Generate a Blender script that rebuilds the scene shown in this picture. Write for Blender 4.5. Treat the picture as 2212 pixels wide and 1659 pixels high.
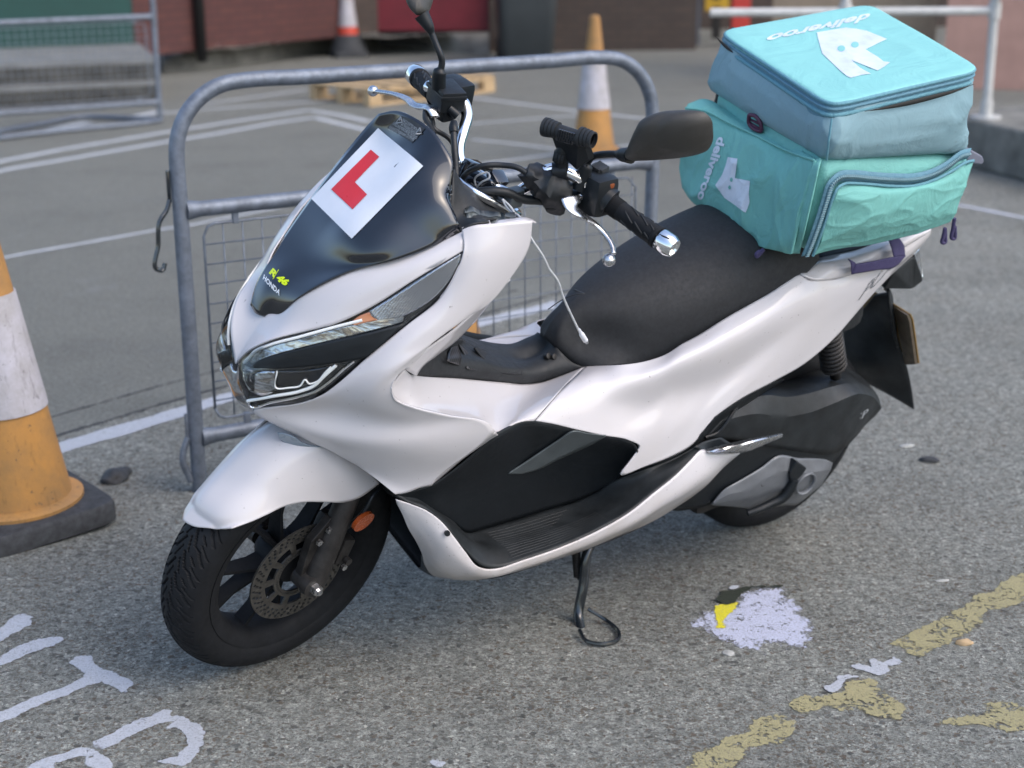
import bpy, bmesh, math, random
from mathutils import Vector, Matrix, noise
from mathutils.bvhtree import BVHTree
R = math.radians
random.seed(7)
scene = bpy.context.scene
for o in list(bpy.data.objects): bpy.data.objects.remove(o)

# ------------------------------------------------------------------ camera
cam_data = bpy.data.cameras.new('camera'); cam = bpy.data.objects.new('camera', cam_data)
scene.collection.objects.link(cam); scene.camera = cam
PITCH, ROLL, CAM_H, FOCAL = 0.297842, -0.00692, 1.44218, 3351.4 / 2212 * 36
_r = Vector((1, 0, 0)); _f = Vector((0, math.cos(PITCH), -math.sin(PITCH))); _u = _r.cross(_f)
_r2 = _r * math.cos(ROLL) + _u * math.sin(ROLL); _u2 = -_r * math.sin(ROLL) + _u * math.cos(ROLL)
cm = Matrix.Identity(4)
for i, ax_ in enumerate((_r2, _u2, -_f)):
    for j in range(3): cm[j][i] = ax_[j]
cm[2][3] = CAM_H
cam.matrix_world = cm
cam_data.lens = FOCAL; cam_data.sensor_width = 36; cam_data.clip_start = 0.05; cam_data.clip_end = 400
cam_data.dof.use_dof = True; cam_data.dof.focus_distance = 2.86; cam_data.dof.aperture_fstop = 3.4
scene.render.resolution_x = 1024; scene.render.resolution_y = 768

# ------------------------------------------------------------------ sky, sun, exposure
SUN_EL, SUN_AZ = R(48), R(122)          # azimuth measured from +Y towards +X
world = bpy.data.worlds.new('World'); scene.world = world; world.use_nodes = True
wn = world.node_tree.nodes; wl = world.node_tree.links
sky = wn.new('ShaderNodeTexSky'); sky.sky_type = 'NISHITA'; sky.sun_disc = False
sky.sun_elevation = SUN_EL; sky.sun_rotation = SUN_AZ; sky.air_density = 1.0; sky.dust_density = 2.5; sky.ozone_density = 1.2
bg = wn['Background']; bg.inputs['Strength'].default_value = 0.15
wl.new(sky.outputs[0], bg.inputs[0])
sd = bpy.data.lights.new('sun', 'SUN'); sd.energy = 0.5; sd.angle = R(64); sd.color = (1.0, 0.90, 0.80)
sun = bpy.data.objects.new('sun', sd); scene.collection.objects.link(sun)
sdir = Vector((math.sin(SUN_AZ) * math.cos(SUN_EL), math.cos(SUN_AZ) * math.cos(SUN_EL), math.sin(SUN_EL)))
sun.rotation_euler = sdir.to_track_quat('Z', 'Y').to_euler(); sun.location = (3, 6, 8)
scene.view_settings.view_transform = 'Standard'; scene.view_settings.look = 'None'
scene.view_settings.gamma = 1; scene.view_settings.exposure = 1.08

# ------------------------------------------------------------------ materials
def srgb(*c):
    return tuple((x / 255 / 12.92 if x / 255 <= .04045 else ((x / 255 + .055) / 1.055) ** 2.4) for x in c)
class NT:
    """small helper round a node tree"""
    def __init__(s, name):
        s.m = bpy.data.materials.new(name); s.m.use_nodes = True
        s.n = s.m.node_tree.nodes; s.l = s.m.node_tree.links; s.p = s.n['Principled BSDF']; s.out = s.n['Material Output']
    def new(s, t, **kw):
        n = s.n.new(t)
        for k, v in kw.items(): setattr(n, k, v)
        return n
    def set(s, **kw):
        for k, v in kw.items():
            k = k.replace('_', ' ')
            v = v if not (isinstance(v, tuple) and len(v) == 3) else v + (1,)
            s.p.inputs[k].default_value = v
        return s
    def inp(s, node, k, v):
        if hasattr(v, 'node') or isinstance(v, bpy.types.NodeSocket): s.l.new(v, node.inputs[k])
        else: node.inputs[k].default_value = v
    def coord(s, kind='Object'):
        return s.new('ShaderNodeTexCoord').outputs[kind]
    def mapping(s, vec, scale=(1, 1, 1), rot=(0, 0, 0), loc=(0, 0, 0)):
        m = s.new('ShaderNodeMapping'); s.l.new(vec, m.inputs[0])
        m.inputs['Scale'].default_value = scale; m.inputs['Rotation'].default_value = rot; m.inputs['Location'].default_value = loc
        return m.outputs[0]
    def noise(s, vec, scale, detail=4, rough=.6, dist=0):
        n = s.new('ShaderNodeTexNoise'); s.l.new(vec, n.inputs['Vector'])
        n.inputs['Scale'].default_value = scale; n.inputs['Detail'].default_value = detail
        n.inputs['Roughness'].default_value = rough; n.inputs['Distortion'].default_value = dist
        return n.outputs['Fac']
    def vor(s, vec, scale, feature='F1', rand=1):
        n = s.new('ShaderNodeTexVoronoi', feature=feature); s.l.new(vec, n.inputs['Vector'])
        n.inputs['Scale'].default_value = scale; n.inputs['Randomness'].default_value = rand
        return n
    def ramp(s, fac, stops, interp='LINEAR'):
        r = s.new('ShaderNodeValToRGB'); s.l.new(fac, r.inputs[0]); r.color_ramp.interpolation = interp
        e = r.color_ramp.elements
        while len(e) < len(stops): e.new(.5)
        for i, (p, c) in enumerate(stops):
            e[i].position = p; e[i].color = (c, c, c, 1) if not isinstance(c, tuple) else c + (1,)
        return r.outputs[0]
    def mix(s, fac, a, b, blend='MIX'):
        m = s.new('ShaderNodeMix', data_type='RGBA', blend_type=blend)
        for k, v in ((0, fac), (6, a), (7, b)):
            if isinstance(v, bpy.types.NodeSocket): s.l.new(v, m.inputs[k])
            else: m.inputs[k].default_value = (v + (1,)) if isinstance(v, tuple) else v
        return m.outputs[2]
    def math(s, op, a, b=0.0, c=None, clamp=False):
        m = s.new('ShaderNodeMath', operation=op); m.use_clamp = clamp
        for k, v in ((0, a), (1, b), (2, c)):
            if v is None: continue
            if isinstance(v, bpy.types.NodeSocket): s.l.new(v, m.inputs[k])
            else: m.inputs[k].default_value = v
        return m.outputs[0]
    def bump(s, h, strength=.3, dist=.01, normal=None):
        b = s.new('ShaderNodeBump'); b.inputs['Strength'].default_value = strength; b.inputs['Distance'].default_value = dist
        s.l.new(h, b.inputs['Height'])
        if normal is not None: s.l.new(normal, b.inputs['Normal'])
        s.l.new(b.outputs[0], s.p.inputs['Normal']); return b.outputs[0]
    def to(s, sock, name): s.l.new(sock, s.p.inputs[name]); return s

def simple(name, col, rough=.5, metal=0., coat=0., nscale=0, namt=.12, bumps=0., bscale=400, spec=.5, coat_rough=.05, rvar=.08):
    t = NT(name); t.set(Base_Color=tuple(col), Roughness=rough, Metallic=metal)
    t.p.inputs['Coat Weight'].default_value = coat; t.p.inputs['Coat Roughness'].default_value = coat_rough
    t.p.inputs['Specular IOR Level'].default_value = spec
    co = t.coord()
    if nscale:
        f = t.noise(co, nscale, 6, .65)
        lo = tuple(max(0, x * (1 - namt)) for x in col); hi = tuple(min(1, x * (1 + namt)) for x in col)
        t.to(t.ramp(f, [(.3, lo), (.7, hi)]), 'Base Color')
        t.to(t.ramp(t.noise(co, nscale * 2.3, 5), [(.3, max(.02, rough - rvar)), (.7, min(1, rough + rvar))]), 'Roughness')
    if bumps: t.bump(t.noise(co, bscale, 3), bumps, .001)
    return t.m

def body_white():
    t = NT('pearl white plastic'); co = t.coord()
    t.set(Roughness=.5, Metallic=0.0); t.p.inputs['Specular IOR Level'].default_value = .25
    t.p.inputs['Coat Weight'].default_value = .8; t.p.inputs['Coat Roughness'].default_value = .04
    base = (.56, .54, .55)
    dust = t.ramp(t.noise(co, 9, 8, .7), [(.45, 0.0), (.8, .22)])
    speck = t.ramp(t.noise(co, 160, 2, .5), [(.735, 0.0), (.77, .7)])
    c = t.mix(dust, base, (.52, .47, .42)); c = t.mix(speck, c, (.12, .10, .09))
    t.to(c, 'Base Color')
    t.to(t.ramp(t.noise(co, 14, 6, .7), [(.35, .45), (.75, .6)]), 'Roughness')
    t.to(t.ramp(t.noise(co, 6, 6, .7), [(.35, .02), (.8, .12)]), 'Coat Roughness')
    return t.m
def dirty_white():
    t = NT('road grimed white plastic'); co = t.coord()
    t.p.inputs['Coat Weight'].default_value = .6; t.p.inputs['Coat Roughness'].default_value = .15
    sx = t.new('ShaderNodeSeparateXYZ'); t.l.new(co, sx.inputs[0])
    d = t.ramp(sx.outputs['Z'], [(.27, .85), (.40, .0)])
    d2 = t.math('MULTIPLY', d, t.ramp(t.noise(co, 12, 8, .7), [(.3, .35), (.65, 1.0)]))
    c = t.mix(d2, (.58, .56, .57), (.34, .29, .24))
    sp = t.ramp(t.noise(co, 190, 2), [(.68, 0.0), (.72, .8)])
    c = t.mix(t.math('MULTIPLY', sp, .6), c, (.08, .07, .06))
    t.to(c, 'Base Color'); t.set(Roughness=.4); return t.m
def weathered(name, col, worn, sc_):
    t = NT(name); co = t.coord(); t.set(Roughness=.6)
    c = t.mix(t.ramp(t.noise(co, sc_, 8, .75), [(.38, 0.0), (.66, 1.0)]), col, worn)
    c = t.mix(t.ramp(t.noise(t.mapping(co, (1, 1, .18)), sc_ * 9, 4, .7), [(.56, 0.0), (.70, .55)]), c, tuple(x * .5 for x in worn))
    c = t.mix(t.ramp(t.noise(co, sc_ * 11, 3, .7), [(.66, 0.0), (.70, .8)]), c, (.05, .05, .045))
    c = t.mix(t.ramp(t.noise(co, sc_ * 2.7, 5, .8), [(.63, 0.0), (.68, .6)]), c, tuple(x * .45 for x in worn))
    t.to(c, 'Base Color'); t.bump(t.noise(co, 70, 4), .25, .003); return t.m
def glass(name, tint=(1, 1, 1), rough=.02):
    t = NT(name)
    tr = t.new('ShaderNodeBsdfTransparent'); tr.inputs[0].default_value = tint + (1,)
    gl = t.new('ShaderNodeBsdfGlossy'); gl.inputs['Roughness'].default_value = rough
    fr = t.new('ShaderNodeFresnel'); fr.inputs[0].default_value = 1.5
    mx = t.new('ShaderNodeMixShader'); t.l.new(t.math('ADD', fr.outputs[0], .03), mx.inputs[0])
    t.l.new(tr.outputs[0], mx.inputs[1]); t.l.new(gl.outputs[0], mx.inputs[2]); t.l.new(mx.outputs[0], t.out.inputs[0])
    return t.m
def fabric(name, col, sc=900, wr=10, dirt=.25, rough=.75, sheen=.1):
    t = NT(name); co = t.coord(); t.set(Roughness=rough)
    d = t.ramp(t.noise(co, 7, 8, .7), [(.4, 0.0), (.85, dirt)])
    c = t.mix(d, tuple(col), tuple(x * .45 + .06 for x in col))
    sp = t.ramp(t.noise(co, 55, 3, .7), [(.68, 0.0), (.75, dirt)])
    c = t.mix(sp, c, (.10, .10, .07))
    t.to(c, 'Base Color')
    b1 = t.bump(t.noise(t.mapping(co, (1, 1.4, 1)), wr, 5, .6, 1.2), .35, .02)
    b = t.new('ShaderNodeBump'); b.inputs['Strength'].default_value = .15; b.inputs['Distance'].default_value = .0006
    t.l.new(t.noise(co, sc, 2), b.inputs['Height']); t.l.new(b1, b.inputs['Normal']); t.l.new(b.outputs[0], t.p.inputs['Normal'])
    return t.m

M = {}
M['white'] = body_white(); M['dirty'] = dirty_white()
M['gloss_black'] = simple('gloss black screen', (.006, .008, .012), .06, coat=1, nscale=20, namt=.3, rvar=.04)
M['black'] = simple('satin black plastic', (.009, .0115, .014), .42, nscale=30, bumps=.12, bscale=700, spec=.35)
M['black_rough'] = simple('grained black plastic', (.014, .016, .018), .6, nscale=40, namt=.3, bumps=.3, bscale=900)
M['dusty'] = simple('dusty dark plastic', (.016, .019, .021), .5, nscale=16, namt=.5, bumps=.2, bscale=300, spec=.35)
M['seat'] = simple('matte seat vinyl', (.013, .0145, .017), .68, nscale=60, namt=.25, bumps=.35, bscale=1200)
M['rubber'] = simple('tyre rubber', (.006, .007, .009), .7, nscale=25, namt=.35, bumps=.2, bscale=500, spec=.3)
M['rim'] = simple('black painted alloy', (.008, .009, .011), .75, spec=.25, nscale=30, namt=.3)
M['chrome'] = simple('chrome', (.86, .87, .88), .07, 1.0)
M['alloy'] = simple('brushed alloy', (.62, .63, .65), .28, 1.0, nscale=60)
M['steel'] = simple('worn brake steel', (.12, .115, .105), .42, .8, nscale=50, namt=.4)
M['dark_steel'] = simple('dirty dark metal', (.035, .033, .032), .5, .5, nscale=22, namt=.6)
M['grey_trim'] = simple('grey accent plastic', (.10, .115, .12), .38, .2, nscale=30)
M['grey_side'] = simple('silver grey crankcase', (.16, .17, .185), .42, .35, nscale=20, namt=.2)
M['paper'] = simple('white plate vinyl', (.66, .69, .74), .35, nscale=18, namt=.03)
M['red'] = simple('red vinyl', (.62, .022, .03), .35, nscale=30, namt=.06)
M['yellow_text'] = simple('fluorescent yellow lettering', (.62, .78, .0), .4)
M['white_text'] = simple('white lettering', (.75, .78, .80), .4)
M['sticker'] = simple('dark sticker', (.03, .033, .038), .5, nscale=90, namt=.4)
M['grey_text'] = simple('worn grey lettering', (.42, .44, .46), .5)
M['lens'] = glass('clear lens'); M['amber'] = simple('amber reflector', (.28, .055, .012), .25, coat=.6, nscale=80)
M['amber_lens'] = simple('amber lens', (.50, .20, .10), .15, .3, coat=1)
M['drl'] = simple('milky light guide', (.82, .84, .82), .2, coat=1)
M['lamp_dark'] = simple('lamp interior', (.10, .105, .11), .12, .85, nscale=60, namt=.5)
M['teal'] = fabric('turquoise bag cloth', (.165, .445, .405), wr=13)
M['lid'] = fabric('turquoise lid cloth', (.22, .53, .515), wr=6, dirt=.12)
M['bluegrey'] = fabric('grey blue bag cloth', (.21, .35, .40), wr=7, dirt=.35)
M['zip'] = fabric('grey zip tape', (.11, .25, .33), wr=30)
M['piping'] = fabric('zip edging', (.12, .30, .37), wr=40)
M['print'] = simple('worn reflective print', (.60, .67, .76), .45, nscale=22, namt=.12)
M['purple'] = simple('purple webbing', (.055, .045, .12), .8, nscale=60, bumps=.6, bscale=600)
M['purple_pl'] = simple('plum plastic buckle', (.07, .02, .05), .4)
M['cable'] = simple('grey white cable', (.55, .56, .57), .4, nscale=80)
M['galv'] = simple('galvanised steel', (.17, .195, .235), .55, .55, nscale=30, namt=.3, bumps=.3, bscale=120)
M['cone_o'] = weathered('faded orange cone', (.45, .22, .055), (.26, .15, .06), 5)
M['cone_w'] = weathered('dirty white reflective sleeve', (.50, .485, .53), (.33, .31, .30), 6)
M['cone_b'] = simple('recycled black rubber base', (.035, .037, .040), .75, nscale=40, namt=.5, bumps=.6, bscale=150)
M['cone_r'] = simple('red cone', (.55, .06, .03), .5, nscale=14)
M['wood'] = simple('raw pallet wood', (.45, .32, .18), .8, nscale=9, namt=.25)
M['plate_y'] = simple('yellow plate edge', (.26, .16, .04), .5)
M['leaf'] = simple('rotting leaf', (.012, .016, .008), .8, nscale=90, namt=.6)

# ------------------------------------------------------------------ mesh helpers
def link(name, me, mat=None, parent=None, smooth=True):
    o = bpy.data.objects.new(name, me); scene.collection.objects.link(o)
    if mat is not None: me.materials.append(M[mat] if isinstance(mat, str) else mat)
    if smooth and len(me.polygons): me.polygons.foreach_set('use_smooth', [True] * len(me.polygons))
    if parent is not None: o.parent = parent
    return o
def mesh(name, vs, fs, mat=None, parent=None, smooth=True, sharp=None):
    me = bpy.data.meshes.new(name); me.from_pydata([tuple(v) for v in vs], [], fs); me.validate(); me.update()
    bm = bmesh.new(); bm.from_mesh(me); bmesh.ops.remove_doubles(bm, verts=bm.verts, dist=1e-6)
    bmesh.ops.recalc_face_normals(bm, faces=bm.faces); bm.to_mesh(me); bm.free()
    o = link(name, me, mat, parent, smooth)
    if sharp: me.set_sharp_from_angle(angle=R(sharp))
    return o
def spline(P, n):
    """resample a polyline through its points with a centripetal-like Catmull-Rom curve"""
    P = [Vector(p) for p in P]
    if len(P) == 1: return [P[0].copy() for _ in range(n)]
    L = [0]
    for a, b in zip(P, P[1:]): L.append(L[-1] + max((b - a).length, 1e-6))
    out = []; T = L[-1]
    for k in range(n):
        t = T * k / (n - 1); i = 0
        while i < len(P) - 2 and t > L[i + 1]: i += 1
        h = L[i + 1] - L[i]; u = (t - L[i]) / h
        def tan(j):
            if j == 0: return (P[1] - P[0]) / (L[1] - L[0])
            if j == len(P) - 1: return (P[-1] - P[-2]) / (L[-1] - L[-2])
            a = (P[j] - P[j - 1]) / (L[j] - L[j - 1]); b = (P[j + 1] - P[j]) / (L[j + 1] - L[j])
            wa = L[j + 1] - L[j]; wb = L[j] - L[j - 1]
            return (a * wa + b * wb) / (wa + wb)
        m0, m1 = tan(i) * h, tan(i + 1) * h
        out.append((2*u**3 - 3*u**2 + 1) * P[i] + (u**3 - 2*u**2 + u) * m0 + (-2*u**3 + 3*u**2) * P[i + 1] + (u**3 - u**2) * m1)
    return out
def grid_faces(nr, nc, off=0, close=False):
    f = []
    for i in range(nr - 1):
        for j in range(nc if close else nc - 1):
            a = off + i * nc + j; b = off + i * nc + (j + 1) % nc
            f.append((a, b, b + nc, a + nc))
    return f
def loft_pts(rows, nu, nv):
    rs = [spline(r, nu) for r in rows]
    cols = [spline([r[i] for r in rs], nv) for i in range(nu)]
    return [[cols[i][j] for i in range(nu)] for j in range(nv)]
def flip(p): return Vector((p[0], -p[1], p[2]))
def relax_grid(g, it):
    nv, nu = len(g), len(g[0])
    for _ in range(it):
        h = [[p.copy() for p in r] for r in g]
        for i in range(1, nv - 1):
            for j in range(1, nu - 1): g[i][j] = h[i][j] * .5 + (h[i - 1][j] + h[i + 1][j] + h[i][j - 1] + h[i][j + 1]) * .125
def far_side(p):
    """other half of the body, falling away more steeply below the tunnel"""
    k = min(1, max(0, (p[0] - .5) / .12)); return Vector((p[0], -p[1], p[2] - max(0, p[1] - .065) * .62 * k))
def loft_lin(rows, k, nv):
    rs = []
    for r in rows:
        r = [Vector(p) for p in r]; q = []
        for a, b in zip(r, r[1:]): q += [a.lerp(b, i / k) for i in range(k)]
        rs.append(q + [r[-1]])
    cols = [spline([r[i] for r in rs], nv) for i in range(len(rs[0]))]
    return [[cols[i][j] for i in range(len(cols))] for j in range(nv)]
def panel(name, rows, mat, parent, nu=14, nv=40, thick=.003, mirror=None, sharp=None, both=False, lin=0, relax=0, far=None):
    """smooth sheet through measured rows; both=True adds the other half of the scooter to the same mesh"""
    g = loft_lin(rows, lin, nv) if lin else loft_pts(rows, nu, nv); nu = len(g[0]); relax_grid(g, relax); vs = [v for r in g for v in r]; fs = grid_faces(nv, nu)
    if both:
        k = len(vs); vs = vs + [flip(v) for v in vs]; fs = fs + [tuple(reversed([i + k for i in f])) for f in grid_faces(nv, nu)]
    o = mesh(name, vs, fs, mat, parent, sharp=sharp)
    if thick:
        m = o.modifiers.new('thickness', 'SOLIDIFY'); m.thickness = thick; m.offset = 0
    if mirror:
        me = bpy.data.meshes.new(name); me.from_pydata([tuple((far or flip)(v)) for v in vs], [], [tuple(reversed(f)) for f in fs])
        me.update(); q = link(name, me, mat, parent)
        if thick:
            m = q.modifiers.new('thickness', 'SOLIDIFY'); m.thickness = thick; m.offset = 0
        if isinstance(mirror, str): q['label'] = mirror
    return o
def tube_geo(P, r, n=12, res=None, caps=True):
    P = [Vector(p) for p in P]
    if res: 
        rad = r if hasattr(r, '__len__') else [r] * len(P)
        Q = spline(P, res)
        R4 = spline([Vector((q, 0, 0)) for q in rad], res) if len(set(rad)) > 1 else [Vector((rad[0], 0, 0))] * res
        if len(set(rad)) > 1:   # resample radius at the same arc fractions as the path
            L = [0]
            for a, b in zip(P, P[1:]): L.append(L[-1] + (b - a).length)
            R4 = []
            for k in range(res):
                t = L[-1] * k / (res - 1); i = 0
                while i < len(P) - 2 and t > L[i + 1]: i += 1
                u = (t - L[i]) / max(1e-9, L[i + 1] - L[i]); R4.append(Vector((rad[i] * (1 - u) + rad[i + 1] * u, 0, 0)))
        P = Q; rr = [q.x for q in R4]
    else: rr = r if hasattr(r, '__len__') else [r] * len(P)
    vs = []; fs = []; T0 = (P[1] - P[0]).normalized()
    N = T0.orthogonal().normalized()
    for i, p in enumerate(P):
        T = ((P[min(i + 1, len(P) - 1)] - P[max(i - 1, 0)])).normalized()
        N = (N - T * N.dot(T)).normalized(); B = T.cross(N)
        for k in range(n):
            a = 2 * math.pi * k / n; vs.append(p + (N * math.cos(a) + B * math.sin(a)) * rr[i])
    fs = grid_faces(len(P), n, close=True)
    if caps: fs += [tuple(range(n))[::-1], tuple((len(P) - 1) * n + k for k in range(n))]
    return vs, fs
def join(geos):
    V = []; F = []
    for v, f in geos:
        k = len(V); V += list(v); F += [tuple(i + k for i in q) for q in f]
    return V, F
def tube(name, P, r, mat, parent=None, n=12, res=None, sharp=40):
    v, f = tube_geo(P, r, n, res); return mesh(name, v, f, mat, parent, sharp=sharp)
def lathe_geo(prof, c, axis, n=48, a0=0, a1=2 * math.pi):
    """prof = list of (distance along axis, radius)"""
    axis = Vector(axis).normalized(); u = axis.orthogonal().normalized(); w = axis.cross(u); c = Vector(c)
    vs = []
    for i in range(n):
        a = a0 + (a1 - a0) * i / n; d = u * math.cos(a) + w * math.sin(a)
        for (h, r) in prof: vs.append(c + axis * h + d * r)
    m = len(prof); fs = []
    for i in range(n):
        for j in range(m - 1):
            a = i * m + j; b = ((i + 1) % n) * m + j
            fs.append((a, b, b + 1, a + 1))
    return vs, fs
def lathe(name, prof, c, axis, mat, parent=None, n=48, sharp=35):
    v, f = lathe_geo(prof, c, axis, n); return mesh(name, v, f, mat, parent, sharp=sharp)
def box_geo(size, M4=Matrix.Identity(4), bev=.0):
    bm = bmesh.new(); bmesh.ops.create_cube(bm, size=1, matrix=M4 @ Matrix.Diagonal((*size, 1)))
    if bev: bmesh.ops.bevel(bm, geom=bm.edges[:] , offset=bev, segments=2, profile=.6, affect='EDGES')
    bm.verts.index_update(); v = [x.co.copy() for x in bm.verts]; f = [tuple(q.index for q in x.verts) for x in bm.faces]; bm.free(); return v, f
def frame(origin, x=(1, 0, 0), up=(0, 0, 1)):
    x = Vector(x).normalized(); z = Vector(up); z = (z - x * z.dot(x)).normalized(); y = z.cross(x)
    m = Matrix.Identity(4)
    for i, a in enumerate((x, y, z)):
        for j in range(3): m[j][i] = a[j]
    for j in range(3): m[j][3] = origin[j]
    return m
def prism_geo(outline, depth):
    """outline: 3D points (front side), extruded along vector depth, triangulated"""
    d = Vector(depth); n = len(outline); bm = bmesh.new()
    a = [bm.verts.new(Vector(p)) for p in outline]; b = [bm.verts.new(Vector(p) + d) for p in outline]
    f1 = bm.faces.new(a); f2 = bm.faces.new(b[::-1])
    for i in range(n): bm.faces.new((a[i], b[i], b[(i + 1) % n], a[(i + 1) % n]))
    bmesh.ops.triangulate(bm, faces=[f1, f2]); bmesh.ops.recalc_face_normals(bm, faces=bm.faces)
    bm.verts.index_update(); v = [x.co.copy() for x in bm.verts]; f = [tuple(q.index for q in x.verts) for x in bm.faces]; bm.free(); return v, f
def prism(name, outline, depth, mat, parent=None, bev=0, smooth=False):
    v, f = prism_geo(outline, depth); o = mesh(name, v, f, mat, parent, smooth=smooth)
    if bev:
        m = o.modifiers.new('edge', 'BEVEL'); m.width = bev; m.segments = 2; m.limit_method = 'ANGLE'
    return o
def fill_grid(outline2d, step):
    """points inside a 2D polygon as a triangulated dense sheet -> verts2d, faces"""
    bm = bmesh.new(); vs = [bm.verts.new((x, y, 0)) for x, y in outline2d]
    f = bm.faces.new(vs); bmesh.ops.triangulate(bm, faces=[f])
    for _ in range(7):
        e = [e for e in bm.edges if e.calc_length() > step]
        if not e: break
        bmesh.ops.subdivide_edges(bm, edges=e, cuts=1, use_grid_fill=False); bmesh.ops.triangulate(bm, faces=bm.faces)
    bm.verts.index_update(); v = [(x.co.x, x.co.y) for x in bm.verts]; F = [tuple(q.index for q in x.verts) for x in bm.faces]; bm.free(); return v, F
def text_geo(body, bold=.0, shear=0., spacing=1.0):
    cu = bpy.data.curves.new('lettering', 'FONT'); cu.body = body; cu.size = 1; cu.offset = bold; cu.shear = shear; cu.space_character = spacing
    cu.resolution_u = 3; ob = bpy.data.objects.new('lettering', cu); scene.collection.objects.link(ob)
    dg = bpy.context.evaluated_depsgraph_get(); me = ob.evaluated_get(dg).to_mesh()
    v = [(p.co.x, p.co.y) for p in me.vertices]; f = [tuple(p.vertices) for p in me.polygons]
    ob.evaluated_get(dg).to_mesh_clear(); bpy.data.objects.remove(ob); bpy.data.curves.remove(cu)
    x0 = min(p[0] for p in v); x1 = max(p[0] for p in v); y0 = 0; y1 = max(p[1] for p in v)
    return [((x - x0) / (x1 - x0), y / (y1 - y0)) for x, y in v], f
def subdiv2d(v, f, step):
    bm = bmesh.new(); V = [bm.verts.new((x, y, 0)) for x, y in v]
    for q in f:
        try: bm.faces.new([V[i] for i in q])
        except ValueError: pass
    for _ in range(5):
        e = [e for e in bm.edges if e.calc_length() > step]
        if not e: break
        bmesh.ops.subdivide_edges(bm, edges=e, cuts=1); bmesh.ops.triangulate(bm, faces=bm.faces)
    bm.verts.index_update(); a = [(x.co.x, x.co.y) for x in bm.verts]; b = [tuple(q.index for q in x.verts) for x in bm.faces]; bm.free(); return a, b
def quad_text(body, O, E, U, bold=0., shear=0., spacing=1.):
    """lettering spanning O->E along its baseline and U from the baseline to the cap tops"""
    O, E, U = Vector(O), Vector(E), Vector(U); v, f = text_geo(body, bold, shear, spacing)
    v, f = subdiv2d(v, f, .12)
    return [O + (E - O) * x + (U - O) * y for x, y in v], f
def bvh_of(o):
    me = o.data; return BVHTree.FromPolygons([v.co for v in me.vertices], [tuple(p.vertices) for p in me.polygons])
def drape(v, tree, d, off):
    """lay points on a surface along direction d, standing off by off"""
    d = Vector(d).normalized(); out = []
    for p in v:
        p = Vector(p); h = tree.ray_cast(p - d * .3, d)
        out.append((h[0] - d * off) if h[0] is not None else p)
    return out
def tag(o, label=None, cat=None, group=None, kind=None):
    for k, v in (('label', label), ('category', cat), ('group', group), ('kind', kind)):
        if v: o[k] = v
    return o
def empty(name, loc=(0, 0, 0), rot=(0, 0, 0)):
    o = bpy.data.objects.new(name, None); scene.collection.objects.link(o); o.location = loc; o.rotation_euler = rot
    o.empty_display_size = .2; return o
def kids(o): return [c for c in bpy.data.objects if c.parent == o]
def copy_tree(o, parent=None):
    c = o.copy(); scene.collection.objects.link(c); c.parent = parent
    for ch in kids(o): copy_tree(ch, c)
    return c
def flute_mat():
    t = NT('fluted indicator lens'); co = t.coord(); t.set(Base_Color=(.34, .36, .39), Roughness=.12, Metallic=.85)
    t.p.inputs['Coat Weight'].default_value = 1
    w = t.new('ShaderNodeTexWave'); t.l.new(t.mapping(co, (1, 1, 1), (0, R(35), 0)), w.inputs['Vector']); w.inputs['Scale'].default_value = 95; w.inputs['Distortion'].default_value = 5; w.inputs['Detail'].default_value = 2; w.inputs['Detail Scale'].default_value = 1.5
    t.to(t.ramp(w.outputs['Fac'], [(.2, (.30, .32, .35)), (.8, (.50, .53, .57))]), 'Base Color')
    t.bump(w.outputs['Fac'], .25, .001); return t.m
def lamp_refl():
    t = NT('lamp reflector'); co = t.coord(); t.set(Roughness=.12, Metallic=.9); t.p.inputs['Coat Weight'].default_value = 1
    n = t.noise(t.mapping(co, (1, 1, 3), (0, R(30), 0)), 16, 3, .5, 1.5)  # streaks of light and dark tone imitate reflections in the lamp
    t.to(t.ramp(n, [(.30, (.16, .17, .19)), (.48, (.60, .66, .72)), (.56, (.30, .28, .27)), (.66, (.75, .74, .70))]), 'Base Color'); t.bump(n, .3, .004); return t.m
def carbon_mat():
    t = NT('carbon weave sticker'); co = t.coord(); t.set(Roughness=.35)
    w = t.new('ShaderNodeTexWave'); t.l.new(t.mapping(co, (1, 1, 1), (0, 0, R(40))), w.inputs['Vector']); w.inputs['Scale'].default_value = 110
    t.to(t.ramp(w.outputs['Fac'], [(.3, (.006, .006, .007)), (.7, (.05, .05, .052))]), 'Base Color'); return t.m
M['seam'] = simple('seat stitching', (.035, .037, .040), .6)
M['lamp_refl'] = lamp_refl(); M['flute'] = flute_mat(); M['carbon'] = carbon_mat()
M['grey_fender'] = simple('blue grey plastic insert', (.22, .27, .32), .3, coat=.6, nscale=30)
M['dark_gloss'] = simple('black enamelled steel', (.012, .016, .020), .22, coat=.6, nscale=40, namt=.4)
M['mirror_black'] = simple('grained mirror shell', (.038, .036, .032), .5, nscale=40, bumps=.35, bscale=1500)
M['amber_dark'] = simple('orange switch', (.20, .05, .01), .4); M['white_plug'] = simple('white plug', (.75, .76, .80), .35)
M['gap'] = simple('dark zip opening', (.02, .02, .018), .8); M['grey_tab'] = simple('grey webbing tab', (.16, .17, .22), .7)
M['plate_back'] = simple('grimy plate back', (.085, .066, .045), .6, nscale=30, namt=.4)
M['hose'] = simple('black rubber hose', (.012, .014, .016), .45, nscale=60)
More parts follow.
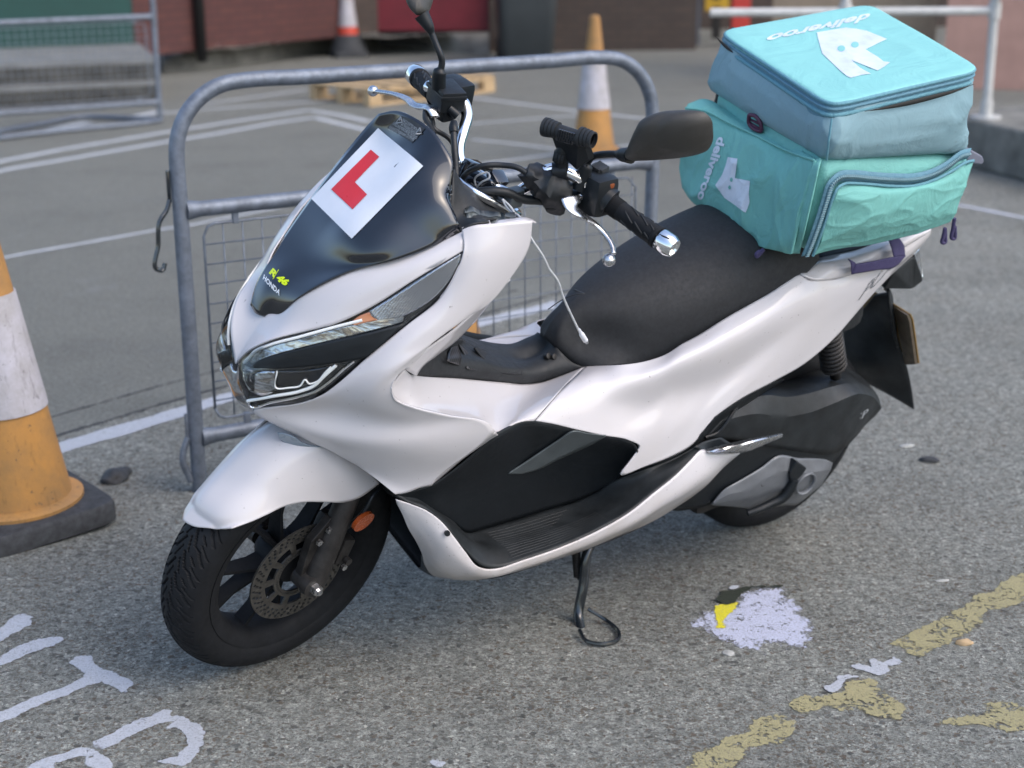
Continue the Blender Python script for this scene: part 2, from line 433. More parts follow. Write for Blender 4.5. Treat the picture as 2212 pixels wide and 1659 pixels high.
# ================================================================== SCOOTER (local axes: x forward, y to its left, z up; origin at the rear tyre's contact)
LEAN, YAW, STEER = 0.2630638, 3.723599, 0.2032240
sc = tag(empty('scooter', (0.60646, 3.56393, 0), (-LEAN, 0, YAW)), 'white scooter on its side stand with a red L plate on its dark windscreen', 'scooter')
RAKE = R(26.5)
_so = Vector((1.401, 0, 0)); STEERM = Matrix.Translation(_so) @ Matrix.Rotation(STEER, 4, Vector((-math.sin(RAKE), 0, math.cos(RAKE)))) @ Matrix.Translation(-_so)
def st(o):
    """turn a part with the handlebar"""
    o.matrix_local = STEERM; return o
SCM = Matrix.Translation((0.60646, 3.56393, 0)) @ Matrix.Rotation(YAW, 4, 'Z') @ Matrix.Rotation(-LEAN, 4, 'X')

# ---- windscreen
ws_rows = [
 [(1.3893,-0.035,0.7937),(1.3873,-0.014,0.7873),(1.3757,0.005,0.789),(1.365,0.03,0.8031)],
 [(1.3744,-0.05,0.8204),(1.3682,-0.018,0.8367),(1.3573,0.02,0.8433),(1.3474,0.07,0.8562)],
 [(1.3236,-0.078,0.8754),(1.3114,-0.04,0.8885),(1.3029,0.02,0.8977),(1.2824,0.115,0.9168)],
 [(1.2597,-0.092,0.9539),(1.2634,0,0.9613),(1.2683,0.085,0.9626),(1.2563,0.125,0.9538),(1.2221,0.155,0.9489)],
 [(1.1954,-0.105,1.0243),(1.2013,0,1.0217),(1.2066,0.085,1.0206),(1.1964,0.122,1.0131),(1.1603,0.172,0.9743)],
 [(1.1433,-0.1,1.0929),(1.1387,-0.085,1.0848),(1.1398,0,1.0829),(1.1431,0.085,1.0825),(1.1309,0.122,1.0634),(1.1095,0.178,0.9976)],
 [(1.1365,-0.09,1.1091),(1.1268,-0.055,1.1274),(1.1201,0,1.1357),(1.1067,0.045,1.1277),(1.1023,0.08,1.1132),(1.0988,0.108,1.0935),(1.1068,0.125,1.0564),(1.1118,0.14,1.0237),(1.1106,0.18,0.9972)]]
windscreen = panel('windscreen', ws_rows, 'gloss_black', sc, nu=40, nv=60, thick=.004)
VP = (-.4555, -.7938, -.4030)
WST = bvh_of(windscreen)
def stick(o, off, d=VP, tree=WST):
    for v in o.data.vertices:
        h = tree.ray_cast(v.co - Vector(d) * .3, Vector(d))
        if h[0] is not None: v.co = h[0] - Vector(d) * off
    return o
plate = panel('learner_plate', [[(1.1411,-0.0808,1.0866),(1.1422,0.004,1.0847),(1.1455,0.0889,1.0844)], [(1.1993,-0.0853,1.0233),(1.2037,0.004,1.0237),(1.2076,0.0878,1.0239)], [(1.2587,-0.089,0.9601),(1.2656,0.004,0.9634),(1.2705,0.0889,0.9647)]], 'paper', sc, nu=24, nv=24, thick=0); stick(plate, .0045)
def px_poly(name, pts, mat, parent, faces): return mesh(name, pts, faces, mat, parent, smooth=False)
LP = px_poly('letter_l', [(1.1631,-0.0613,1.0555),(1.1643,-0.0278,1.0557),(1.1879,-0.0252,1.0354),(1.2127,-0.0202,1.0161),(1.218,0.0351,1.0173),(1.246,0.0392,0.9943),(1.2419,-0.0086,0.9919),(1.2383,-0.0564,0.9898),(1.2014,-0.0578,1.0232),(1.1844,-0.0597,1.037)], 'red', plate, [(0,1,2,9),(9,2,3,8),(8,3,6,7),(3,4,5,6)])
bm = bmesh.new(); bm.from_mesh(LP.data); bmesh.ops.subdivide_edges(bm, edges=bm.edges, cuts=6, use_grid_fill=True); bm.to_mesh(LP.data); bm.free(); stick(LP, .0062)
stk = panel('tracking_sticker', [[(1.1275,-0.0315,1.1273),(1.1235,0.0039,1.1327),(1.1162,0.0348,1.1287)], [(1.1353,-0.0607,1.0945),(1.1338,-0.0194,1.0977),(1.1337,0.0263,1.1002)]], 'sticker', sc, nu=12, nv=10, thick=0); stick(stk, .0045)
lines = [('VEHICLE IS FITTED WITH A', [(1.1289,-0.0231,1.1205),(1.1248,0.0254,1.1188),(1.1279,-0.0218,1.1266)]), ('GPS TRACKING DEVICE', [(1.1302,-0.0238,1.1136),(1.1279,0.0212,1.1134),(1.1291,-0.0226,1.1193)]),
 ('LINKED AND MONITORED BY THE POLICE', [(1.1326,-0.0465,1.1055),(1.1294,0.0314,1.1086),(1.1315,-0.0447,1.1112)]), ('Registration: GY19YHN', [(1.1339,-0.0261,1.0993),(1.1325,0.0272,1.1039),(1.1321,-0.0251,1.1053)]), ('|||||||||', [(1.1355,-0.0532,1.0952),(1.1342,-0.0287,1.0983),(1.1339,-0.0522,1.1011)])]
v, f = join([quad_text(t, *q) for t, q in lines]); stick(mesh('small_print', v, f, 'grey_text', stk, smooth=False), .0062)
for q in ([(1.1312,-0.0391,1.1111),(1.1292,-0.0222,1.1186),(1.1284,-0.0297,1.1264)], [(1.1272,0.0225,1.1145),(1.1224,0.0343,1.1198),(1.1213,0.026,1.1271)]):
    c_ = sum((Vector(p) for p in q), Vector()) / 3
    v, f = join([tube_geo([q[i], q[(i + 1) % 3]], .0009, 6) for i in range(3)] + [tube_geo([c_, Vector(q[2]) * .45 + c_ * .55], .0008, 6)])
    stick(mesh('warning_triangle', v, f, 'grey_text', stk), .0062)
v, f = quad_text('HONDA', *[(1.3679,-0.0393,0.8404),(1.3644,0.0219,0.837),(1.3631,-0.0443,0.8463)], bold=.03); stick(mesh('maker_lettering', v, f, 'white_text', windscreen, smooth=False), .0045)
v, f = quad_text('R', *[(1.3586,-0.0358,0.8528),(1.3589,-0.0115,0.8544),(1.3503,-0.0433,0.8599)], bold=.05, shear=.2); v2, f2 = quad_text('46', *[(1.3589,-0.0067,0.8543),(1.3541,0.0267,0.8557),(1.3507,-0.0128,0.8621)], bold=.06, shear=.3)
v3, f3 = tube_geo([(1.3614,-0.0128,0.8517),(1.3476,-0.0209,0.8643)], .0006, 6); v, f = join([(v, f), (v2, f2), (v3, f3)]); stick(mesh('race_number', v, f, 'yellow_text', windscreen, smooth=False), .0045)

# ---- white nose between screen and lamps
nose_rows = [
 [(1.1098,0.183,0.9999),(1.1161,0.197,0.9914),(1.1182,0.205,0.9769)],
 [(1.1846,0.158,0.9572),(1.1946,0.18,0.9492),(1.1948,0.19,0.9287)],
 [(1.2496,0.128,0.9305),(1.2601,0.152,0.9083),(1.2632,0.165,0.8716)],
 [(1.297,0.095,0.9034),(1.308,0.122,0.8731),(1.3137,0.14,0.8347)],
 [(1.3454,0.066,0.856),(1.3499,0.085,0.8317),(1.3573,0.107,0.8086)],
 [(1.3651,0.03,0.8052),(1.3804,0.052,0.7928),(1.3992,0.075,0.7841)],
 [(1.3759,0.005,0.7921),(1.4021,0.028,0.7628),(1.4209,0.045,0.7547)],
 [(1.379,0,0.7855),(1.4057,0,0.744),(1.4288,0,0.7002)]]
nose = panel('nose_cowl', nose_rows, 'white', sc, nu=16, nv=60, both=True, relax=14)
# ---- headlamps (left one measured, right one its mirror)
hl_rows = [
 [(1.1163,0.2,0.9737),(1.1191,0.202,0.9641),(1.1228,0.205,0.9559)],
 [(1.1568,0.197,0.9511),(1.1452,0.202,0.9331),(1.142,0.206,0.9142)],
 [(1.1914,0.185,0.9244),(1.1739,0.196,0.9024),(1.1606,0.203,0.8848)],
 [(1.26,0.16,0.8662),(1.2447,0.18,0.8439),(1.2191,0.196,0.8301)],
 [(1.311,0.136,0.8277),(1.2861,0.165,0.8083),(1.2534,0.187,0.8077)],
 [(1.3596,0.104,0.8008),(1.3297,0.142,0.7738),(1.2939,0.168,0.751)],
 [(1.3972,0.072,0.7749),(1.3713,0.114,0.7389),(1.3368,0.135,0.6917)],
 [(1.4177,0.045,0.7495),(1.4094,0.088,0.7165),(1.3651,0.112,0.6703)],
 [(1.4245,0.02,0.7235),(1.4335,0.055,0.6966),(1.3953,0.085,0.6556)],
 [(1.427,0.006,0.7031),(1.436,0.032,0.6781),(1.4186,0.055,0.6399)]]
def both_sides(fn):
    return fn(False), fn(True)
def hpart(name, rows, mat, parent, side, nu=8, nv=40, thick=.002, lab=None):
    rows = [[flip(p) for p in r] for r in rows] if side else rows
    o = panel(name, rows, mat, parent, nu=nu, nv=nv, thick=thick)
    if lab: o['label'] = lab
    return o
def htube(name, pts, r, mat, parent, side, res=60, n=8):
    return tube(name, [flip(p) for p in pts] if side else pts, r, mat, parent, n=n, res=res)
for side in (False, True):
    hl = hpart('headlamp', hl_rows, 'lamp_dark', sc, side, nu=14, nv=60)
    htube('light_guide', [(1.2774,0.1633,0.8474),(1.3138,0.1411,0.8293),(1.3623,0.1094,0.802),(1.4037,0.0738,0.7734),(1.4184,0.0553,0.7552),(1.4251,0.044,0.7366),(1.4283,0.0327,0.7209)], .0030, 'drl', hl, side)
    htube('light_guide', [(1.4267,0.0584,0.6536),(1.424,0.0567,0.6452),(1.3995,0.0921,0.6687),(1.3673,0.1199,0.688),(1.3428,0.1388,0.705),(1.3234,0.1544,0.7308),(1.3037,0.1678,0.7619),(1.2923,0.1744,0.776)], .0022, 'chrome', hl, side)
    htube('light_guide', [(1.4291,0.0568,0.6569),(1.3998,0.0968,0.6838),(1.3625,0.1255,0.7032),(1.3462,0.1379,0.7168),(1.3329,0.1485,0.74),(1.3174,0.1587,0.764)], .0032, 'drl', hl, side)
    hpart('chrome_reflector', [[(1.2098,0.1919,0.8716),(1.213,0.1969,0.8496)], [(1.2747,0.1644,0.844),(1.2609,0.1793,0.8329)], [(1.3132,0.1405,0.8263),(1.3087,0.1517,0.8106)], [(1.3619,0.1091,0.7985),(1.3534,0.1229,0.7882)], [(1.4054,0.072,0.7685),(1.3987,0.0895,0.7609)], [(1.4207,0.0521,0.7463),(1.4177,0.0708,0.7446)], [(1.4284,0.0377,0.7185),(1.4279,0.0522,0.7223)]], 'lamp_refl', hl, side)
    hpart('black_band', [[(1.2154,0.2008,0.8512),(1.2457,0.1974,0.8208),(1.2763,0.1868,0.7868)], [(1.2632,0.1834,0.8342),(1.2796,0.1798,0.812),(1.3012,0.1717,0.7762)], [(1.3109,0.1555,0.813),(1.3206,0.1555,0.7914),(1.3333,0.1509,0.7642)], [(1.3554,0.1267,0.7906),(1.3625,0.1266,0.7714),(1.3667,0.1265,0.7516)], [(1.4007,0.0933,0.7634),(1.4037,0.0953,0.7529),(1.4003,0.1018,0.7413)], [(1.4196,0.0747,0.7471),(1.4222,0.0751,0.7399),(1.4183,0.0857,0.7367)], [(1.4292,0.0596,0.7266),(1.4293,0.0605,0.7262),(1.4292,0.062,0.7264)]], 'black', hl, side, nu=10)
    hpart('turn_signal', [[(1.1221,0.2051,0.9717),(1.1237,0.2064,0.9668),(1.1255,0.208,0.962)], [(1.162,0.2012,0.9495),(1.1508,0.2057,0.9357),(1.1476,0.2091,0.9195)], [(1.2102,0.1845,0.9095),(1.1936,0.1961,0.8909),(1.1835,0.2018,0.8805)], [(1.2447,0.1724,0.8812),(1.2368,0.1825,0.8674),(1.2257,0.1912,0.8583)], [(1.2664,0.1643,0.8635),(1.264,0.1695,0.8564),(1.2559,0.1773,0.8517)]], 'flute', hl, side, nu=12)
    hpart('amber_reflector', [[(1.2666,0.1649,0.8619),(1.256,0.1775,0.851)], [(1.2809,0.1577,0.8531),(1.2736,0.168,0.844)], [(1.2945,0.1528,0.8396),(1.2888,0.1591,0.8369)]], 'amber_lens', hl, side)
    hpart('led_unit', [[(1.3976,0.1,0.7362),(1.3967,0.1013,0.7015)], [(1.3649,0.124,0.7439),(1.363,0.1251,0.7129)], [(1.3398,0.1424,0.7532),(1.3422,0.1403,0.7251)], [(1.3272,0.1512,0.7587),(1.3289,0.1503,0.7509)]], 'gloss_black', hl, side)
    htube('led_outline', [(1.3995,0.102,0.737),(1.3983,0.1033,0.703),(1.3811,0.1151,0.7072),(1.366,0.1262,0.7141),(1.3592,0.1317,0.7281),(1.354,0.135,0.7216),(1.3445,0.1418,0.7261),(1.3322,0.1512,0.749),(1.3252,0.1557,0.7608)], .0016, 'drl', hl, side, res=80)
    hpart('round_reflector', [[(1.431,0.035,0.7098),(1.4355,0.0476,0.6991),(1.4322,0.0666,0.6843)], [(1.4264,0.0675,0.7252),(1.4275,0.0784,0.7085),(1.4187,0.0818,0.6809)], [(1.4151,0.0857,0.7322),(1.4113,0.0925,0.7133),(1.4026,0.0957,0.6903)], [(1.4008,0.0977,0.7355),(1.4004,0.0996,0.7151),(1.3977,0.0999,0.6963)]], 'lamp_refl', hl, side)
    hpart('clear_lens', [[(Vector(p) + Vector((.009, 0, .005)) if 0 < i < 9 else Vector(p) + Vector((.003, 0, .002))) for p in r] for i, r in enumerate(hl_rows)], 'lens', hl, side, nu=14, nv=60, thick=0)
# chin between the two lamps
panel('chin_piece', [[(1.4277,0.03,0.7002),(1.4317,0,0.6876)], [(1.4328,0.045,0.6722),(1.4331,0,0.6596)], [(1.4234,0.052,0.6461),(1.4242,0,0.6292)], [(1.4153,0.055,0.6335),(1.4068,0,0.6096)]], 'lamp_refl', sc, nu=8, nv=16, both=True)

# ---- big white side panel that runs from the screen past the lamp to the footwell
arm = [
 [(1.1148,0.186,1.0053),(1.1009,0.195,1.0151),(1.068,0.205,1.0197),(0.9934,0.215,1.0213)],
 [(1.1206,0.207,0.981),(1.1036,0.217,0.9833),(1.0709,0.224,0.9822),(0.9978,0.222,0.9744)],
 [(1.1342,0.211,0.9359),(1.1174,0.226,0.9363),(1.0828,0.232,0.9269),(1.0297,0.226,0.922)],
 [(1.1581,0.208,0.8898),(1.1493,0.226,0.8813),(1.1249,0.234,0.8697),(1.0726,0.228,0.8761)],
 [(1.211,0.202,0.8469),(1.2062,0.224,0.8404),(1.1825,0.233,0.8262),(1.1345,0.228,0.8541)],
 [(1.2744,0.184,0.7828),(1.2659,0.21,0.781),(1.2491,0.228,0.7817),(1.1998,0.228,0.7951)],
 [(1.3077,0.166,0.7358),(1.292,0.19,0.7355),(1.274,0.212,0.7352),(1.245,0.227,0.7501)],
 [(1.3368,0.138,0.6916),(1.3084,0.16,0.6972),(1.2757,0.199,0.7036),(1.2377,0.228,0.7202)],
 [(1.3631,0.114,0.6694),(1.3126,0.128,0.6577),(1.2623,0.176,0.6626),(1.2398,0.214,0.6862),(1.1987,0.231,0.6976)],
 [(1.3938,0.088,0.6551),(1.332,0.111,0.6329),(1.2702,0.167,0.6368),(1.2049,0.213,0.6531),(1.1262,0.236,0.6684)],
 [(1.4167,0.058,0.6343),(1.3631,0.115,0.6243),(1.2992,0.168,0.6181),(1.2181,0.216,0.6195),(1.1211,0.237,0.6268),(1.0326,0.243,0.6292)],
 [(1.378,0.074,0.6065),(1.3305,0.114,0.5958),(1.276,0.158,0.5876),(1.2099,0.208,0.587),(1.1156,0.235,0.5951),(1.0251,0.243,0.6167)],
 [(1.338,0.094,0.5849),(1.2865,0.14,0.5693),(1.2364,0.176,0.5603),(1.1876,0.202,0.5585),(1.1127,0.226,0.5659),(1.0379,0.24,0.6006)],
 [(1.2955,0.128,0.5666),(1.2419,0.16,0.5451),(1.1929,0.188,0.5344),(1.1402,0.208,0.5345),(1.0698,0.23,0.5685)],
 [(1.2393,0.152,0.5302),(1.2003,0.176,0.5169),(1.1533,0.196,0.5132),(1.1065,0.213,0.5279)],
 [(1.2118,0.17,0.5068),(1.1804,0.184,0.5004),(1.1458,0.197,0.5002),(1.1176,0.207,0.5099)],
 [(1.1861,0.188,0.483),(1.1644,0.193,0.4853),(1.1429,0.199,0.494),(1.1208,0.205,0.4982)]]
side_panel = panel('front_side_panel', arm, 'white', sc, nu=40, nv=130, relax=50, mirror='right side panel, mostly hidden behind the nose')
SPT = bvh_of(side_panel)
for P in ([(1.1835,0.2,0.5793),(1.1603,0.2,0.566),(1.133,0.2,0.5484),(1.1071,0.2,0.5315)], [(1.1615,0.2,0.5759),(1.1373,0.2,0.5575),(1.1116,0.2,0.5418),(1.0863,0.2,0.5319)], [(1.3035,0.16,0.6111),(1.2943,0.16,0.625),(1.2888,0.16,0.6318)]):
    tube('scuff', drape(spline(P, 24), SPT, VP, .0002), .0007, 'grey_tab', side_panel, n=5)
# folded lips along the rear edges
lip = [
 ([(1.0232,0.243,0.6155)], [(0.9946,0.215,0.5867)]), ([(1.0403,0.236,0.598)], [(1.012,0.212,0.574)]), ([(1.0645,0.228,0.5775)], [(1.0396,0.208,0.5564)]),
 ([(1.0918,0.216,0.5497)], [(1.0638,0.2,0.5323)]), ([(1.1109,0.21,0.5282)], [(1.0806,0.195,0.5116)]), ([(1.1228,0.207,0.511)], [(1.096,0.192,0.4951)]), ([(1.1232,0.205,0.4989)], [(1.0984,0.19,0.486)])]
panel('panel_lip', [a + b for a, b in lip], 'white', sc, nu=6, nv=30, mirror=True)
panel('inner_lip', [[(1.0293,0.226,0.9186),(1.0319,0.215,0.9107),(1.0236,0.19,0.8797)], [(1.0577,0.226,0.8939),(1.0495,0.21,0.876),(1.0368,0.18,0.8441)], [(1.1057,0.228,0.8604),(1.0787,0.2,0.8343),(1.0626,0.175,0.8068)], [(1.1382,0.228,0.8352),(1.1103,0.2,0.8084),(1.0894,0.172,0.778)],
 [(1.1769,0.228,0.8127),(1.148,0.2,0.7837),(1.125,0.172,0.7555)], [(1.2041,0.228,0.7941),(1.182,0.205,0.7687),(1.1531,0.172,0.7363)], [(1.2226,0.228,0.777),(1.1981,0.205,0.7538),(1.1606,0.17,0.7198)]], 'white', sc, nu=8, nv=30, mirror=True)
# ---- white inner panel below the tunnel
inner = [
 [(1.2213,0.226,0.7756),(1.2328,0.226,0.7616),(1.2427,0.226,0.7457),(1.2437,0.228,0.7321)],
 [(1.1488,0.152,0.7066),(1.1951,0.19,0.7238),(1.2175,0.21,0.7182),(1.2132,0.212,0.6973)],
 [(1.0951,0.127,0.6794),(1.1233,0.155,0.6747),(1.143,0.18,0.6678),(1.1526,0.208,0.6656)],
 [(1.033,0.104,0.6525),(1.0504,0.13,0.643),(1.0699,0.16,0.6319),(1.0932,0.208,0.6397)],
 [(0.9524,0.083,0.6197),(0.9723,0.112,0.6108),(0.9982,0.15,0.6049),(1.0282,0.208,0.6109)],
 [(0.8892,0.07,0.5959),(0.9172,0.105,0.5892),(0.9567,0.152,0.5876),(0.9984,0.208,0.5866)],
 [(0.8405,0.064,0.5793),(0.8821,0.112,0.5794),(0.9278,0.16,0.5862),(0.9774,0.206,0.5874)],
 [(0.7901,0.06,0.5721),(0.8497,0.12,0.5842),(0.9049,0.17,0.594),(0.9549,0.205,0.5958)],
 [(0.7402,0.064,0.5828),(0.8154,0.128,0.5988),(0.8733,0.172,0.6019),(0.9325,0.202,0.5942)],
 [(0.6996,0.073,0.5981),(0.7796,0.13,0.6099),(0.8453,0.174,0.6124),(0.9031,0.199,0.5879)]]
panel('inner_side_panel', inner, 'white', sc, nu=24, nv=70, mirror=True, relax=40, far=far_side)
panel('wing_return', [[(1.2452,0.228,0.7452),(1.2333,0.21,0.7328)], [(1.2362,0.2285,0.7205),(1.2242,0.212,0.7101)], [(1.2151,0.23,0.7041),(1.201,0.21,0.6918)], [(1.1689,0.2325,0.6832),(1.1523,0.208,0.6684)], [(1.113,0.2365,0.6606),(1.093,0.208,0.6429)], [(1.0687,0.24,0.6432),(1.0455,0.208,0.6227)], [(1.0401,0.243,0.6309),(1.0174,0.21,0.6066)], [(1.0259,0.243,0.6183),(1.0006,0.208,0.5904)], [(1.0241,0.243,0.615),(0.9915,0.206,0.5823)]], 'white', sc, nu=5, nv=50, mirror=True)
# ---- centre tunnel
tun = [
 [(1.1478,0.15,0.7072),(1.1386,0.145,0.7188),(1.0873,0.115,0.721),(1.0339,0.08,0.7149)],
 [(1.0938,0.125,0.678),(1.0859,0.118,0.6973),(1.0316,0.075,0.6959),(0.9876,0.04,0.6952)],
 [(1.0316,0.102,0.6511),(1.0345,0.098,0.6768),(0.9908,0.05,0.6751),(0.9431,0,0.6581)],
 [(0.9587,0.082,0.6204),(0.9585,0.08,0.6496),(0.9246,0.04,0.6447),(0.8863,0,0.6246)],
 [(0.8877,0.068,0.5945),(0.8883,0.068,0.6199),(0.867,0.035,0.618),(0.8353,0,0.6034)],
 [(0.8389,0.062,0.5779),(0.8398,0.062,0.604),(0.819,0.035,0.6057),(0.7905,0,0.5935)],
 [(0.7877,0.057,0.57),(0.7912,0.058,0.596),(0.7798,0.03,0.6061),(0.7645,0,0.6009)],
 [(0.7385,0.062,0.5814),(0.7485,0.06,0.6029),(0.753,0.03,0.6184),(0.7437,0,0.618)],
 [(0.6971,0.07,0.596),(0.7237,0.06,0.6069),(0.7428,0.04,0.6254),(0.7387,0,0.6309)]]
tunnel = panel('centre_tunnel', tun, 'black_rough', sc, nu=16, nv=60, both=True)
panel('fuel_lid', [[(0.939,0.0257,0.6628),(0.9491,0.0357,0.6666)], [(0.9038,0.0171,0.6352),(0.9376,0.0571,0.6497)], [(0.8714,0.0171,0.6175),(0.9288,0.0731,0.6386)], [(0.8488,0.022,0.611),(0.9097,0.073,0.626)], [(0.8474,0.047,0.6125),(0.8782,0.07,0.6143)], [(0.8442,0.0606,0.6101),(0.8486,0.0656,0.6049)]], 'seat', tunnel, nu=12, nv=30, thick=.004)
panel('carbon_patch', [[(0.9931,0.0429,0.6864),(1.0345,0.0829,0.707)], [(0.9992,0.0629,0.6803),(1.0532,0.1029,0.7052)], [(1.0109,0.0879,0.6798),(1.0629,0.1179,0.704)], [(1.0194,0.0979,0.6746),(1.0493,0.1109,0.6936)]], 'carbon', tunnel, nu=6, nv=12, thick=.001)
panel('carbon_patch', [[(0.9843,0.0379,0.6805),(0.9916,0.0429,0.6877)], [(0.9673,0.0529,0.6627),(0.9894,0.0679,0.6715)], [(0.9687,0.0729,0.6574),(0.9994,0.0949,0.6621)], [(0.9646,0.0828,0.6451),(0.9958,0.0949,0.6601)]], 'carbon', tunnel, nu=6, nv=12, thick=.001)
# ---- rear body side panel
rear = [
 [(0.6984,0.073,0.5979),(0.7587,0.118,0.6094),(0.8011,0.145,0.6123),(0.8496,0.176,0.6094),(0.9016,0.199,0.5876)],
 [(0.685,0.103,0.6136),(0.7382,0.145,0.6204),(0.7775,0.168,0.6106),(0.8179,0.19,0.5943),(0.8585,0.204,0.574)],
 [(0.6743,0.139,0.633),(0.7154,0.165,0.617),(0.7485,0.182,0.5958),(0.7798,0.197,0.5735),(0.8143,0.208,0.5568)],
 [(0.6103,0.152,0.6378),(0.6483,0.184,0.6249),(0.6767,0.187,0.567),(0.7079,0.203,0.5379),(0.7378,0.212,0.5271)],
 [(0.5563,0.153,0.6474),(0.5971,0.189,0.6385),(0.606,0.188,0.5496),(0.6429,0.207,0.5158),(0.6722,0.215,0.503)],
 [(0.5282,0.153,0.6614),(0.5666,0.191,0.6528),(0.5766,0.187,0.5607),(0.609,0.208,0.5162),(0.6411,0.217,0.4808)],
 [(0.5013,0.153,0.6705),(0.5394,0.192,0.6603),(0.5429,0.186,0.5604),(0.5806,0.206,0.5161),(0.6294,0.216,0.4793),(0.6611,0.219,0.4541)],
 [(0.4746,0.153,0.6807),(0.5097,0.192,0.668),(0.5089,0.185,0.5601),(0.5521,0.206,0.51),(0.6149,0.217,0.4624),(0.6816,0.221,0.429)],
 [(0.4465,0.153,0.6939),(0.4805,0.192,0.6755),(0.4759,0.185,0.5625),(0.517,0.204,0.5085),(0.5714,0.215,0.4639),(0.6175,0.2195,0.4321)],
 [(0.418,0.153,0.7064),(0.4496,0.191,0.685),(0.4427,0.185,0.5648),(0.4856,0.202,0.5079),(0.5554,0.218,0.4393)],
 [(0.3623,0.152,0.7262),(0.3903,0.189,0.6997),(0.3846,0.184,0.5924),(0.4234,0.197,0.5463),(0.4959,0.214,0.4555)],
 [(0.3075,0.149,0.7439),(0.3337,0.185,0.7125),(0.3269,0.183,0.6241),(0.3563,0.194,0.5783),(0.4559,0.208,0.4979)],
 [(0.2608,0.146,0.7631),(0.279,0.18,0.7237),(0.2731,0.184,0.6508),(0.2949,0.19,0.6078),(0.3901,0.202,0.528)],
 [(0.2281,0.142,0.7709),(0.2298,0.176,0.7321),(0.221,0.18,0.6719),(0.2283,0.184,0.6286),(0.2852,0.193,0.5514)],
 [(0.182,0.15,0.7569),(0.1678,0.165,0.7233),(0.1533,0.168,0.6833),(0.1477,0.168,0.639),(0.1847,0.176,0.5672)],
 [(0.1154,0.143,0.7454),(0.1004,0.153,0.7249),(0.0832,0.155,0.6944),(0.0693,0.152,0.6616),(0.0916,0.158,0.6039)],
 [(0.0604,0.136,0.7465),(0.0314,0.142,0.7235),(0.0091,0.141,0.7015),(-0.005,0.136,0.6748),(0.0121,0.138,0.6526)],
 [(-0.0281,0.122,0.7525),(-0.0481,0.126,0.737),(-0.061,0.124,0.7195),(-0.0667,0.12,0.7019),(-0.0557,0.118,0.6859)],
 [(-0.1219,0.105,0.7718),(-0.1349,0.106,0.7594),(-0.1408,0.102,0.742),(-0.1351,0.098,0.7298),(-0.1294,0.09,0.7025)],
 [(-0.2351,0.072,0.7781),(-0.2335,0.072,0.7697),(-0.2303,0.07,0.7579),(-0.224,0.067,0.7442),(-0.2134,0.062,0.7215)]]
panel('rear_side_panel', rear, 'white', sc, nu=56, nv=130, mirror=True, relax=6, far=far_side)
panel('seam_edge', [[(0.7001,0.075,0.5993),(0.7017,0.075,0.5996)], [(0.7599,0.12,0.6104),(0.7622,0.12,0.6108)], [(0.8047,0.15,0.6156),(0.8066,0.15,0.6159)], [(0.8505,0.178,0.6108),(0.852,0.178,0.611)], [(0.9025,0.201,0.589),(0.9043,0.201,0.5893)]], 'black', sc, nu=3, nv=30, thick=0)
# ---- seat
seat_rows = [
 [(0.7017,0.062,0.5911),(0.7211,0.047,0.6018),(0.7358,0.035,0.6163),(0.7471,0.024,0.6286),(0.7576,0,0.6383)],
 [(0.6965,0.074,0.5974),(0.7212,0.056,0.6181),(0.7488,0.028,0.6525)] + [(.742, .012, .672), (.742, 0, .674)],
 [(0.6874,0.088,0.6048),(0.6995,0.056,0.6296),(0.7248,0.028,0.6705)] + [(.705, .012, .706), (.705, 0, .707)],
 [(0.5811,0.125,0.6154),(0.6078,0.095,0.7032)] + [(.640, .064, .722), (.645, .025, .740), (.645, 0, .742)],
 [(0.5131,0.138,0.6403),(0.5463,0.116,0.7249)] + [(.552, .082, .762), (.556, .035, .780), (.556, 0, .782)],
 [(0.4191,0.146,0.6789)] + [(.446, .136, .753), (.448, .095, .798), (.450, .04, .818), (.450, 0, .820)],
 [(0.318,0.147,0.7202)] + [(.342, .140, .775), (.342, .105, .826), (.342, .05, .848), (.342, 0, .850)],
 [(0.2289,0.143,0.7586)] + [(.251, .138, .805), (.251, .11, .840), (.251, .05, .856), (.251, 0, .858)],
 [(0.175,0.136,0.7961)] + [(.190, .132, .825), (.190, .11, .842), (.190, .05, .854), (.190, 0, .856)]]
seat = panel('seat', seat_rows, 'seat', sc, nu=36, nv=80, both=True, relax=12)
for P in ([(0.7117,0.15,0.8538),(0.7273,0.15,0.8276),(0.74,0.15,0.8041),(0.7633,0.15,0.763),(0.7701,0.14,0.7266),(0.7676,0.12,0.676),(0.7588,0.1,0.6368)], [(0.7825,0.03,0.7213),(0.769,0.05,0.749),(0.7591,0.08,0.7755),(0.7332,0.11,0.7896),(0.7154,0.13,0.8065)]):
    q = drape(spline(P, 60), bvh_of(seat), VP, .0004); tube('seat_seam', q, .0011, 'seam', seat, n=6)
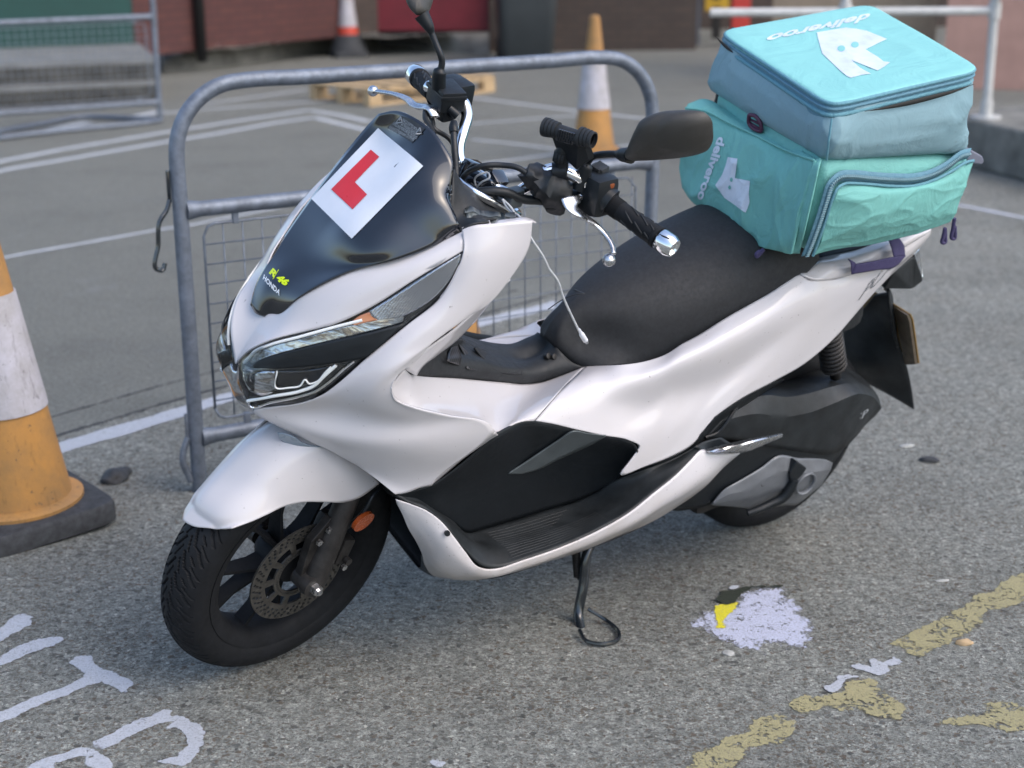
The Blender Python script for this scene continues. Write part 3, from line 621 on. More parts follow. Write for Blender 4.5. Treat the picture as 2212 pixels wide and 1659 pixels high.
# ---- grab rail
grab = [
 [(0.2305,0.144,0.7729),(0.2147,0.138,0.7733),(0.1697,0.12,0.7775),(0.093,0.06,0.7508)],
 [(0.2117,0.156,0.7659),(0.1933,0.15,0.7655),(0.1396,0.13,0.7763),(0.0715,0.08,0.7645)],
 [(0.1622,0.153,0.7537),(0.1476,0.15,0.7571),(0.0868,0.135,0.7748),(0.021,0.09,0.773)],
 [(0.1117,0.147,0.7493),(0.1001,0.146,0.7571),(0.0299,0.13,0.7787),(-0.0417,0.08,0.7781)],
 [(0.0645,0.14,0.7473),(0.0502,0.14,0.7577),(-0.0279,0.12,0.7841),(-0.107,0.07,0.7795)],
 [(-0.0186,0.127,0.7526),(-0.0283,0.127,0.7639),(-0.1026,0.1,0.7866),(-0.1735,0.06,0.7812)],
 [(-0.1181,0.108,0.7736),(-0.1262,0.106,0.7826),(-0.159,0.09,0.7893),(-0.2238,0.05,0.7777)],
 [(-0.2348,0.072,0.7788),(-0.2369,0.07,0.7814),(-0.2497,0.06,0.779),(-0.2892,0.03,0.7642)]]
panel('grab_rail', grab, 'white', sc, nu=16, nv=40, both=True)
panel('tail_deck', [[(0.093,0.06,0.7508),(0.0592,0,0.7325)], [(0.021,0.09,0.773),(-0.048,0,0.7551)], [(-0.107,0.07,0.7795),(-0.1343,0,0.7775)], [(-0.2238,0.05,0.7777),(-0.2601,0,0.7657)], [(-0.2892,0.03,0.7642),(-0.3155,0,0.7512)]], 'black_rough', sc, nu=8, nv=20, both=True)
v, f = quad_text('PCX', *[(0.0359,0.15,0.6816),(-0.114,0.112,0.7486),(0.0487,0.15,0.6993)], bold=.0, shear=1.2)
v, f = drape(v, bvh_of(bpy.data.objects['rear_side_panel']), (0, -1, 0), .003), f
mesh('model_badge', v, f, 'alloy', sc, smooth=False)

# ---- footwell wall, accent, floor, belly panel
well = [
 [(1.1844,0.188,0.4807),(1.1735,0.188,0.4698),(1.1585,0.188,0.4574)],
 [(1.1505,0.195,0.4879),(1.1423,0.186,0.4628),(1.1345,0.183,0.4444)],
 [(1.1203,0.202,0.4956),(1.1117,0.185,0.4587),(1.1057,0.178,0.4275)],
 [(1.0763,0.208,0.5243),(1.0588,0.175,0.4517),(1.0243,0.16,0.3561)],
 [(1.0379,0.215,0.5603),(1.001,0.168,0.45),(0.9786,0.15,0.3139)],
 [(1.0067,0.22,0.5905),(0.9575,0.165,0.4504),(0.9256,0.148,0.3132)],
 [(0.9645,0.206,0.5932),(0.9043,0.162,0.4487),(0.8621,0.145,0.3126)],
 [(0.9353,0.201,0.5954),(0.8637,0.16,0.4465),(0.7909,0.145,0.3169)],
 [(0.8768,0.203,0.5788),(0.8119,0.162,0.4443),(0.7548,0.145,0.3191)],
 [(0.8144,0.206,0.5556),(0.7583,0.165,0.4337),(0.7182,0.145,0.3213)],
 [(0.7373,0.211,0.5271),(0.7001,0.172,0.4378),(0.6731,0.15,0.3363)],
 [(0.6807,0.214,0.5062),(0.6586,0.18,0.4331),(0.6542,0.158,0.3542)],
 [(0.6536,0.217,0.4877),(0.64,0.192,0.4363),(0.6438,0.168,0.3717)],
 [(0.6445,0.219,0.4715),(0.6411,0.205,0.4401),(0.6537,0.19,0.3979)]]
panel('footwell_wall', well, 'black', sc, nu=18, nv=70, mirror=True)
panel('accent_fin', [[(0.9194,0.1651,0.4508),(0.9143,0.1643,0.4487),(0.8826,0.161,0.439)], [(0.8855,0.1726,0.4753),(0.8716,0.1701,0.4667),(0.8448,0.1652,0.444)], [(0.8538,0.1825,0.503),(0.8393,0.1813,0.4944),(0.8093,0.1754,0.465)], [(0.8343,0.1952,0.5275),(0.82,0.1932,0.5168),(0.781,0.1848,0.4807)], [(0.8167,0.2087,0.5514),(0.8002,0.2055,0.5376),(0.7499,0.1982,0.5017)], [(0.7752,0.2108,0.5395),(0.7634,0.209,0.5308),(0.7407,0.2039,0.5117)], [(0.7332,0.2141,0.5272),(0.7325,0.2127,0.5245),(0.7335,0.2101,0.5206)]], 'grey_trim', sc, nv=40, thick=.003, mirror=True, sharp=14, lin=4)
floor = [
 [(1.1835,0.188,0.4793),(1.1763,0.192,0.4743),(1.1674,0.195,0.4667),(1.1601,0.198,0.4635)],
 [(1.141,0.184,0.4612),(1.139,0.192,0.4555),(1.1331,0.203,0.4529),(1.1293,0.208,0.4469)],
 [(1.1059,0.178,0.4297),(1.1045,0.19,0.4267),(1.1013,0.205,0.4274),(1.0985,0.219,0.42)],
 [(1.0353,0.162,0.3668),(1.0367,0.185,0.3674),(1.0417,0.215,0.363),(1.0478,0.238,0.3524)],
 [(0.9785,0.15,0.313),(0.9842,0.18,0.3149),(0.996,0.22,0.3279),(1.0055,0.253,0.3118)],
 [(0.9428,0.148,0.3124),(0.9493,0.18,0.3099),(0.9622,0.22,0.3141),(0.9752,0.257,0.3029)],
 [(0.8621,0.145,0.3126),(0.8704,0.18,0.3065),(0.8885,0.22,0.3116),(0.9097,0.26,0.3086)],
 [(0.7909,0.145,0.3169),(0.7996,0.18,0.3104),(0.8185,0.22,0.3151),(0.8383,0.262,0.3168)],
 [(0.718,0.145,0.3203),(0.7282,0.18,0.3192),(0.739,0.22,0.3257),(0.7497,0.264,0.3376)],
 [(0.6729,0.15,0.3353),(0.676,0.18,0.338),(0.6785,0.22,0.3464),(0.6748,0.262,0.3594)],
 [(0.6438,0.168,0.3717),(0.6336,0.19,0.3705),(0.6233,0.22,0.3735),(0.6136,0.254,0.3848)],
 [(0.6111,0.195,0.4022),(0.5943,0.205,0.4),(0.5763,0.225,0.4015),(0.5552,0.245,0.409)],
 [(0.5456,0.205,0.418),(0.5351,0.21,0.4187),(0.5287,0.225,0.4242),(0.5115,0.233,0.4274)],
 [(0.4798,0.212,0.4458),(0.4749,0.213,0.443),(0.4744,0.216,0.4411),(0.4756,0.222,0.4405)]]
fb = panel('floorboard', floor, 'dusty', sc, nu=16, nv=80, thick=.006, mirror=True)
def fl(u, v):      # point on the floorboard surface
    g = FLG; i = u * (len(g) - 1); j = v * (len(g[0]) - 1); return g[int(round(i))][int(round(j))]
FLG = loft_pts(floor, 33, 120)
geos = []
for k in range(4, 30, 2):                      # anti-slip ribs
    r = [FLG[i][k] + Vector((0, 0, .0020)) for i in range(44, 80)]
    if k < 16: r = r[:int(34 - k)]
    geos.append(tube_geo(r, .0016, 6))
v, f = join(geos); mesh('grip_ribs', v, f, 'black_rough', fb)
panel('rear_body_underside', [[(0.6427,0.215,0.4488),(0.6058,0.19,0.3926)], [(0.5519,0.214,0.4346),(0.4897,0.19,0.4026)], [(0.4917,0.21,0.4515),(0.4424,0.18,0.4231)], [(0.4516,0.204,0.4939),(0.3779,0.17,0.4591)], [(0.3854,0.198,0.523),(0.3014,0.16,0.486)], [(0.2813,0.19,0.5471),(0.1806,0.13,0.5017)]], 'black', sc, nu=6, nv=30, thick=.003, mirror=True)
belly = [
 [(1.1859,0.192,0.4743),(1.1848,0.192,0.4716),(1.1825,0.19,0.4672),(1.1792,0.188,0.4618)],
 [(1.1615,0.199,0.4637),(1.1634,0.197,0.4567),(1.1649,0.192,0.4435),(1.1645,0.186,0.4353)],
 [(1.13,0.209,0.4478),(1.1368,0.206,0.4372),(1.1422,0.196,0.4153),(1.143,0.18,0.3922)],
 [(1.097,0.22,0.4194),(1.11,0.217,0.4103),(1.1185,0.203,0.3842),(1.1166,0.172,0.3498)],
 [(1.0712,0.232,0.3847),(1.0905,0.228,0.3808),(1.0979,0.21,0.3491),(1.0948,0.165,0.3108)],
 [(1.048,0.242,0.3509),(1.0702,0.238,0.3522),(1.0825,0.218,0.3201),(1.0764,0.155,0.269)],
 [(1.02,0.252,0.3152),(1.0429,0.248,0.319),(1.0536,0.225,0.2883),(1.0476,0.15,0.2303)],
 [(1.0003,0.256,0.3067),(1.0111,0.254,0.2979),(1.0172,0.225,0.2666),(1.0084,0.165,0.2204)],
 [(0.9809,0.259,0.3046),(0.9807,0.259,0.29),(0.9806,0.24,0.2702),(0.9731,0.19,0.2275)],
 [(0.9285,0.262,0.3099),(0.9235,0.262,0.2934),(0.9241,0.25,0.2789),(0.9014,0.2,0.2298)],
 [(0.8443,0.264,0.318),(0.8375,0.264,0.3),(0.8329,0.25,0.2836),(0.8012,0.2,0.2326)],
 [(0.7511,0.266,0.3371),(0.7448,0.266,0.3174),(0.7396,0.25,0.2914),(0.7211,0.2,0.2359)],
 [(0.6765,0.264,0.3603),(0.6589,0.264,0.3331),(0.6591,0.25,0.3064),(0.6385,0.2,0.2486)],
 [(0.6155,0.256,0.3865),(0.5791,0.256,0.3529),(0.5744,0.24,0.3238),(0.5587,0.2,0.2605)],
 [(0.552,0.246,0.4125),(0.5045,0.248,0.3714),(0.4918,0.23,0.3382),(0.4707,0.19,0.2788)],
 [(0.5095,0.235,0.4327),(0.4467,0.238,0.3903),(0.4328,0.225,0.3579),(0.4033,0.19,0.3145)],
 [(0.4805,0.225,0.4425),(0.4168,0.232,0.4095),(0.4013,0.225,0.3924),(0.377,0.2,0.3595)],
 [(0.474,0.222,0.4402),(0.3949,0.228,0.4159),(0.3703,0.22,0.4063),(0.3478,0.21,0.396)]]
panel('belly_panel', belly, 'dirty', sc, nu=24, nv=110, mirror=True)
panel('belly_underside', [[(1.0948,0.165,0.3108),(1.0145,0.05,0.1695),(0.985,0,0.1259)], [(1.0476,0.15,0.2303),(0.9909,0.05,0.1462),(0.9599,0,0.1042)], [(0.9731,0.19,0.2275),(0.9104,0.08,0.137),(0.872,0,0.0788)], [(0.8012,0.2,0.2326),(0.7314,0.1,0.153),(0.6613,0,0.0791)], [(0.5587,0.2,0.2605),(0.5109,0.12,0.2044),(0.4119,0,0.1144)], [(0.4033,0.19,0.3145),(0.3701,0.12,0.2619),(0.2773,0,0.163)]], 'black', sc, nu=10, nv=40, both=True)
for q_, r_ in (((1.0893,0.232,0.3993), .0055),): lathe('screw_hole', [(-.002, 0), (-.002, r_), (.0035, r_), (.0035, 0)], q_, (.3, .9, .3), 'black', sc, n=14)
for q_ in ((0.759,0.04,0.6146), (0.7696,0.034,0.615)): lathe('tunnel_screw', [(-.004, 0), (-.004, .006), (.006, .006), (.007, .003), (.007, 0)], q_, (-.2, .8, .5), 'dark_steel', tunnel, n=12)
# passenger peg folded out of the panel
pg = [[(0.4617,0.222,0.4365),(0.4252,0.226,0.4407),(0.3528,0.23,0.4421),(0.2585,0.232,0.4379)], [(0.4677,0.235,0.4421),(0.4432,0.25,0.453),(0.3852,0.262,0.4608),(0.2763,0.25,0.4497)], [(0.4194,0.24,0.4324),(0.4038,0.25,0.4368),(0.3694,0.256,0.4409),(0.2695,0.245,0.4434)], [(0.3982,0.215,0.4114),(0.3715,0.215,0.4072),(0.335,0.22,0.409),(0.2533,0.23,0.43)]]
panel('passenger_peg', pg, 'alloy', sc, nv=20, thick=.004, sharp=30, mirror=True, lin=5)
panel('peg_recess', [[(0.495,0.218,0.4483),(0.4711,0.212,0.4506),(0.4094,0.205,0.4464)], [(0.4756,0.222,0.4405),(0.4375,0.215,0.4268),(0.3785,0.205,0.4258)], [(0.4149,0.222,0.4144),(0.3863,0.215,0.405),(0.3402,0.205,0.3987)]], 'black', sc, nu=8, nv=14)

# ---- engine, airbox, drive case
air = [
 [(0.2567,0.1,0.4464),(0.347,0.165,0.4832),(0.395,0.178,0.4674),(0.4292,0.18,0.4351)],
 [(0.1304,0.05,0.4338),(0.2552,0.155,0.4889),(0.2938,0.178,0.4648),(0.3096,0.178,0.4)],
 [(0.0519,0.03,0.4293),(0.1856,0.16,0.474),(0.204,0.178,0.4385),(0.1898,0.176,0.3527)],
 [(-0.0063,0.02,0.4368),(0.1336,0.162,0.4724),(0.1318,0.182,0.4373),(0.0939,0.172,0.3167)],
 [(-0.0572,0.02,0.4415),(0.0666,0.158,0.4723),(0.0622,0.182,0.4463),(0.0036,0.165,0.2878)],
 [(-0.1025,0.03,0.4365),(-0.0031,0.15,0.4659),(-0.0112,0.176,0.4515),(-0.0592,0.15,0.2851)],
 [(-0.1514,0.04,0.4084),(-0.085,0.13,0.4348),(-0.0784,0.16,0.4251),(-0.1003,0.138,0.2978)],
 [(-0.2061,0.05,0.3663),(-0.1625,0.105,0.3873),(-0.1492,0.135,0.3763),(-0.1489,0.12,0.314)],
 [(-0.223,0.06,0.3477),(-0.1903,0.1,0.3603),(-0.1772,0.125,0.3505),(-0.1768,0.115,0.3261)]]
panel('air_box', air, 'dusty', sc, nv=60, thick=.003, sharp=28, lin=7)
tube('air_box_rib', [(0.3492,0.1735,0.496),(0.3763,0.1864,0.4795),(0.4062,0.1884,0.4463),(0.4378,0.1885,0.4421)], .004, 'black', sc, n=8, res=24)
v, f = quad_text('eSP', *[(-0.0544,0.1522,0.3429),(-0.1066,0.1522,0.3665),(-0.0394,0.1572,0.3632)], shear=.4); mesh('engine_badge', v, f, 'grey_text', sc, smooth=False)
v, f = join([box_geo((.30, .20, .12), frame((.20, .03, .30), (1, 0, -.15)), .02), box_geo((.26, .26, .14), frame((.30, .0, .36), (1, 0, -.1)), .03), box_geo((.40, .10, .10), frame((.16, .085, .25), (1, 0, -.12)), .02)])
mesh('engine_block', v, f, 'dark_steel', sc, sharp=40)
panel('swing_case', [[(0.441,0.165,0.4177),(0.4568,0.16,0.3454),(0.4513,0.14,0.2294)], [(0.3628,0.17,0.371),(0.393,0.165,0.2917),(0.4097,0.14,0.2173)], [(0.3049,0.172,0.368),(0.3124,0.17,0.3297),(0.3438,0.16,0.2305)], [(0.2036,0.17,0.371),(0.209,0.172,0.3372),(0.2153,0.17,0.2947)], [(0.0523,0.165,0.3469),(0.03,0.165,0.3109),(0.0079,0.16,0.2682)], [(-0.0635,0.15,0.3031),(-0.0464,0.15,0.2655),(-0.0304,0.15,0.2468)]], 'black', sc, nu=14, nv=30)
case = [
 [(0.3505,0.168,0.2374),(0.3497,0.168,0.2369),(0.3463,0.166,0.2341),(0.338,0.16,0.2272)],
 [(0.3308,0.172,0.2694),(0.3244,0.176,0.2575),(0.3044,0.174,0.239),(0.2703,0.16,0.2057)],
 [(0.2848,0.174,0.2893),(0.2646,0.182,0.265),(0.2423,0.18,0.2397),(0.1963,0.155,0.1773)],
 [(0.2306,0.176,0.3118),(0.2166,0.186,0.2867),(0.1861,0.184,0.2471),(0.1425,0.15,0.1635)],
 [(0.197,0.176,0.3308),(0.1694,0.188,0.2951),(0.1355,0.184,0.241),(0.0947,0.15,0.1585)],
 [(0.1169,0.172,0.307),(0.1085,0.186,0.2733),(0.081,0.18,0.2251),(0.0465,0.145,0.1457)],
 [(0.009,0.16,0.2716),(0.0318,0.175,0.2546),(0.028,0.168,0.2174),(0.0123,0.145,0.1649)],
 [(-0.0304,0.15,0.2468),(-0.0231,0.155,0.2323),(-0.023,0.15,0.2131),(-0.0243,0.14,0.1805)]]
cc = panel('drive_case_cover', case, 'grey_side', sc, nv=50, sharp=22, lin=6)
prism('kick_plug', [(0.1466,0.1968,0.3198),(0.1064,0.1967,0.2919),(0.1153,0.1967,0.2754),(0.129,0.1967,0.2631),(0.1469,0.1967,0.2643),(0.1589,0.1967,0.292)], (0, -.02, 0), 'black', cc, .003)
tube('kick_lever', [(0.1363,0.1956,0.2673),(0.1432,0.1956,0.2439),(0.158,0.1926,0.2206),(0.1848,0.1876,0.2083),(0.2164,0.1836,0.198),(0.2401,0.1777,0.1907)], [.010,.012,.012,.010,.009,.008], 'black', cc, n=10, res=30)
bq = Vector((0.0852,0.182,0.2385)); lathe('bearing_ring', [(0,.030),(.006,.030),(.008,.027),(.006,.024),(0,.024)], bq, (0,1,0), 'grey_side', cc, n=32)
bq = Vector((0.221,0.184,0.2726)); lathe('cover_bolt', [(-.004,.010),(.001,.010),(.002,.0075),(-.002,.0065),(-.002,0)], bq, (0,1,0), 'dark_steel', cc, n=16)
# rear shock absorber
a, b = Vector((0.0843,0.125,0.6207)), Vector((0.0243,0.125,0.5))
hel = []
d = (b - a).normalized(); u = d.orthogonal().normalized(); w = d.cross(u)
for i in range(240):
    t = i / 239; an = 2 * math.pi * 11 * t; hel.append(a + (b - a) * t + (u * math.cos(an) + w * math.sin(an)) * .026)
v, f = join([tube_geo(hel, .0048, 8), tube_geo([a - d * .03, b + d * .03], .013, 14)])
mesh('rear_shock_absorber', v, f, 'dark_steel', sc)
# rear mudguard, number plate seen from inside, tail lamp
panel('rear_mudguard', [[(-0.1927,0,0.5855),(-0.1919,0.02,0.6015),(-0.1943,0.04,0.6149)], [(-0.2223,-0.05,0.5116),(-0.2166,0,0.546),(-0.201,0.055,0.5823)], [(-0.2296,-0.09,0.4321),(-0.2296,-0.01,0.4658),(-0.2521,0.065,0.477)], [(-0.2487,-0.09,0.3442),(-0.2451,0,0.3939),(-0.2839,0.075,0.4255)], [(-0.2778,-0.06,0.3188),(-0.2917,0,0.3344),(-0.3255,0.078,0.3545)], [(-0.3081,-0.03,0.3051),(-0.3257,0.03,0.3018),(-0.3599,0.08,0.2856)]], 'dusty', sc, nu=14, nv=30, thick=.004)
panel('mudguard_stem', [[(-0.2095,0.01,0.6076),(-0.1834,0.035,0.6316),(-0.177,0.05,0.6283)], [(-0.2437,0,0.5816),(-0.1938,0.05,0.6024),(-0.178,0.06,0.5982)], [(-0.2371,0.02,0.5448),(-0.1987,0.068,0.5597),(-0.2024,0.07,0.5443)], [(-0.2625,0.03,0.4893),(-0.2253,0.075,0.4951),(-0.2357,0.076,0.4777)]], 'dusty', sc, nu=10, nv=20, thick=.006)
pr = [Vector((-0.1966,0.06,0.5875)), Vector((-0.1867,0.112,0.5921)), Vector((-0.1992,0.114,0.5755)), Vector((-0.2678,0.114,0.4477)), Vector((-0.2758,0.08,0.4268))]
q4 = pr[1]; q5 = pr[3]
prism('number_plate', [pr[1] + Vector((-.012, 0, 0)), pr[2] + Vector((-.012, 0, 0)), pr[3] + Vector((-.012, 0, 0)), Vector((q5.x - .012, -.11, q5.z)), Vector((q4.x - .012, -.11, q4.z))], (-.003, 0, 0), 'plate_y', sc)
prism('plate_backing', [pr[0], pr[1], pr[2], pr[3], pr[4]], (-.008, 0, 0), 'plate_back', sc)
prism('tail_lamp', [(-0.13,0.075,0.6497),(-0.1301,0.088,0.6995),(-0.2083,0.066,0.7176),(-0.2158,0.07,0.7128),(-0.2509,0.078,0.66),(-0.2485,0.08,0.6517),(-0.2245,0.078,0.6357)], (-.02, -.13, 0), 'dusty', sc, .004)
prism('tail_lens', [(-0.2086,0.066,0.7232),(-0.2417,0.05,0.7245),(-0.2514,0.06,0.6916),(-0.2517,0.078,0.6618),(-0.2472,0.078,0.6605),(-0.2181,0.07,0.7068)], (-.015, -.12, 0), 'lamp_refl', sc, .003)
# rear wheel
rw = lathe('rear_wheel', [(-.055,.175),(-.055,.185),(-.04,.178),(.04,.178),(.055,.185),(.055,.175),(.03,.165),(.02,.06),(.03,.05),(.03,0)], (.035, 0, .257), (0, 1, 0), 'rim', sc, n=64)
lathe('tyre', [(-.050,.180),(-.060,.195),(-.062,.212),(-.054,.232),(-.035,.246),(0,.252),(.035,.246),(.054,.232),(.062,.212),(.060,.195),(.050,.180)], (.035, 0, .257), (0, 1, 0), 'rubber', rw, n=120, sharp=60)

# ---- front wheel (turned with the bars)
FC = Vector((1.316, 0, .2595)); RT = .2560
rimv, rimf = lathe_geo([(-.044,.176),(-.047,.190),(-.041,.190),(-.036,.178),(-.02,.168),(.02,.168),(.036,.178),(.041,.190),(.047,.190),(.044,.176),(.034,.164),(.018,.158),(-.018,.158),(-.034,.164),(-.044,.176)], FC, (0, 1, 0), 96)
geos = [(rimv, rimf), lathe_geo([(-.045,0),(-.045,.030),(-.02,.046),(.02,.046),(.045,.034),(.045,0)], FC, (0, 1, 0), 40)]
def wp(r, a, y=0): return FC + Vector((r * math.cos(R(a)), y, r * math.sin(R(a))))
for k in range(5):
    ca = -6 + 72 * k
    for s in (-1, 1):
        a0, a1 = ca + s * 7, ca + s * 17
        pts = []
        for r, a, w, h in ((.035, a0, .020, .022), (.07, ca + s * 9, .013, .018), (.12, ca + s * 13, .012, .014), (.168, a1, .017, .016)):
            c_ = wp(r, a); rd = Vector((math.cos(R(a)), 0, math.sin(R(a)))); tn = Vector((-rd.z, 0, rd.x))
            pts.append([c_ + tn * w * .5 * i + Vector((0, h * j, 0)) for i, j in ((-1, -1), (-.55, 1), (.55, 1), (1, -1))])
        vs = [p for q in pts for p in q]; geos.append((vs, grid_faces(4, 4, close=True)))
v, f = join(geos); fw = st(mesh('front_wheel', v, f, 'rim', sc, sharp=35))
# tyre with cut tread
NS, NP = 1500, 84
prof = spline([Vector((-.043, .186, 0)), Vector((-.050, .200, 0)), Vector((-.0525, .216, 0)), Vector((-.0495, .228, 0)), Vector((-.038, .242, 0)), Vector((-.020, .2525, 0)), Vector((0, RT, 0)),
               Vector((.020, .2525, 0)), Vector((.038, .242, 0)), Vector((.0495, .228, 0)), Vector((.0525, .216, 0)), Vector((.050, .200, 0)), Vector((.043, .186, 0))], NP)
PITCH_T = 2 * math.pi * RT / 34
def seg(s, y, s0, y0, s1, y1):
    dx, dy = s1 - s0, y1 - y0; L2 = dx * dx + dy * dy; t = max(0, min(1, ((s - s0) * dx + (y - y0) * dy) / L2))
    return math.hypot(s - s0 - dx * t, y - y0 - dy * t)
cut = {}
GR = ((0, .006, .030, .020, .0022), (.030, .020, .034, .030, .0021), (.034, .030, .060, .044, .0019), (.018, .003, .046, .013, .0013), (.022, .030, .044, .047, .0012), (.004, .024, .018, .034, .0012))
vs = []
for i in range(NS):
    a = 2 * math.pi * i / NS; s = a * RT; ca, sa = math.cos(a), math.sin(a)
    for j, p in enumerate(prof):
        y, r = p.x, p.y; ay = abs(y); dep = 0
        if r > .222:
            ss = (s + (PITCH_T * .5 if y > 0 else 0)) % PITCH_T
            for off in (0, PITCH_T, 2 * PITCH_T):
                for (s0, y0, s1, y1, w) in GR:
                    if s0 - .004 <= ss + off - .0 <= s1 + .004:
                        dd = seg(ss + off, ay, s0, y0, s1, y1)
                        if dd < w: dep = .005
        rr = r - dep; vs.append(FC + Vector((rr * ca, y, -rr * sa)))
fs = []
for i in range(NS):
    for j in range(NP - 1):
        a = i * NP + j; b = ((i + 1) % NS) * NP + j; fs.append((a, b, b + 1, a + 1))
me = bpy.data.meshes.new('tyre'); me.from_pydata(vs, [], fs); me.update(); ty = link('tyre', me, 'rubber', fw); me.set_sharp_from_angle(angle=R(50))
# drilled brake disc
DC = FC + Vector((0, .060, 0)); NA, NR = 1080, 52; vs = []; fs = []
def holed(r, a):
    if .086 < r < .106:
        for q, rr in ((0, .0895), (3.2, .0965), (6, .1035)):
            if True and math.hypot((((a - q + 4.5) % 9) - 4.5) * math.pi / 180 * rr, r - rr) < .0033: return True
    if .058 < r < .078:
        b = a % 36
        if 5 < b < 31: return True
    if .052 > r > .047: return (a % 6) < 3
    return False
for i in range(NA):
    for j in range(NR + 1):
        r = .045 + (.110 - .045) * j / NR; a = R(i * 360 / NA); vs.append(DC + Vector((r * math.cos(a), 0, r * math.sin(a))))
for i in range(NA):
    for j in range(NR):
        if not holed(.045 + (.065) * (j + .5) / NR, (i + .5) * 360 / NA):
            a = i * (NR + 1) + j; b = ((i + 1) % NA) * (NR + 1) + j; fs.append((a, b, b + 1, a + 1))
bd = mesh('brake_disc', vs, fs, 'steel', fw, smooth=False); m = bd.modifiers.new('thickness', 'SOLIDIFY'); m.thickness = .004
# forks
for side, sgn in (('l', 1), ('r', -1)):
    top = Vector((1.192, .092 * sgn, .60)); bot = Vector((1.312, .094 * sgn, .235))
    top = Vector((1.232, .078 * sgn, .46)); up_ = Vector((1.185, .045 * sgn, .60))
    fk = st(tube('fork_leg', [up_, top, top * .5 + bot * .5, bot + (top - bot) * .12, bot], [.017, .022, .0235, .025, .022], 'dark_steel', sc, n=24, res=24))
    ax_ = Vector((FC.x, .094 * sgn, FC.z))
    lathe('axle_clamp', [(-.03, 0), (-.03, .022), (.016, .022), (.018, .014), (.018, 0)] if sgn > 0 else [(-.018, 0), (-.018, .014), (-.016, .022), (.03, .022), (.03, 0)], ax_, (0, 1, 0), 'dark_steel', fk, n=24)
    if sgn > 0:
        lathe('axle_nut', [(.015, 0), (.015, .0125), (.030, .0115), (.030, .006), (.036, .006), (.036, 0)], ax_, (0, 1, 0), 'alloy', fk, n=6)
        v, f = join([box_geo((.052, .046, .10), frame((1.268, .066, .335), (1, 0, .35)), .010), box_geo((.03, .05, .06), frame((1.235, .07, .30), (1, 0, .35)), .008), tube_geo([(1.235, .098, .285), (1.235, .108, .285)], .008, 10)])
        mesh('brake_caliper', v, f, 'dark_steel', fk, sharp=40)
        prism('caliper_bracket', [(1.3326,0.086,0.2684),(1.3267,0.086,0.3141),(1.3187,0.086,0.3563),(1.297,0.086,0.3773),(1.2803,0.086,0.3966),(1.2617,0.086,0.3928),(1.2524,0.086,0.3357),(1.2653,0.086,0.291),(1.2831,0.086,0.24)], (0, -.018, 0), 'dark_steel', fk, .003)
        for q_ in [(1.3052,0.09,0.3536),(1.2853,0.09,0.3754),(1.2509,0.11,0.2837)]: lathe('bracket_bolt', [(0, 0), (0, .007), (.006, .0065), (.006, 0)], q_, (0, 1, 0), 'alloy', fk, n=6)
        rc = Vector((1.2293,0.118,0.3949)); rx = (Vector((1.2061,0.118,0.4049)) - rc)
        o = lathe('side_reflector', [(-.006, .0), (-.006, .021), (.003, .021), (.006, .018), (.0055, 0)], (0, 0, 0), (0, 1, 0), 'amber', fk, n=40)
        mm = frame(rc, rx, Vector((0, 1, 0)).cross(rx)); o.matrix_local = mm @ Matrix.Diagonal((1.15, 1, .72, 1))
tube('brake_hose', [(1.178,0.1,0.45),(1.2063,0.11,0.4403),(1.2202,0.112,0.4175),(1.2391,0.1,0.3787),(1.2698,0.09,0.3461)], .004, 'black', sc, n=8, res=30)
st(bpy.data.objects['brake_hose'])
# front mudguard
fen = [
 [(1.5031,-0.0505,0.4052),(1.5051,-0.0346,0.3942),(1.5038,-0.0077,0.3965),(1.5082,0.0253,0.4207),(1.5031,0.0492,0.4372),(1.4953,0.0692,0.4517)],
 [(1.5038,-0.0525,0.4132),(1.5142,-0.0226,0.4374),(1.5117,0.0074,0.444),(1.5063,0.0373,0.4514),(1.4892,0.0592,0.4571),(1.4673,0.0752,0.4556)],
 [(1.4954,-0.055,0.4315),(1.5018,-0.025,0.4592),(1.4934,0.0049,0.4704),(1.4817,0.0399,0.4769),(1.4594,0.0648,0.4756),(1.4295,0.0807,0.4645)],
 [(1.4702,-0.06,0.4512),(1.4713,-0.03,0.4793),(1.4598,0,0.4909),(1.4485,0.04,0.4992),(1.4206,0.068,0.4907),(1.396,0.08,0.4683)],
 [(1.4373,-0.058,0.4877),(1.4393,-0.025,0.5166),(1.4278,0.005,0.5262),(1.416,0.045,0.5288),(1.3863,0.074,0.5029),(1.3561,0.086,0.4679)],
 [(1.3941,-0.055,0.5307),(1.4008,-0.02,0.5551),(1.3902,0.012,0.5591),(1.3777,0.052,0.5543),(1.3476,0.08,0.5099),(1.3099,0.092,0.4546)],
 [(1.3527,-0.05,0.5566),(1.3606,-0.01,0.579),(1.3515,0.02,0.5786),(1.3408,0.058,0.5728),(1.3082,0.086,0.517),(1.2587,0.098,0.4394)],
 [(1.3067,-0.04,0.5651),(1.318,0,0.5884),(1.3125,0.03,0.5891),(1.2991,0.065,0.5801),(1.279,0.092,0.5245),(1.2423,0.104,0.4435)],
 [(1.2657,-0.02,0.568),(1.2689,0.01,0.5818),(1.2626,0.04,0.5786),(1.2513,0.075,0.563),(1.2282,0.098,0.5134),(1.1957,0.11,0.4673)]]
fd = st(panel('front_mudguard', fen, 'white', sc, nu=40, nv=70, thick=.003, relax=30))
def clear_tyre(o):
    for v in o.data.vertices:
        r = math.hypot(v.co.x - FC.x, v.co.z - FC.z); need = RT + .005 - max(0, abs(v.co.y) - .03) * .6
        if r < need and abs(v.co.y) < .062: k = need / r; v.co.x = FC.x + (v.co.x - FC.x) * k; v.co.z = FC.z + (v.co.z - FC.z) * k
clear_tyre(fd)
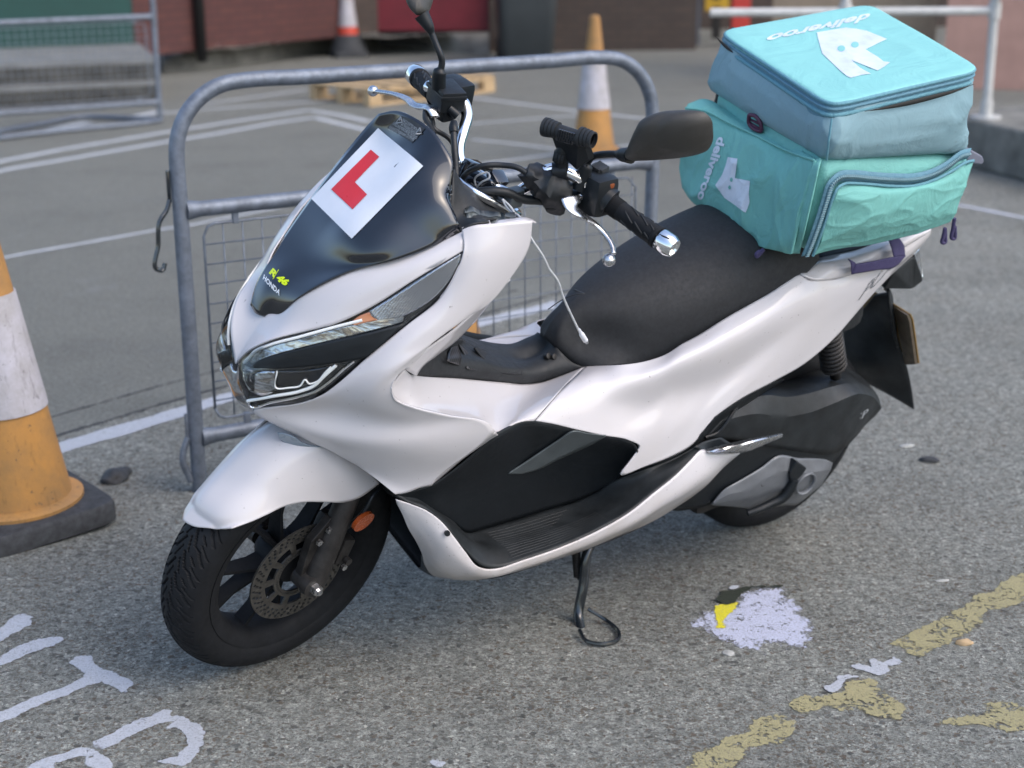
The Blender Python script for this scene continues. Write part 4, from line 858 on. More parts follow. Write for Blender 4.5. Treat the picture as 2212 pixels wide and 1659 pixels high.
fd2 = st(panel('front_mudguard', [[Vector((p[0], -p[1] * .86, p[2])) for p in r[3:]] for r in fen[3:]], 'white', sc, nu=20, nv=50, thick=.003)); fd2['label'] = 'far side skirt of the white front mudguard'; clear_tyre(fd2)
st(panel('mudguard_insert', [[(1.3837,0.0237,0.594),(1.3771,0.0337,0.5968),(1.364,0.0487,0.5937)], [(1.3778,0.0237,0.5799),(1.3648,0.0387,0.5786),(1.3488,0.0536,0.5796)], [(1.3624,0.0287,0.564),(1.3504,0.0486,0.5692),(1.3313,0.0636,0.5732)], [(1.3458,0.0436,0.5624),(1.3264,0.0586,0.5646),(1.3088,0.0716,0.5671)]], 'grey_fender', sc, nu=10, nv=14, thick=.002))
# dark body core that fills the nose and the space over the engine
v, f = join([box_geo((.20, .22, .34), frame((1.16, 0, .74), (1, 0, -.25)), .03), box_geo((.42, .24, .22), frame((.62, 0, .46), (1, 0, -.05)), .03), box_geo((.5, .22, .16), frame((.20, 0, .60), (1, 0, -.25)), .03), box_geo((.10, .16, .20), frame((1.10, 0, .48), (1, 0, -.3)), .03)])
mesh('body_core', v, f, 'black_rough', sc, sharp=40)
# side stand
ss = tube('side_stand', [(.60, .13, .235)] + [(0.6712,0.16,0.1969)] + [(0.6918,0.19,0.1225)] + [(0.7105,0.215,0.0681)] + [(0.7223,0.245,0.0552)] , [.011,.011,.011,.011,.012], 'dark_gloss', sc, n=14, res=30)
tube('stand_foot', [(0.1363,2.9181,0.012),(0.1497,2.8772,0.008),(0.1793,2.8662,0.007),(0.2084,2.8783,0.007),(0.217,2.9206,0.007),(0.1949,2.9693,0.01),(0.1566,2.9839,0.03)], .0045, 'dark_gloss', sc, n=8, res=50).parent = None
sf = bpy.data.objects['stand_foot']; sf.parent = sc; sf.matrix_parent_inverse = SCM.inverted(); SFP = sf
sf.name = 'stand_foot'
a, b = Vector((0.6889,0.14,0.1881)), Vector((0.6899,0.165,0.1333)); d = (b - a).normalized(); u = d.orthogonal().normalized(); w = d.cross(u); hel = []
for i in range(260):
    t = i / 259; an = 2 * math.pi * 18 * t; hel.append(a + (b - a) * t + (u * math.cos(an) + w * math.sin(an)) * .008)
v, f = join([tube_geo(hel, .0016, 6), tube_geo([b, Vector((0.6938,0.19,0.1328))], .004, 6), tube_geo([a, a - d * .03], .004, 6)]); mesh('stand_spring', v, f, 'dark_steel', sc)
# ---- dashboard, clock and cowl behind the screen
panel('dashboard', [[(1.0927,0.1,1.0797),(1.1051,0.125,1.0488),(1.1132,0.15,1.009),(1.1057,0.172,0.9935)], [(1.0365,0.06,1.0252),(1.0581,0.11,1.0314),(1.0735,0.15,1.0129),(1.0706,0.172,1.0079)], [(0.9632,0,0.9978),(1.0058,0.1,1.0005),(1.0144,0.14,0.9984),(1.0215,0.165,1.0045)], [(0.9281,0,0.9879),(0.9577,0.08,0.9831),(0.9813,0.13,0.9929),(0.9923,0.16,1.0023)]], 'black_rough', sc, nu=14, nv=24, both=True, thick=.003)
panel('screen_side_pod', [[(1.0986,0.108,1.0723),(1.111,0.13,1.0344),(1.1183,0.155,1.0061),(1.1116,0.18,0.997)], [(1.0762,0.1,1.0465),(1.0825,0.125,1.029),(1.0889,0.15,1.0118),(1.0945,0.185,1.0109)], [(1.0528,0.1,1.0147),(1.055,0.12,1.012),(1.057,0.15,1.008),(1.0641,0.19,1.0151)]], 'black', sc, nu=14, nv=20, mirror=True)
c0, c1, c2, c3 = [Vector(p) for p in [(1.0785,0.085,1.0418),(0.9743,0.105,0.9915),(0.959,-0.02,1.0073),(1.0285,0.1,1.0232)]]
# clock: rounded housing with a chrome bezel, tilted towards the rider
gc = Vector((0.9857,0.116,0.9986)); gc.y = .002; gm = frame(gc, (.88, 0, .47), (-.47, 0, .88))
def rr_loop(a, b, e, n=48, z=0, skew=0):
    out = []
    for i in range(n):
        t = 2 * math.pi * i / n; c_, s_ = math.cos(t), math.sin(t)
        out.append(Vector((a * abs(c_) ** e * (1 if c_ > 0 else -1), b * abs(s_) ** e * (1 if s_ > 0 else -1), z)))
    return out
def stack_loops(loops, cap0=True, cap1=True):
    n = len(loops[0]); v = [p for l in loops for p in l]; f = grid_faces(len(loops), n, close=True)
    if cap0: f.append(tuple(range(n))[::-1])
    if cap1: f.append(tuple((len(loops) - 1) * n + k for k in range(n)))
    return v, f
v, f = stack_loops([rr_loop(.062, .098, .6, z=-.034), rr_loop(.072, .108, .6, z=-.02), rr_loop(.074, .110, .6, z=-.002)])
ck = mesh('clock', [gm @ p for p in v], f, 'black', sc, sharp=30)
v, f = stack_loops([rr_loop(.075, .111, .6, z=-.006), rr_loop(.078, .114, .6, z=-.002), rr_loop(.078, .114, .6, z=.004), rr_loop(.075, .111, .6, z=.007), rr_loop(.070, .106, .6, z=.006), rr_loop(.069, .105, .6, z=.002)], False, False)
mesh('bezel', [gm @ p for p in v], f, 'chrome', ck)
v, f = stack_loops([rr_loop(.070, .106, .6, z=.0005), rr_loop(.070, .106, .6, z=.003)])
mesh('clock_glass', [gm @ p for p in v], f, 'gloss_black', ck, sharp=30)
# white cap on top of the side panel, its clip and torn edge
panel('panel_cap', [[(1.11,0.178,0.9982),(1.1084,0.175,1.0038)], [(1.0939,0.186,1.0026),(1.0901,0.178,1.0101)], [(1.0634,0.195,1.011),(1.0588,0.182,1.0132)]], 'white', sc, nu=6, nv=12, mirror=True)
panel('panel_cap', [[(1.0601,0.197,1.0115),(1.0442,0.184,1.0123)], [(1.03,0.205,1.0177),(1.0168,0.19,1.0151)], [(1.0032,0.212,1.0198),(0.9949,0.195,1.017)], [(0.9861,0.217,1.0162),(0.9815,0.2,1.0138)]], 'white', sc, nu=6, nv=12, mirror=True)
random.seed(3); tp = [(1.0898,0.15,1.0183),(1.0743,0.15,1.0188),(1.0607,0.155,1.0121),(1.0445,0.16,1.0095),(1.0289,0.165,1.0113),(1.0127,0.17,1.0092),(0.9979,0.172,1.0092)]
tq = spline(tp, 26); v = []
for i, p in enumerate(tq): v += [p + Vector((0, 0, .003 * noise.noise(p * 90))), p + Vector((-.004, -.010 - .008 * noise.noise(p * 60), .004)), p + Vector((0, .012 + .010 * noise.noise(p * 70 + Vector((3, 0, 0))), -.010))]
mesh('torn_tape', v, grid_faces(26, 3), 'grey_trim', sc)

# ---- handlebar
bar = [(0.8657,0.215,1.055),(0.877,0.185,1.0626),(0.9063,0.155,1.0835),(0.9186,0.14,1.0865),(0.9296,0.125,1.0852),(0.9449,0.115,1.0763),(0.9441,0.1,1.0508),(0.9517,0.085,1.0294),(0.9574,0.07,1.0131),(0.9603,0.045,1.0065)] + [(.968, .02, 1.012), (.968, -.02, 1.012)]
barR = [(.968, -.02, 1.012)] + [(0.9436,-0.04,0.9949),(0.9638,-0.07,1.0126),(0.9579,-0.085,1.0295),(0.9399,-0.1,1.0539),(0.9181,-0.12,1.0755),(0.9134,-0.135,1.0866),(0.9118,-0.165,1.0915),(0.9193,-0.2,1.0861),(0.9194,-0.235,1.0798)]
hb = st(tube('handlebar', bar + barR[1:], .0112, 'chrome', sc, n=20, res=150))
v, f = join([box_geo((.05, .075, .035), frame((.972, 0, 1.005), (1, 0, .5)), .008), box_geo((.045, .05, .05), frame((.985, .0, .97), (1, 0, .5)), .008), tube_geo([(.985, 0, .99), (1.03, 0, .88)], .022, 16), box_geo((.035, .03, .03), frame((0.9557,0.02,1.0148), (1, 0, .2), (0, .5, 1)), .005), box_geo((.04, .04, .035), frame((0.9637,-0.03,1.0102), (1, 0, .3)), .006)])
mesh('bar_clamp', v, f, 'gloss_black', hb, sharp=35)
def grip(A, B, parent, side):
    A, B = Vector(A), Vector(B); d = (B - A).normalized(); L = (B - A).length
    prof = [(-.012, .012), (-.012, .0225), (-.004, .0225), (-.003, .0185)] + [(.001 + .0022 * k + e, .0180 + h) for k in range(9) for e, h in ((0, 0), (.0008, .0010), (.0014, 0))] + [(.024, .0178), (L * .5, .0172), (L - .012, .0176), (L - .010, .0205), (L - .003, .0205), (L - .001, .012)]
    g = st(lathe('grip', prof, A, d, 'rubber', sc, n=40, sharp=25)); u = d.orthogonal().normalized(); w = d.cross(u); geos = []
    for k in range(3):
        for q in range(6):
            a0 = q * math.pi / 3 + k * .3; P = []
            for t in range(7):
                h = .035 + k * .026 + t * .004; an = a0 + t * .10; P.append(A + d * h + (u * math.cos(an) + w * math.sin(an)) * .0176)
            geos.append(tube_geo(P, .0016, 6))
    v, f = join(geos); mesh('grip_ribs', v, f, 'black_rough', g)
    lathe('bar_end', [(L, .008), (L + .001, .0195), (L + .004, .0205), (L + .024, .0205), (L + .033, .0165), (L + .033, .0125), (L + .029, .011), (L + .029, 0)], A, d, 'chrome', g, n=40, sharp=25)
    return g
gl = grip((0.8589,0.218,1.0468), (0.8456,0.328,1.0342), sc, 1)
gr = grip((0.9133,-0.212,1.0696), (0.8676,-0.318,1.0527), sc, -1)
# left switch housing
v, f = join([box_geo((.058, .056, .075), frame((0.8675,0.185,1.0552), (1, 0, 0), (.15, -.1, 1)), .016), tube_geo([Vector((0.8748,0.165,1.0631)), Vector((0.8579,0.213,1.0482))], [.025, .026], 24)])
sh = st(mesh('switch_housing', v, f, 'black', sc, sharp=50)); sh['label'] = 'left switch housing with orange indicator switch'
v, f = box_geo((.012, .026, .010), frame((0.8616,0.198,1.0786), (1, 0, 0), (-.2, -.2, 1)), .003); mesh('switch_button', v, f, 'amber_dark', sh, sharp=30)
v, f = join([box_geo((.03, .030, .022), frame((0.854,0.165,1.0866), (1, .3, 0), (0, -.1, 1)), .005)] + [box_geo((.032, .003, .024), frame(Vector((0.854,0.165,1.0866)) + Vector((0, .004 * k, 0)), (1, .3, 0), (0, -.1, 1)), .001) for k in (-2, -1, 0, 1, 2)]); mesh('thumb_switch', v, f, 'black_rough', sh, sharp=30)
# right switch housing and brake fluid reservoir
v, f = join([box_geo((.055, .060, .060), frame((0.9066,-0.175,1.0893), (1, 0, 0)), .012), tube_geo([Vector((0.9094,-0.185,1.0883)), Vector((0.9128,-0.21,1.0685))], [.022, .023], 20)])
sh2 = st(mesh('switch_housing', v, f, 'black', sc, sharp=50)); sh2['label'] = 'right switch housing behind the brake reservoir'
v, f = join([box_geo((.050, .062, .040), frame((0.9455,-0.155,1.1012), (1, -.25, 0), (.1, 0, 1)), .004), box_geo((.054, .066, .008), frame(Vector((0.9468,-0.155,1.1107)), (1, -.25, 0), (.1, 0, 1)), .002), tube_geo([(0.9453,-0.15,1.0816),(0.9425,-0.125,1.0755)], [.013, .010], 14), tube_geo([(0.9565,-0.13,1.0895),(0.9462,-0.115,1.0793)], [.008, .009], 12), box_geo((.03, .04, .03), frame((0.9465,-0.155,1.0716), (1, 0, 0)), .004)])
ms = st(mesh('brake_reservoir', v, f, 'black', sc, sharp=35))
# levers
def blade(name, P, W, T, mat, up):
    P = spline(P, 60); n = len(P); vs = []; N = 14
    def lin(a, t):
        t *= len(a) - 1; i = min(int(t), len(a) - 2); return a[i] * (1 - t + i) + a[i + 1] * (t - i)
    for i, p in enumerate(P):
        d = (P[min(i + 1, n - 1)] - P[max(0, i - 1)]).normalized(); w = Vector(up); w = (w - d * w.dot(d)).normalized(); b = d.cross(w)
        ww, tt = lin(W, i / (n - 1)), lin(T, i / (n - 1))
        for k in range(N):
            a = 2 * math.pi * k / N; vs.append(p + b * ww * math.cos(a) + w * tt * math.sin(a))
    return vs, grid_faces(n, N, close=True) + [tuple(range(N))[::-1], tuple((n - 1) * N + k for k in range(N))]
g1 = blade('', [(0.9299,0.1772,1.0557),(0.9306,0.1921,1.0443),(0.9079,0.2068,1.025),(0.8909,0.2216,1.0138),(0.8858,0.2444,1.0038),(0.8891,0.2642,0.9957),(0.8973,0.2782,0.9884)], [.020,.021,.013,.0075,.006,.0055,.005], [.006,.005,.0048,.0045,.004,.004,.004], '', (0, .1, 1))
bc = Vector((0.9136,0.2842,0.983)); g2 = lathe_geo([(.0118 * math.sin(t * math.pi / 10 - math.pi / 2), .0118 * math.cos(t * math.pi / 10 - math.pi / 2) + 1e-5) for t in range(11)], bc, (0, 1, 0), 24)
v, f = join([g1, g2]); lv = st(mesh('brake_lever', v, f, 'alloy', sc)); lv['label'] = 'left brake lever with ball end'
v, f = join([box_geo((.045, .030, .018), frame((0.89,0.165,1.044), (1, -.4, 0), (.1, 0, 1)), .004)]); mesh('lever_bracket', v, f, 'black', lv, sharp=35)
lathe('pivot_bolt', [(0, 0.0), (0, .0055), (.006, .0055), (.006, .003), (.004, 0)][::1], (0.8988,0.1748,1.0467), (.25, .25, 1), 'alloy', lv, n=6)
g1 = blade('', [(0.9824,-0.135,1.0727),(0.9805,-0.145,1.0817),(0.9771,-0.165,1.0775),(0.9845,-0.195,1.0701),(0.9863,-0.212,1.0735),(0.9938,-0.235,1.0736),(0.9969,-0.262,1.0665),(1.0016,-0.285,1.0593)], [.010,.016,.012,.010,.008,.006,.0055,.005], [.005,.005,.005,.005,.0045,.004,.004,.004], '', (0, .1, 1))
bc = Vector((1.0022,-0.293,1.0564)); g2 = lathe_geo([(.0105 * math.sin(t * math.pi / 10 - math.pi / 2), .0105 * math.cos(t * math.pi / 10 - math.pi / 2) + 1e-5) for t in range(11)], bc, (0, 1, 0), 24)
v, f = join([g1, g2]); lv = st(mesh('brake_lever', v, f, 'alloy', sc)); lv['label'] = 'right brake lever reaching forward past the screen'
# mirrors
def mirror_head(name, outl, off, parent, lab):
    """shell through a measured outline, bulging forward, glass towards the rider"""
    P = [Vector(p) for p in outl]; c_ = sum(P, Vector()) / len(P); n = 72; loop = spline(P + [P[0]], n + 1)[:-1]
    loops = []
    for s_, dx in ((1.0, -.006), (1.0, 0), (.97, .010), (.90, .020), (.78, .029), (.6, .036), (.38, .041), (.15, .043), (.02, .0435)):
        loops.append([c_ + (p - c_) * s_ + Vector(off) * dx for p in loop])
    v, f = stack_loops(loops, False, True); o = st(mesh(name, v, f, 'mirror_black', parent, sharp=70)); o['label'] = lab
    v, f = stack_loops([[c_ + (p - c_) * .97 + Vector(off) * -.003 for p in loop], [c_ + (p - c_) * .02 + Vector(off) * -.003 for p in loop]], False, True)
    mesh('mirror_glass', v, f, 'chrome', o); return o
MO = [(0.9031,0.262,1.1786),(0.9118,0.272,1.2082),(0.9179,0.282,1.2395),(0.9204,0.292,1.2647),(0.9153,0.308,1.2783),(0.9032,0.328,1.2881),(0.8921,0.352,1.2975),(0.8819,0.367,1.2989),(0.8749,0.377,1.2921),(0.866,0.382,1.2707),(0.8559,0.38,1.2454),(0.8546,0.375,1.2301),(0.854,0.362,1.2165),(0.858,0.342,1.2023),(0.8723,0.315,1.188),(0.8878,0.288,1.1755),(0.8967,0.272,1.1698),(0.901,0.264,1.1714)]
mo = mirror_head('mirror', MO, (1, -.12, -.1), sc, 'left mirror shell in front of the bag')
MD = [flip(Vector(p)) for p in MO]; stR = [(0.9546,-0.215,1.2194)]; sh_ = Vector(stR[0]) - (MD[0])
RM = Matrix.Rotation(R(28), 4, 'X')
mo2 = mirror_head('mirror', [(0.9889,-0.222,1.2353),(0.9934,-0.236,1.2418),(0.9935,-0.252,1.2529),(0.988,-0.266,1.2643),(0.972,-0.28,1.2777),(0.9478,-0.29,1.2891),(0.9271,-0.29,1.296),(0.9195,-0.275,1.2894),(0.9234,-0.26,1.275),(0.9349,-0.245,1.2614),(0.9502,-0.23,1.2484),(0.9707,-0.218,1.2372)], (.7, .6, .2), sc, 'right mirror shell cut by the top edge of the view')
st(tube('mirror_stem', [(0.8964,0.165,1.0591),(0.8925,0.165,1.0803),(0.8914,0.165,1.1047),(0.8902,0.165,1.1099),(0.8909,0.17,1.1206),(0.8965,0.182,1.1334),(0.8976,0.2,1.1451),(0.8959,0.228,1.1588),(0.8961,0.24,1.1639),(0.8999,0.262,1.1741)], [.0135,.0135,.0125,.0065,.0062,.006,.006,.006,.0115,.0145], 'black', sc, n=18, res=70, sharp=70))
st(tube('mirror_stem', [(0.9636,-0.16,1.1171),(0.9674,-0.16,1.1513),(0.9665,-0.16,1.1557),(0.9653,-0.162,1.1698),(0.9671,-0.165,1.1778),(0.9692,-0.18,1.1941),(0.9712,-0.195,1.2104),(0.9745,-0.2,1.2191),(0.9818,-0.218,1.2376)], [.0135,.0125,.0065,.006,.006,.0058,.0058,.0095,.0145], 'black', sc, n=18, res=70, sharp=70))
# black tape wrapped round cables beside the clamp, hoses
v, f = join([tube_geo([(0.968,0.1,1.076),(0.9457,0.12,1.0626),(0.9267,0.14,1.0497),(0.905,0.155,1.0447)], [.016,.030,.034,.022], 14, 16), tube_geo([(0.9145,0.12,1.0258),(0.9084,0.135,1.0155),(0.9016,0.14,0.9997)], [.022,.022,.010], 10, 10)])
for i, p in enumerate(v): p += Vector((noise.noise(p * 60), noise.noise(p * 60 + Vector((5, 0, 0))), noise.noise(p * 60 + Vector((0, 9, 0))))) * .010
st(mesh('cable_wrap', v, f, 'hose', sc, sharp=45))
HS = [([(1.0129,-0.02,0.998),(1.0024,-0.04,1.022),(0.9946,-0.06,1.0483),(0.9838,-0.08,1.0678),(0.9681,-0.1,1.0774)], .0062), ([(1.0256,0,1.0106),(1.0379,0.03,1.0544),(1.0269,0.05,1.073),(1.0022,0.07,1.0797),(0.9848,0.095,1.0828),(0.9744,0.11,1.0761),(0.9554,0.12,1.0561)], .0052),
 ([(1.0364,0.05,1.0213),(1.0196,0.07,1.0312),(0.9933,0.09,1.033),(0.9665,0.105,1.0228),(0.934,0.12,1.0207),(0.9199,0.13,1.0198)], .0085), ([(0.9862,-0.16,1.0741),(1.002,-0.14,1.0704),(1.0064,-0.12,1.0651),(1.0128,-0.1,1.0602)], .0050),
 ([(0.9852,-0.155,1.0763),(0.9839,-0.14,1.0643),(0.996,-0.12,1.0602),(0.9718,-0.1,1.0437),(0.9599,-0.08,1.0165)], .0046), ([(1.0003,-0.02,1.0002),(1.0138,0,1.0317),(1.0256,0.03,1.0643),(1.0017,0.05,1.0605)], .0035)]
for P, r in HS: st(tube('control_cable', P, r, 'hose', sc, n=10, res=40))
st(tube('hose_ferrule', [(0.983,-0.08,1.0677),(0.9794,-0.087,1.073),(0.9724,-0.095,1.0774)], [.0085,.009,.0075], 'black', sc, n=12, res=10))
st(tube('thin_wire', [(1.0049,0.02,1.0151),(1.0101,0.02,1.0286),(1.0093,0.03,1.0428),(1.0011,0.04,1.0493),(1.0054,0.05,1.0459),(1.0119,0.04,1.0329),(1.0107,0.03,1.0183)], .0018, 'cable', sc, n=6, res=50))
v, f = box_geo((.03, .022, .035), frame((0.9756,0.09,1.02), (1, 0, 0)), .004); st(mesh('cable_tie', v, f, 'grey_trim', sc, sharp=30))
# phone holder clamped on the bar
ph_c = Vector((0.9213,0.145,1.1139)); 
geos = [tube_geo([(0.9227,0.138,1.0836),(0.9251,0.138,1.0976),(0.9267,0.138,1.1088)], [.016,.013,.012], 14), tube_geo([(0.9294,0.138,1.1119),(0.9324,0.138,1.1246),(0.9333,0.138,1.1368)], [.014,.0135,.008], 12),
        lathe_geo([(-.012,.011),(-.012,.0165),(.012,.0165),(.012,.011)], (0.926,0.137,1.0864), Vector(bar[3]) - Vector(bar[5]), 20)]
v, f = join(geos); ph = st(mesh('phone_holder', v, f, 'black', sc, sharp=35))
pf = [(0.9582,0.13,1.1558),(0.9515,0.13,1.1441),(0.939,0.13,1.1246),(0.9336,0.16,1.1236),(0.928,0.18,1.1083),(0.9208,0.19,1.1307),(0.9351,0.19,1.1597),(0.9423,0.185,1.1716),(0.9445,0.18,1.1618),(0.953,0.155,1.1591)]
v, f = prism_geo([Vector(p) for p in [(0.9518,0.125,1.1523),(0.9385,0.13,1.1285),(0.9312,0.145,1.1184),(0.9265,0.175,1.1082),(0.9181,0.19,1.1328),(0.9353,0.188,1.1614),(0.9421,0.178,1.1604)]], (-.012, 0, .004)); o = mesh('back_plate', v, f, 'black', ph, sharp=30)
d1 = (Vector((0.9418,0.195,1.1816)) - Vector((0.9595,0.125,1.1707)))
geos = [tube_geo([Vector((0.9553,0.135,1.1695)), Vector((0.9458,0.185,1.1775))], [.0125, .012], 18)]
for q, w_ in (((0.958,0.125,1.1692), 0), ((0.9436,0.195,1.1819), 1)):
    for k in range(4): geos.append(lathe_geo([(-.0035,.012),(-.003,.0170 - .0008 * k),(.003,.0170 - .0008 * k),(.0035,.012)], Vector(q) + d1.normalized() * (.007 * (k - 1.5)), d1, 20))
v, f = join(geos); cb = mesh('clamp_jaw', v, f, 'black_rough', ph, sharp=35)
geos = [box_geo((.004, .004, .022), frame(Vector((0.9644,0.1496,1.1702)) * (1 - k / 6) + Vector((0.9576,0.1774,1.1746)) * (k / 6), (1, 0, 0)), .001) for k in range(7)]
v, f = join(geos); mesh('jaw_rib', v, f, 'gloss_black', cb)
v, f = join([lathe_geo([(-.012,.005)] + [(.0, .005)], (0.9324,0.138,1.1165), (0, 0, 1), 12)] + [box_geo((.026, .004, .018), Matrix.Translation((0.9324,0.138,1.1165)) @ Matrix.Rotation(k * math.pi / 6, 4, 'Z')) for k in range(6)]); mesh('tightening_knob', v, f, 'black_rough', ph)

# ---- charging cable hanging from the cockpit
cab = [(0.9938,0.12,1.0196),(0.9904,0.13,1.0089),(0.9861,0.15,1.0039),(0.9901,0.17,1.0088),(0.982,0.21,0.9788),(0.9569,0.215,0.9466)] + [(0.9409,0.215,0.922),(0.9155,0.212,0.8939),(0.8915,0.208,0.8526),(0.8638,0.204,0.8113),(0.8357,0.2,0.7707)]
root = empty('charging_cable'); root.matrix_world = SCM; tag(root, 'thin grey white charging cable dangling in front of the seat', 'cable')
tube('lead', cab, .0021, 'cable', root, n=10, res=90)
tube('second_lead', [(0.992,0.12,1.018),(0.9874,0.14,1.0114),(0.986,0.155,1.0031)], .002, 'cable', root, n=8, res=12)
tube('plug', [(0.8364,0.2,0.7741),(0.8291,0.199,0.7642),(0.8277,0.199,0.7623),(0.8136,0.197,0.7447)], [.0028,.0035,.0052,.0052], 'white_plug', root, n=14, res=20)
tube('connector_tip', [(0.8136,0.197,0.7447),(0.8081,0.196,0.7386)], .0032, 'alloy', root, n=10)
# ================================================================== GROUND
JA = [Vector(p) for p in [(-1.3156,4.2154,0),(-1.0108,4.5749,0)] + [(0.1423,5.8523,0)]]
jn = Vector((-(JA[2] - JA[0]).y, (JA[2] - JA[0]).x, 0)).normalized()      # points away from the camera
def ground_mat():
    t = NT('worn exposed aggregate concrete'); co = t.coord('Object'); flat = t.mapping(co, (1, 1, 1))
    sx = t.new('ShaderNodeSeparateXYZ'); t.l.new(co, sx.inputs[0])
    dist = t.math('ADD', t.math('ADD', t.math('MULTIPLY', sx.outputs['X'], jn.x), t.math('MULTIPLY', sx.outputs['Y'], jn.y)), -jn.dot(JA[0]))
    far = t.ramp(t.math('MULTIPLY', dist, 1.0), [(.0, 0.0), (.02, 1.0)])
    wob = t.new('ShaderNodeTexNoise'); t.l.new(co, wob.inputs['Vector']); wob.inputs['Scale'].default_value = 75; wob.inputs['Detail'].default_value = 4
    wv = t.new('ShaderNodeVectorMath', operation='MULTIPLY_ADD'); t.l.new(wob.outputs['Color'], wv.inputs[0]); wv.inputs[1].default_value = (.024, .024, 0); t.l.new(co, wv.inputs[2])
    v1 = t.vor(wv.outputs[0], 62); v2 = t.vor(wv.outputs[0], 118); v3 = t.vor(wv.outputs[0], 240)
    def sel(v, lo, hi):   # which cells hold a stone
        s_ = t.new('ShaderNodeSeparateColor'); t.l.new(v.outputs['Color'], s_.inputs[0]); return s_, t.ramp(s_.outputs[0], [(lo, 0.0), (hi, 1.0)], 'LINEAR')
    s1, k1 = sel(v1, .60, .61); s2, k2 = sel(v2, .55, .56); s3, k3 = sel(v3, .62, .63)
    in1 = t.math('MULTIPLY', k1, t.ramp(v1.outputs['Distance'], [(.30, 1.0), (.40, 0.0)]))
    in2 = t.math('MULTIPLY', k2, t.ramp(v2.outputs['Distance'], [(.30, 1.0), (.42, 0.0)]))
    in3 = t.math('MULTIPLY', k3, t.ramp(v3.outputs['Distance'], [(.30, 1.0), (.45, 0.0)]))
    pal = [(0.0, (.075, .08, .08)), (.22, (.16, .155, .14)), (.38, (.20, .14, .095)), (.50, (.25, .235, .21)), (.64, (.15, .105, .07)), (.76, (.32, .32, .31)), (.88, (.14, .145, .15)), (.96, (.60, .59, .56))]
    c1 = t.ramp(s1.outputs[1], pal, 'CONSTANT'); c2 = t.ramp(s2.outputs[1], pal, 'CONSTANT'); c3 = t.ramp(s3.outputs[2], [(0, (.06, .06, .06)), (.4, (.17, .16, .15)), (.7, (.10, .085, .07)), (.92, (.55, .55, .53))], 'CONSTANT')
    fine = t.ramp(t.noise(co, 125, 6, .95), [(.42, 0.0), (.58, 1.0)]); mid = t.noise(co, 34, 6, .7); big = t.noise(co, 1.6, 6, .62)
    mat_ = t.mix(fine, (.22, .225, .21), (.78, .79, .75))
    mat_ = t.mix(t.ramp(mid, [(.38, .0), (.62, .55)]), mat_, (.22, .225, .21))
    c = t.mix(t.math('MULTIPLY', in3, .75), mat_, c3); c = t.mix(t.math('MULTIPLY', in2, .85), c, c2); c = t.mix(t.math('MULTIPLY', in1, .85), c, c1)
    pit = t.ramp(t.vor(co, 110).outputs['Distance'], [(.10, 1.0), (.17, 0.0)]); c = t.mix(t.math('MULTIPLY', pit, t.ramp(mid, [(.5, 0.0), (.55, .8)])), c, (.03, .032, .03))
    # smoother tamped slab beyond the joint
    rib = t.new('ShaderNodeTexWave'); t.l.new(t.mapping(co, (1, 1, 1), (0, 0, R(-58))), rib.inputs['Vector']); rib.inputs['Scale'].default_value = 13; rib.inputs['Distortion'].default_value = 7; rib.inputs['Detail'].default_value = 4; rib.inputs['Detail Scale'].default_value = 2.2
    edge = t.ramp(dist, [(.16, 0.0), (.30, 1.0)])
    ribk = t.math('MULTIPLY', t.math('MULTIPLY', rib.outputs['Fac'], edge), t.ramp(big, [(.35, .25), (.6, 1.0)]))
    fc = t.mix(t.ramp(t.noise(co, 80, 8, .8), [(.36, 0.0), (.64, 1.0)]), (.15, .15, .135), (.42, .42, .39)); fc = t.mix(t.ramp(t.noise(co, 17, 6, .7), [(.42, 0.0), (.62, .45)]), fc, (.24, .236, .215)); fc = t.mix(t.math('MULTIPLY', ribk, .55), fc, (.17, .17, .155))
    fc = t.mix(t.math('MULTIPLY', in2, .35), fc, c2)
    lt = t.math('MULTIPLY', t.ramp(t.noise(co, 2.2, 7, .7), [(.60, 0.0), (.70, .5)]), edge); fc = t.mix(lt, fc, (.32, .33, .34))
    st_ = t.noise(t.mapping(co, (26, 3, 1), (0, 0, R(-52))), 1, 5, .7); c = t.mix(t.ramp(st_, [(.52, 0.0), (.70, .22)]), c, (.13, .132, .122))
    c = t.mix(t.ramp(t.noise(co, 420, 3, .8), [(.60, 0.0), (.65, .7)]), c, (.78, .78, .75)); c = t.mix(t.ramp(t.noise(co, 7, 6, .75), [(.50, 0.0), (.72, .25)]), c, (.42, .42, .38))
    cl = t.ramp(t.noise(co, 52, 6, .85, .5), [(.46, 0.0), (.56, .6)]); c = t.mix(cl, c, (.13, .132, .12))
    br = t.math('MULTIPLY', t.ramp(t.noise(co, 130, 4, .7), [(.53, 0.0), (.60, .9)]), t.ramp(t.noise(co, 3.5, 4, .6), [(.42, .3), (.6, .9)])); c = t.mix(br, c, (.19, .135, .09))
    v4 = t.vor(wv.outputs[0], 88); s4, k4 = sel(v4, .925, .93); c = t.mix(t.math('MULTIPLY', k4, t.ramp(v4.outputs['Distance'], [(.22, 1.0), (.32, 0.0)])), c, (.66, .66, .62))
    c = t.mix(far, c, fc)
    stain = t.ramp(big, [(.30, .80), (.5, 1.0), (.72, 1.12)]); c = t.mix(1.0, c, stain, 'MULTIPLY'); c = t.mix(1.0, c, (1.42, 1.43, 1.38), 'MULTIPLY')
    # ground colour darkened in a soft-edged patch below the engine
    d2 = t.new('ShaderNodeVectorMath', operation='DISTANCE'); t.l.new(t.mapping(co, (1, .8, 1)), d2.inputs[0]); d2.inputs[1].default_value = (.30, 3.35 * .8, 0)
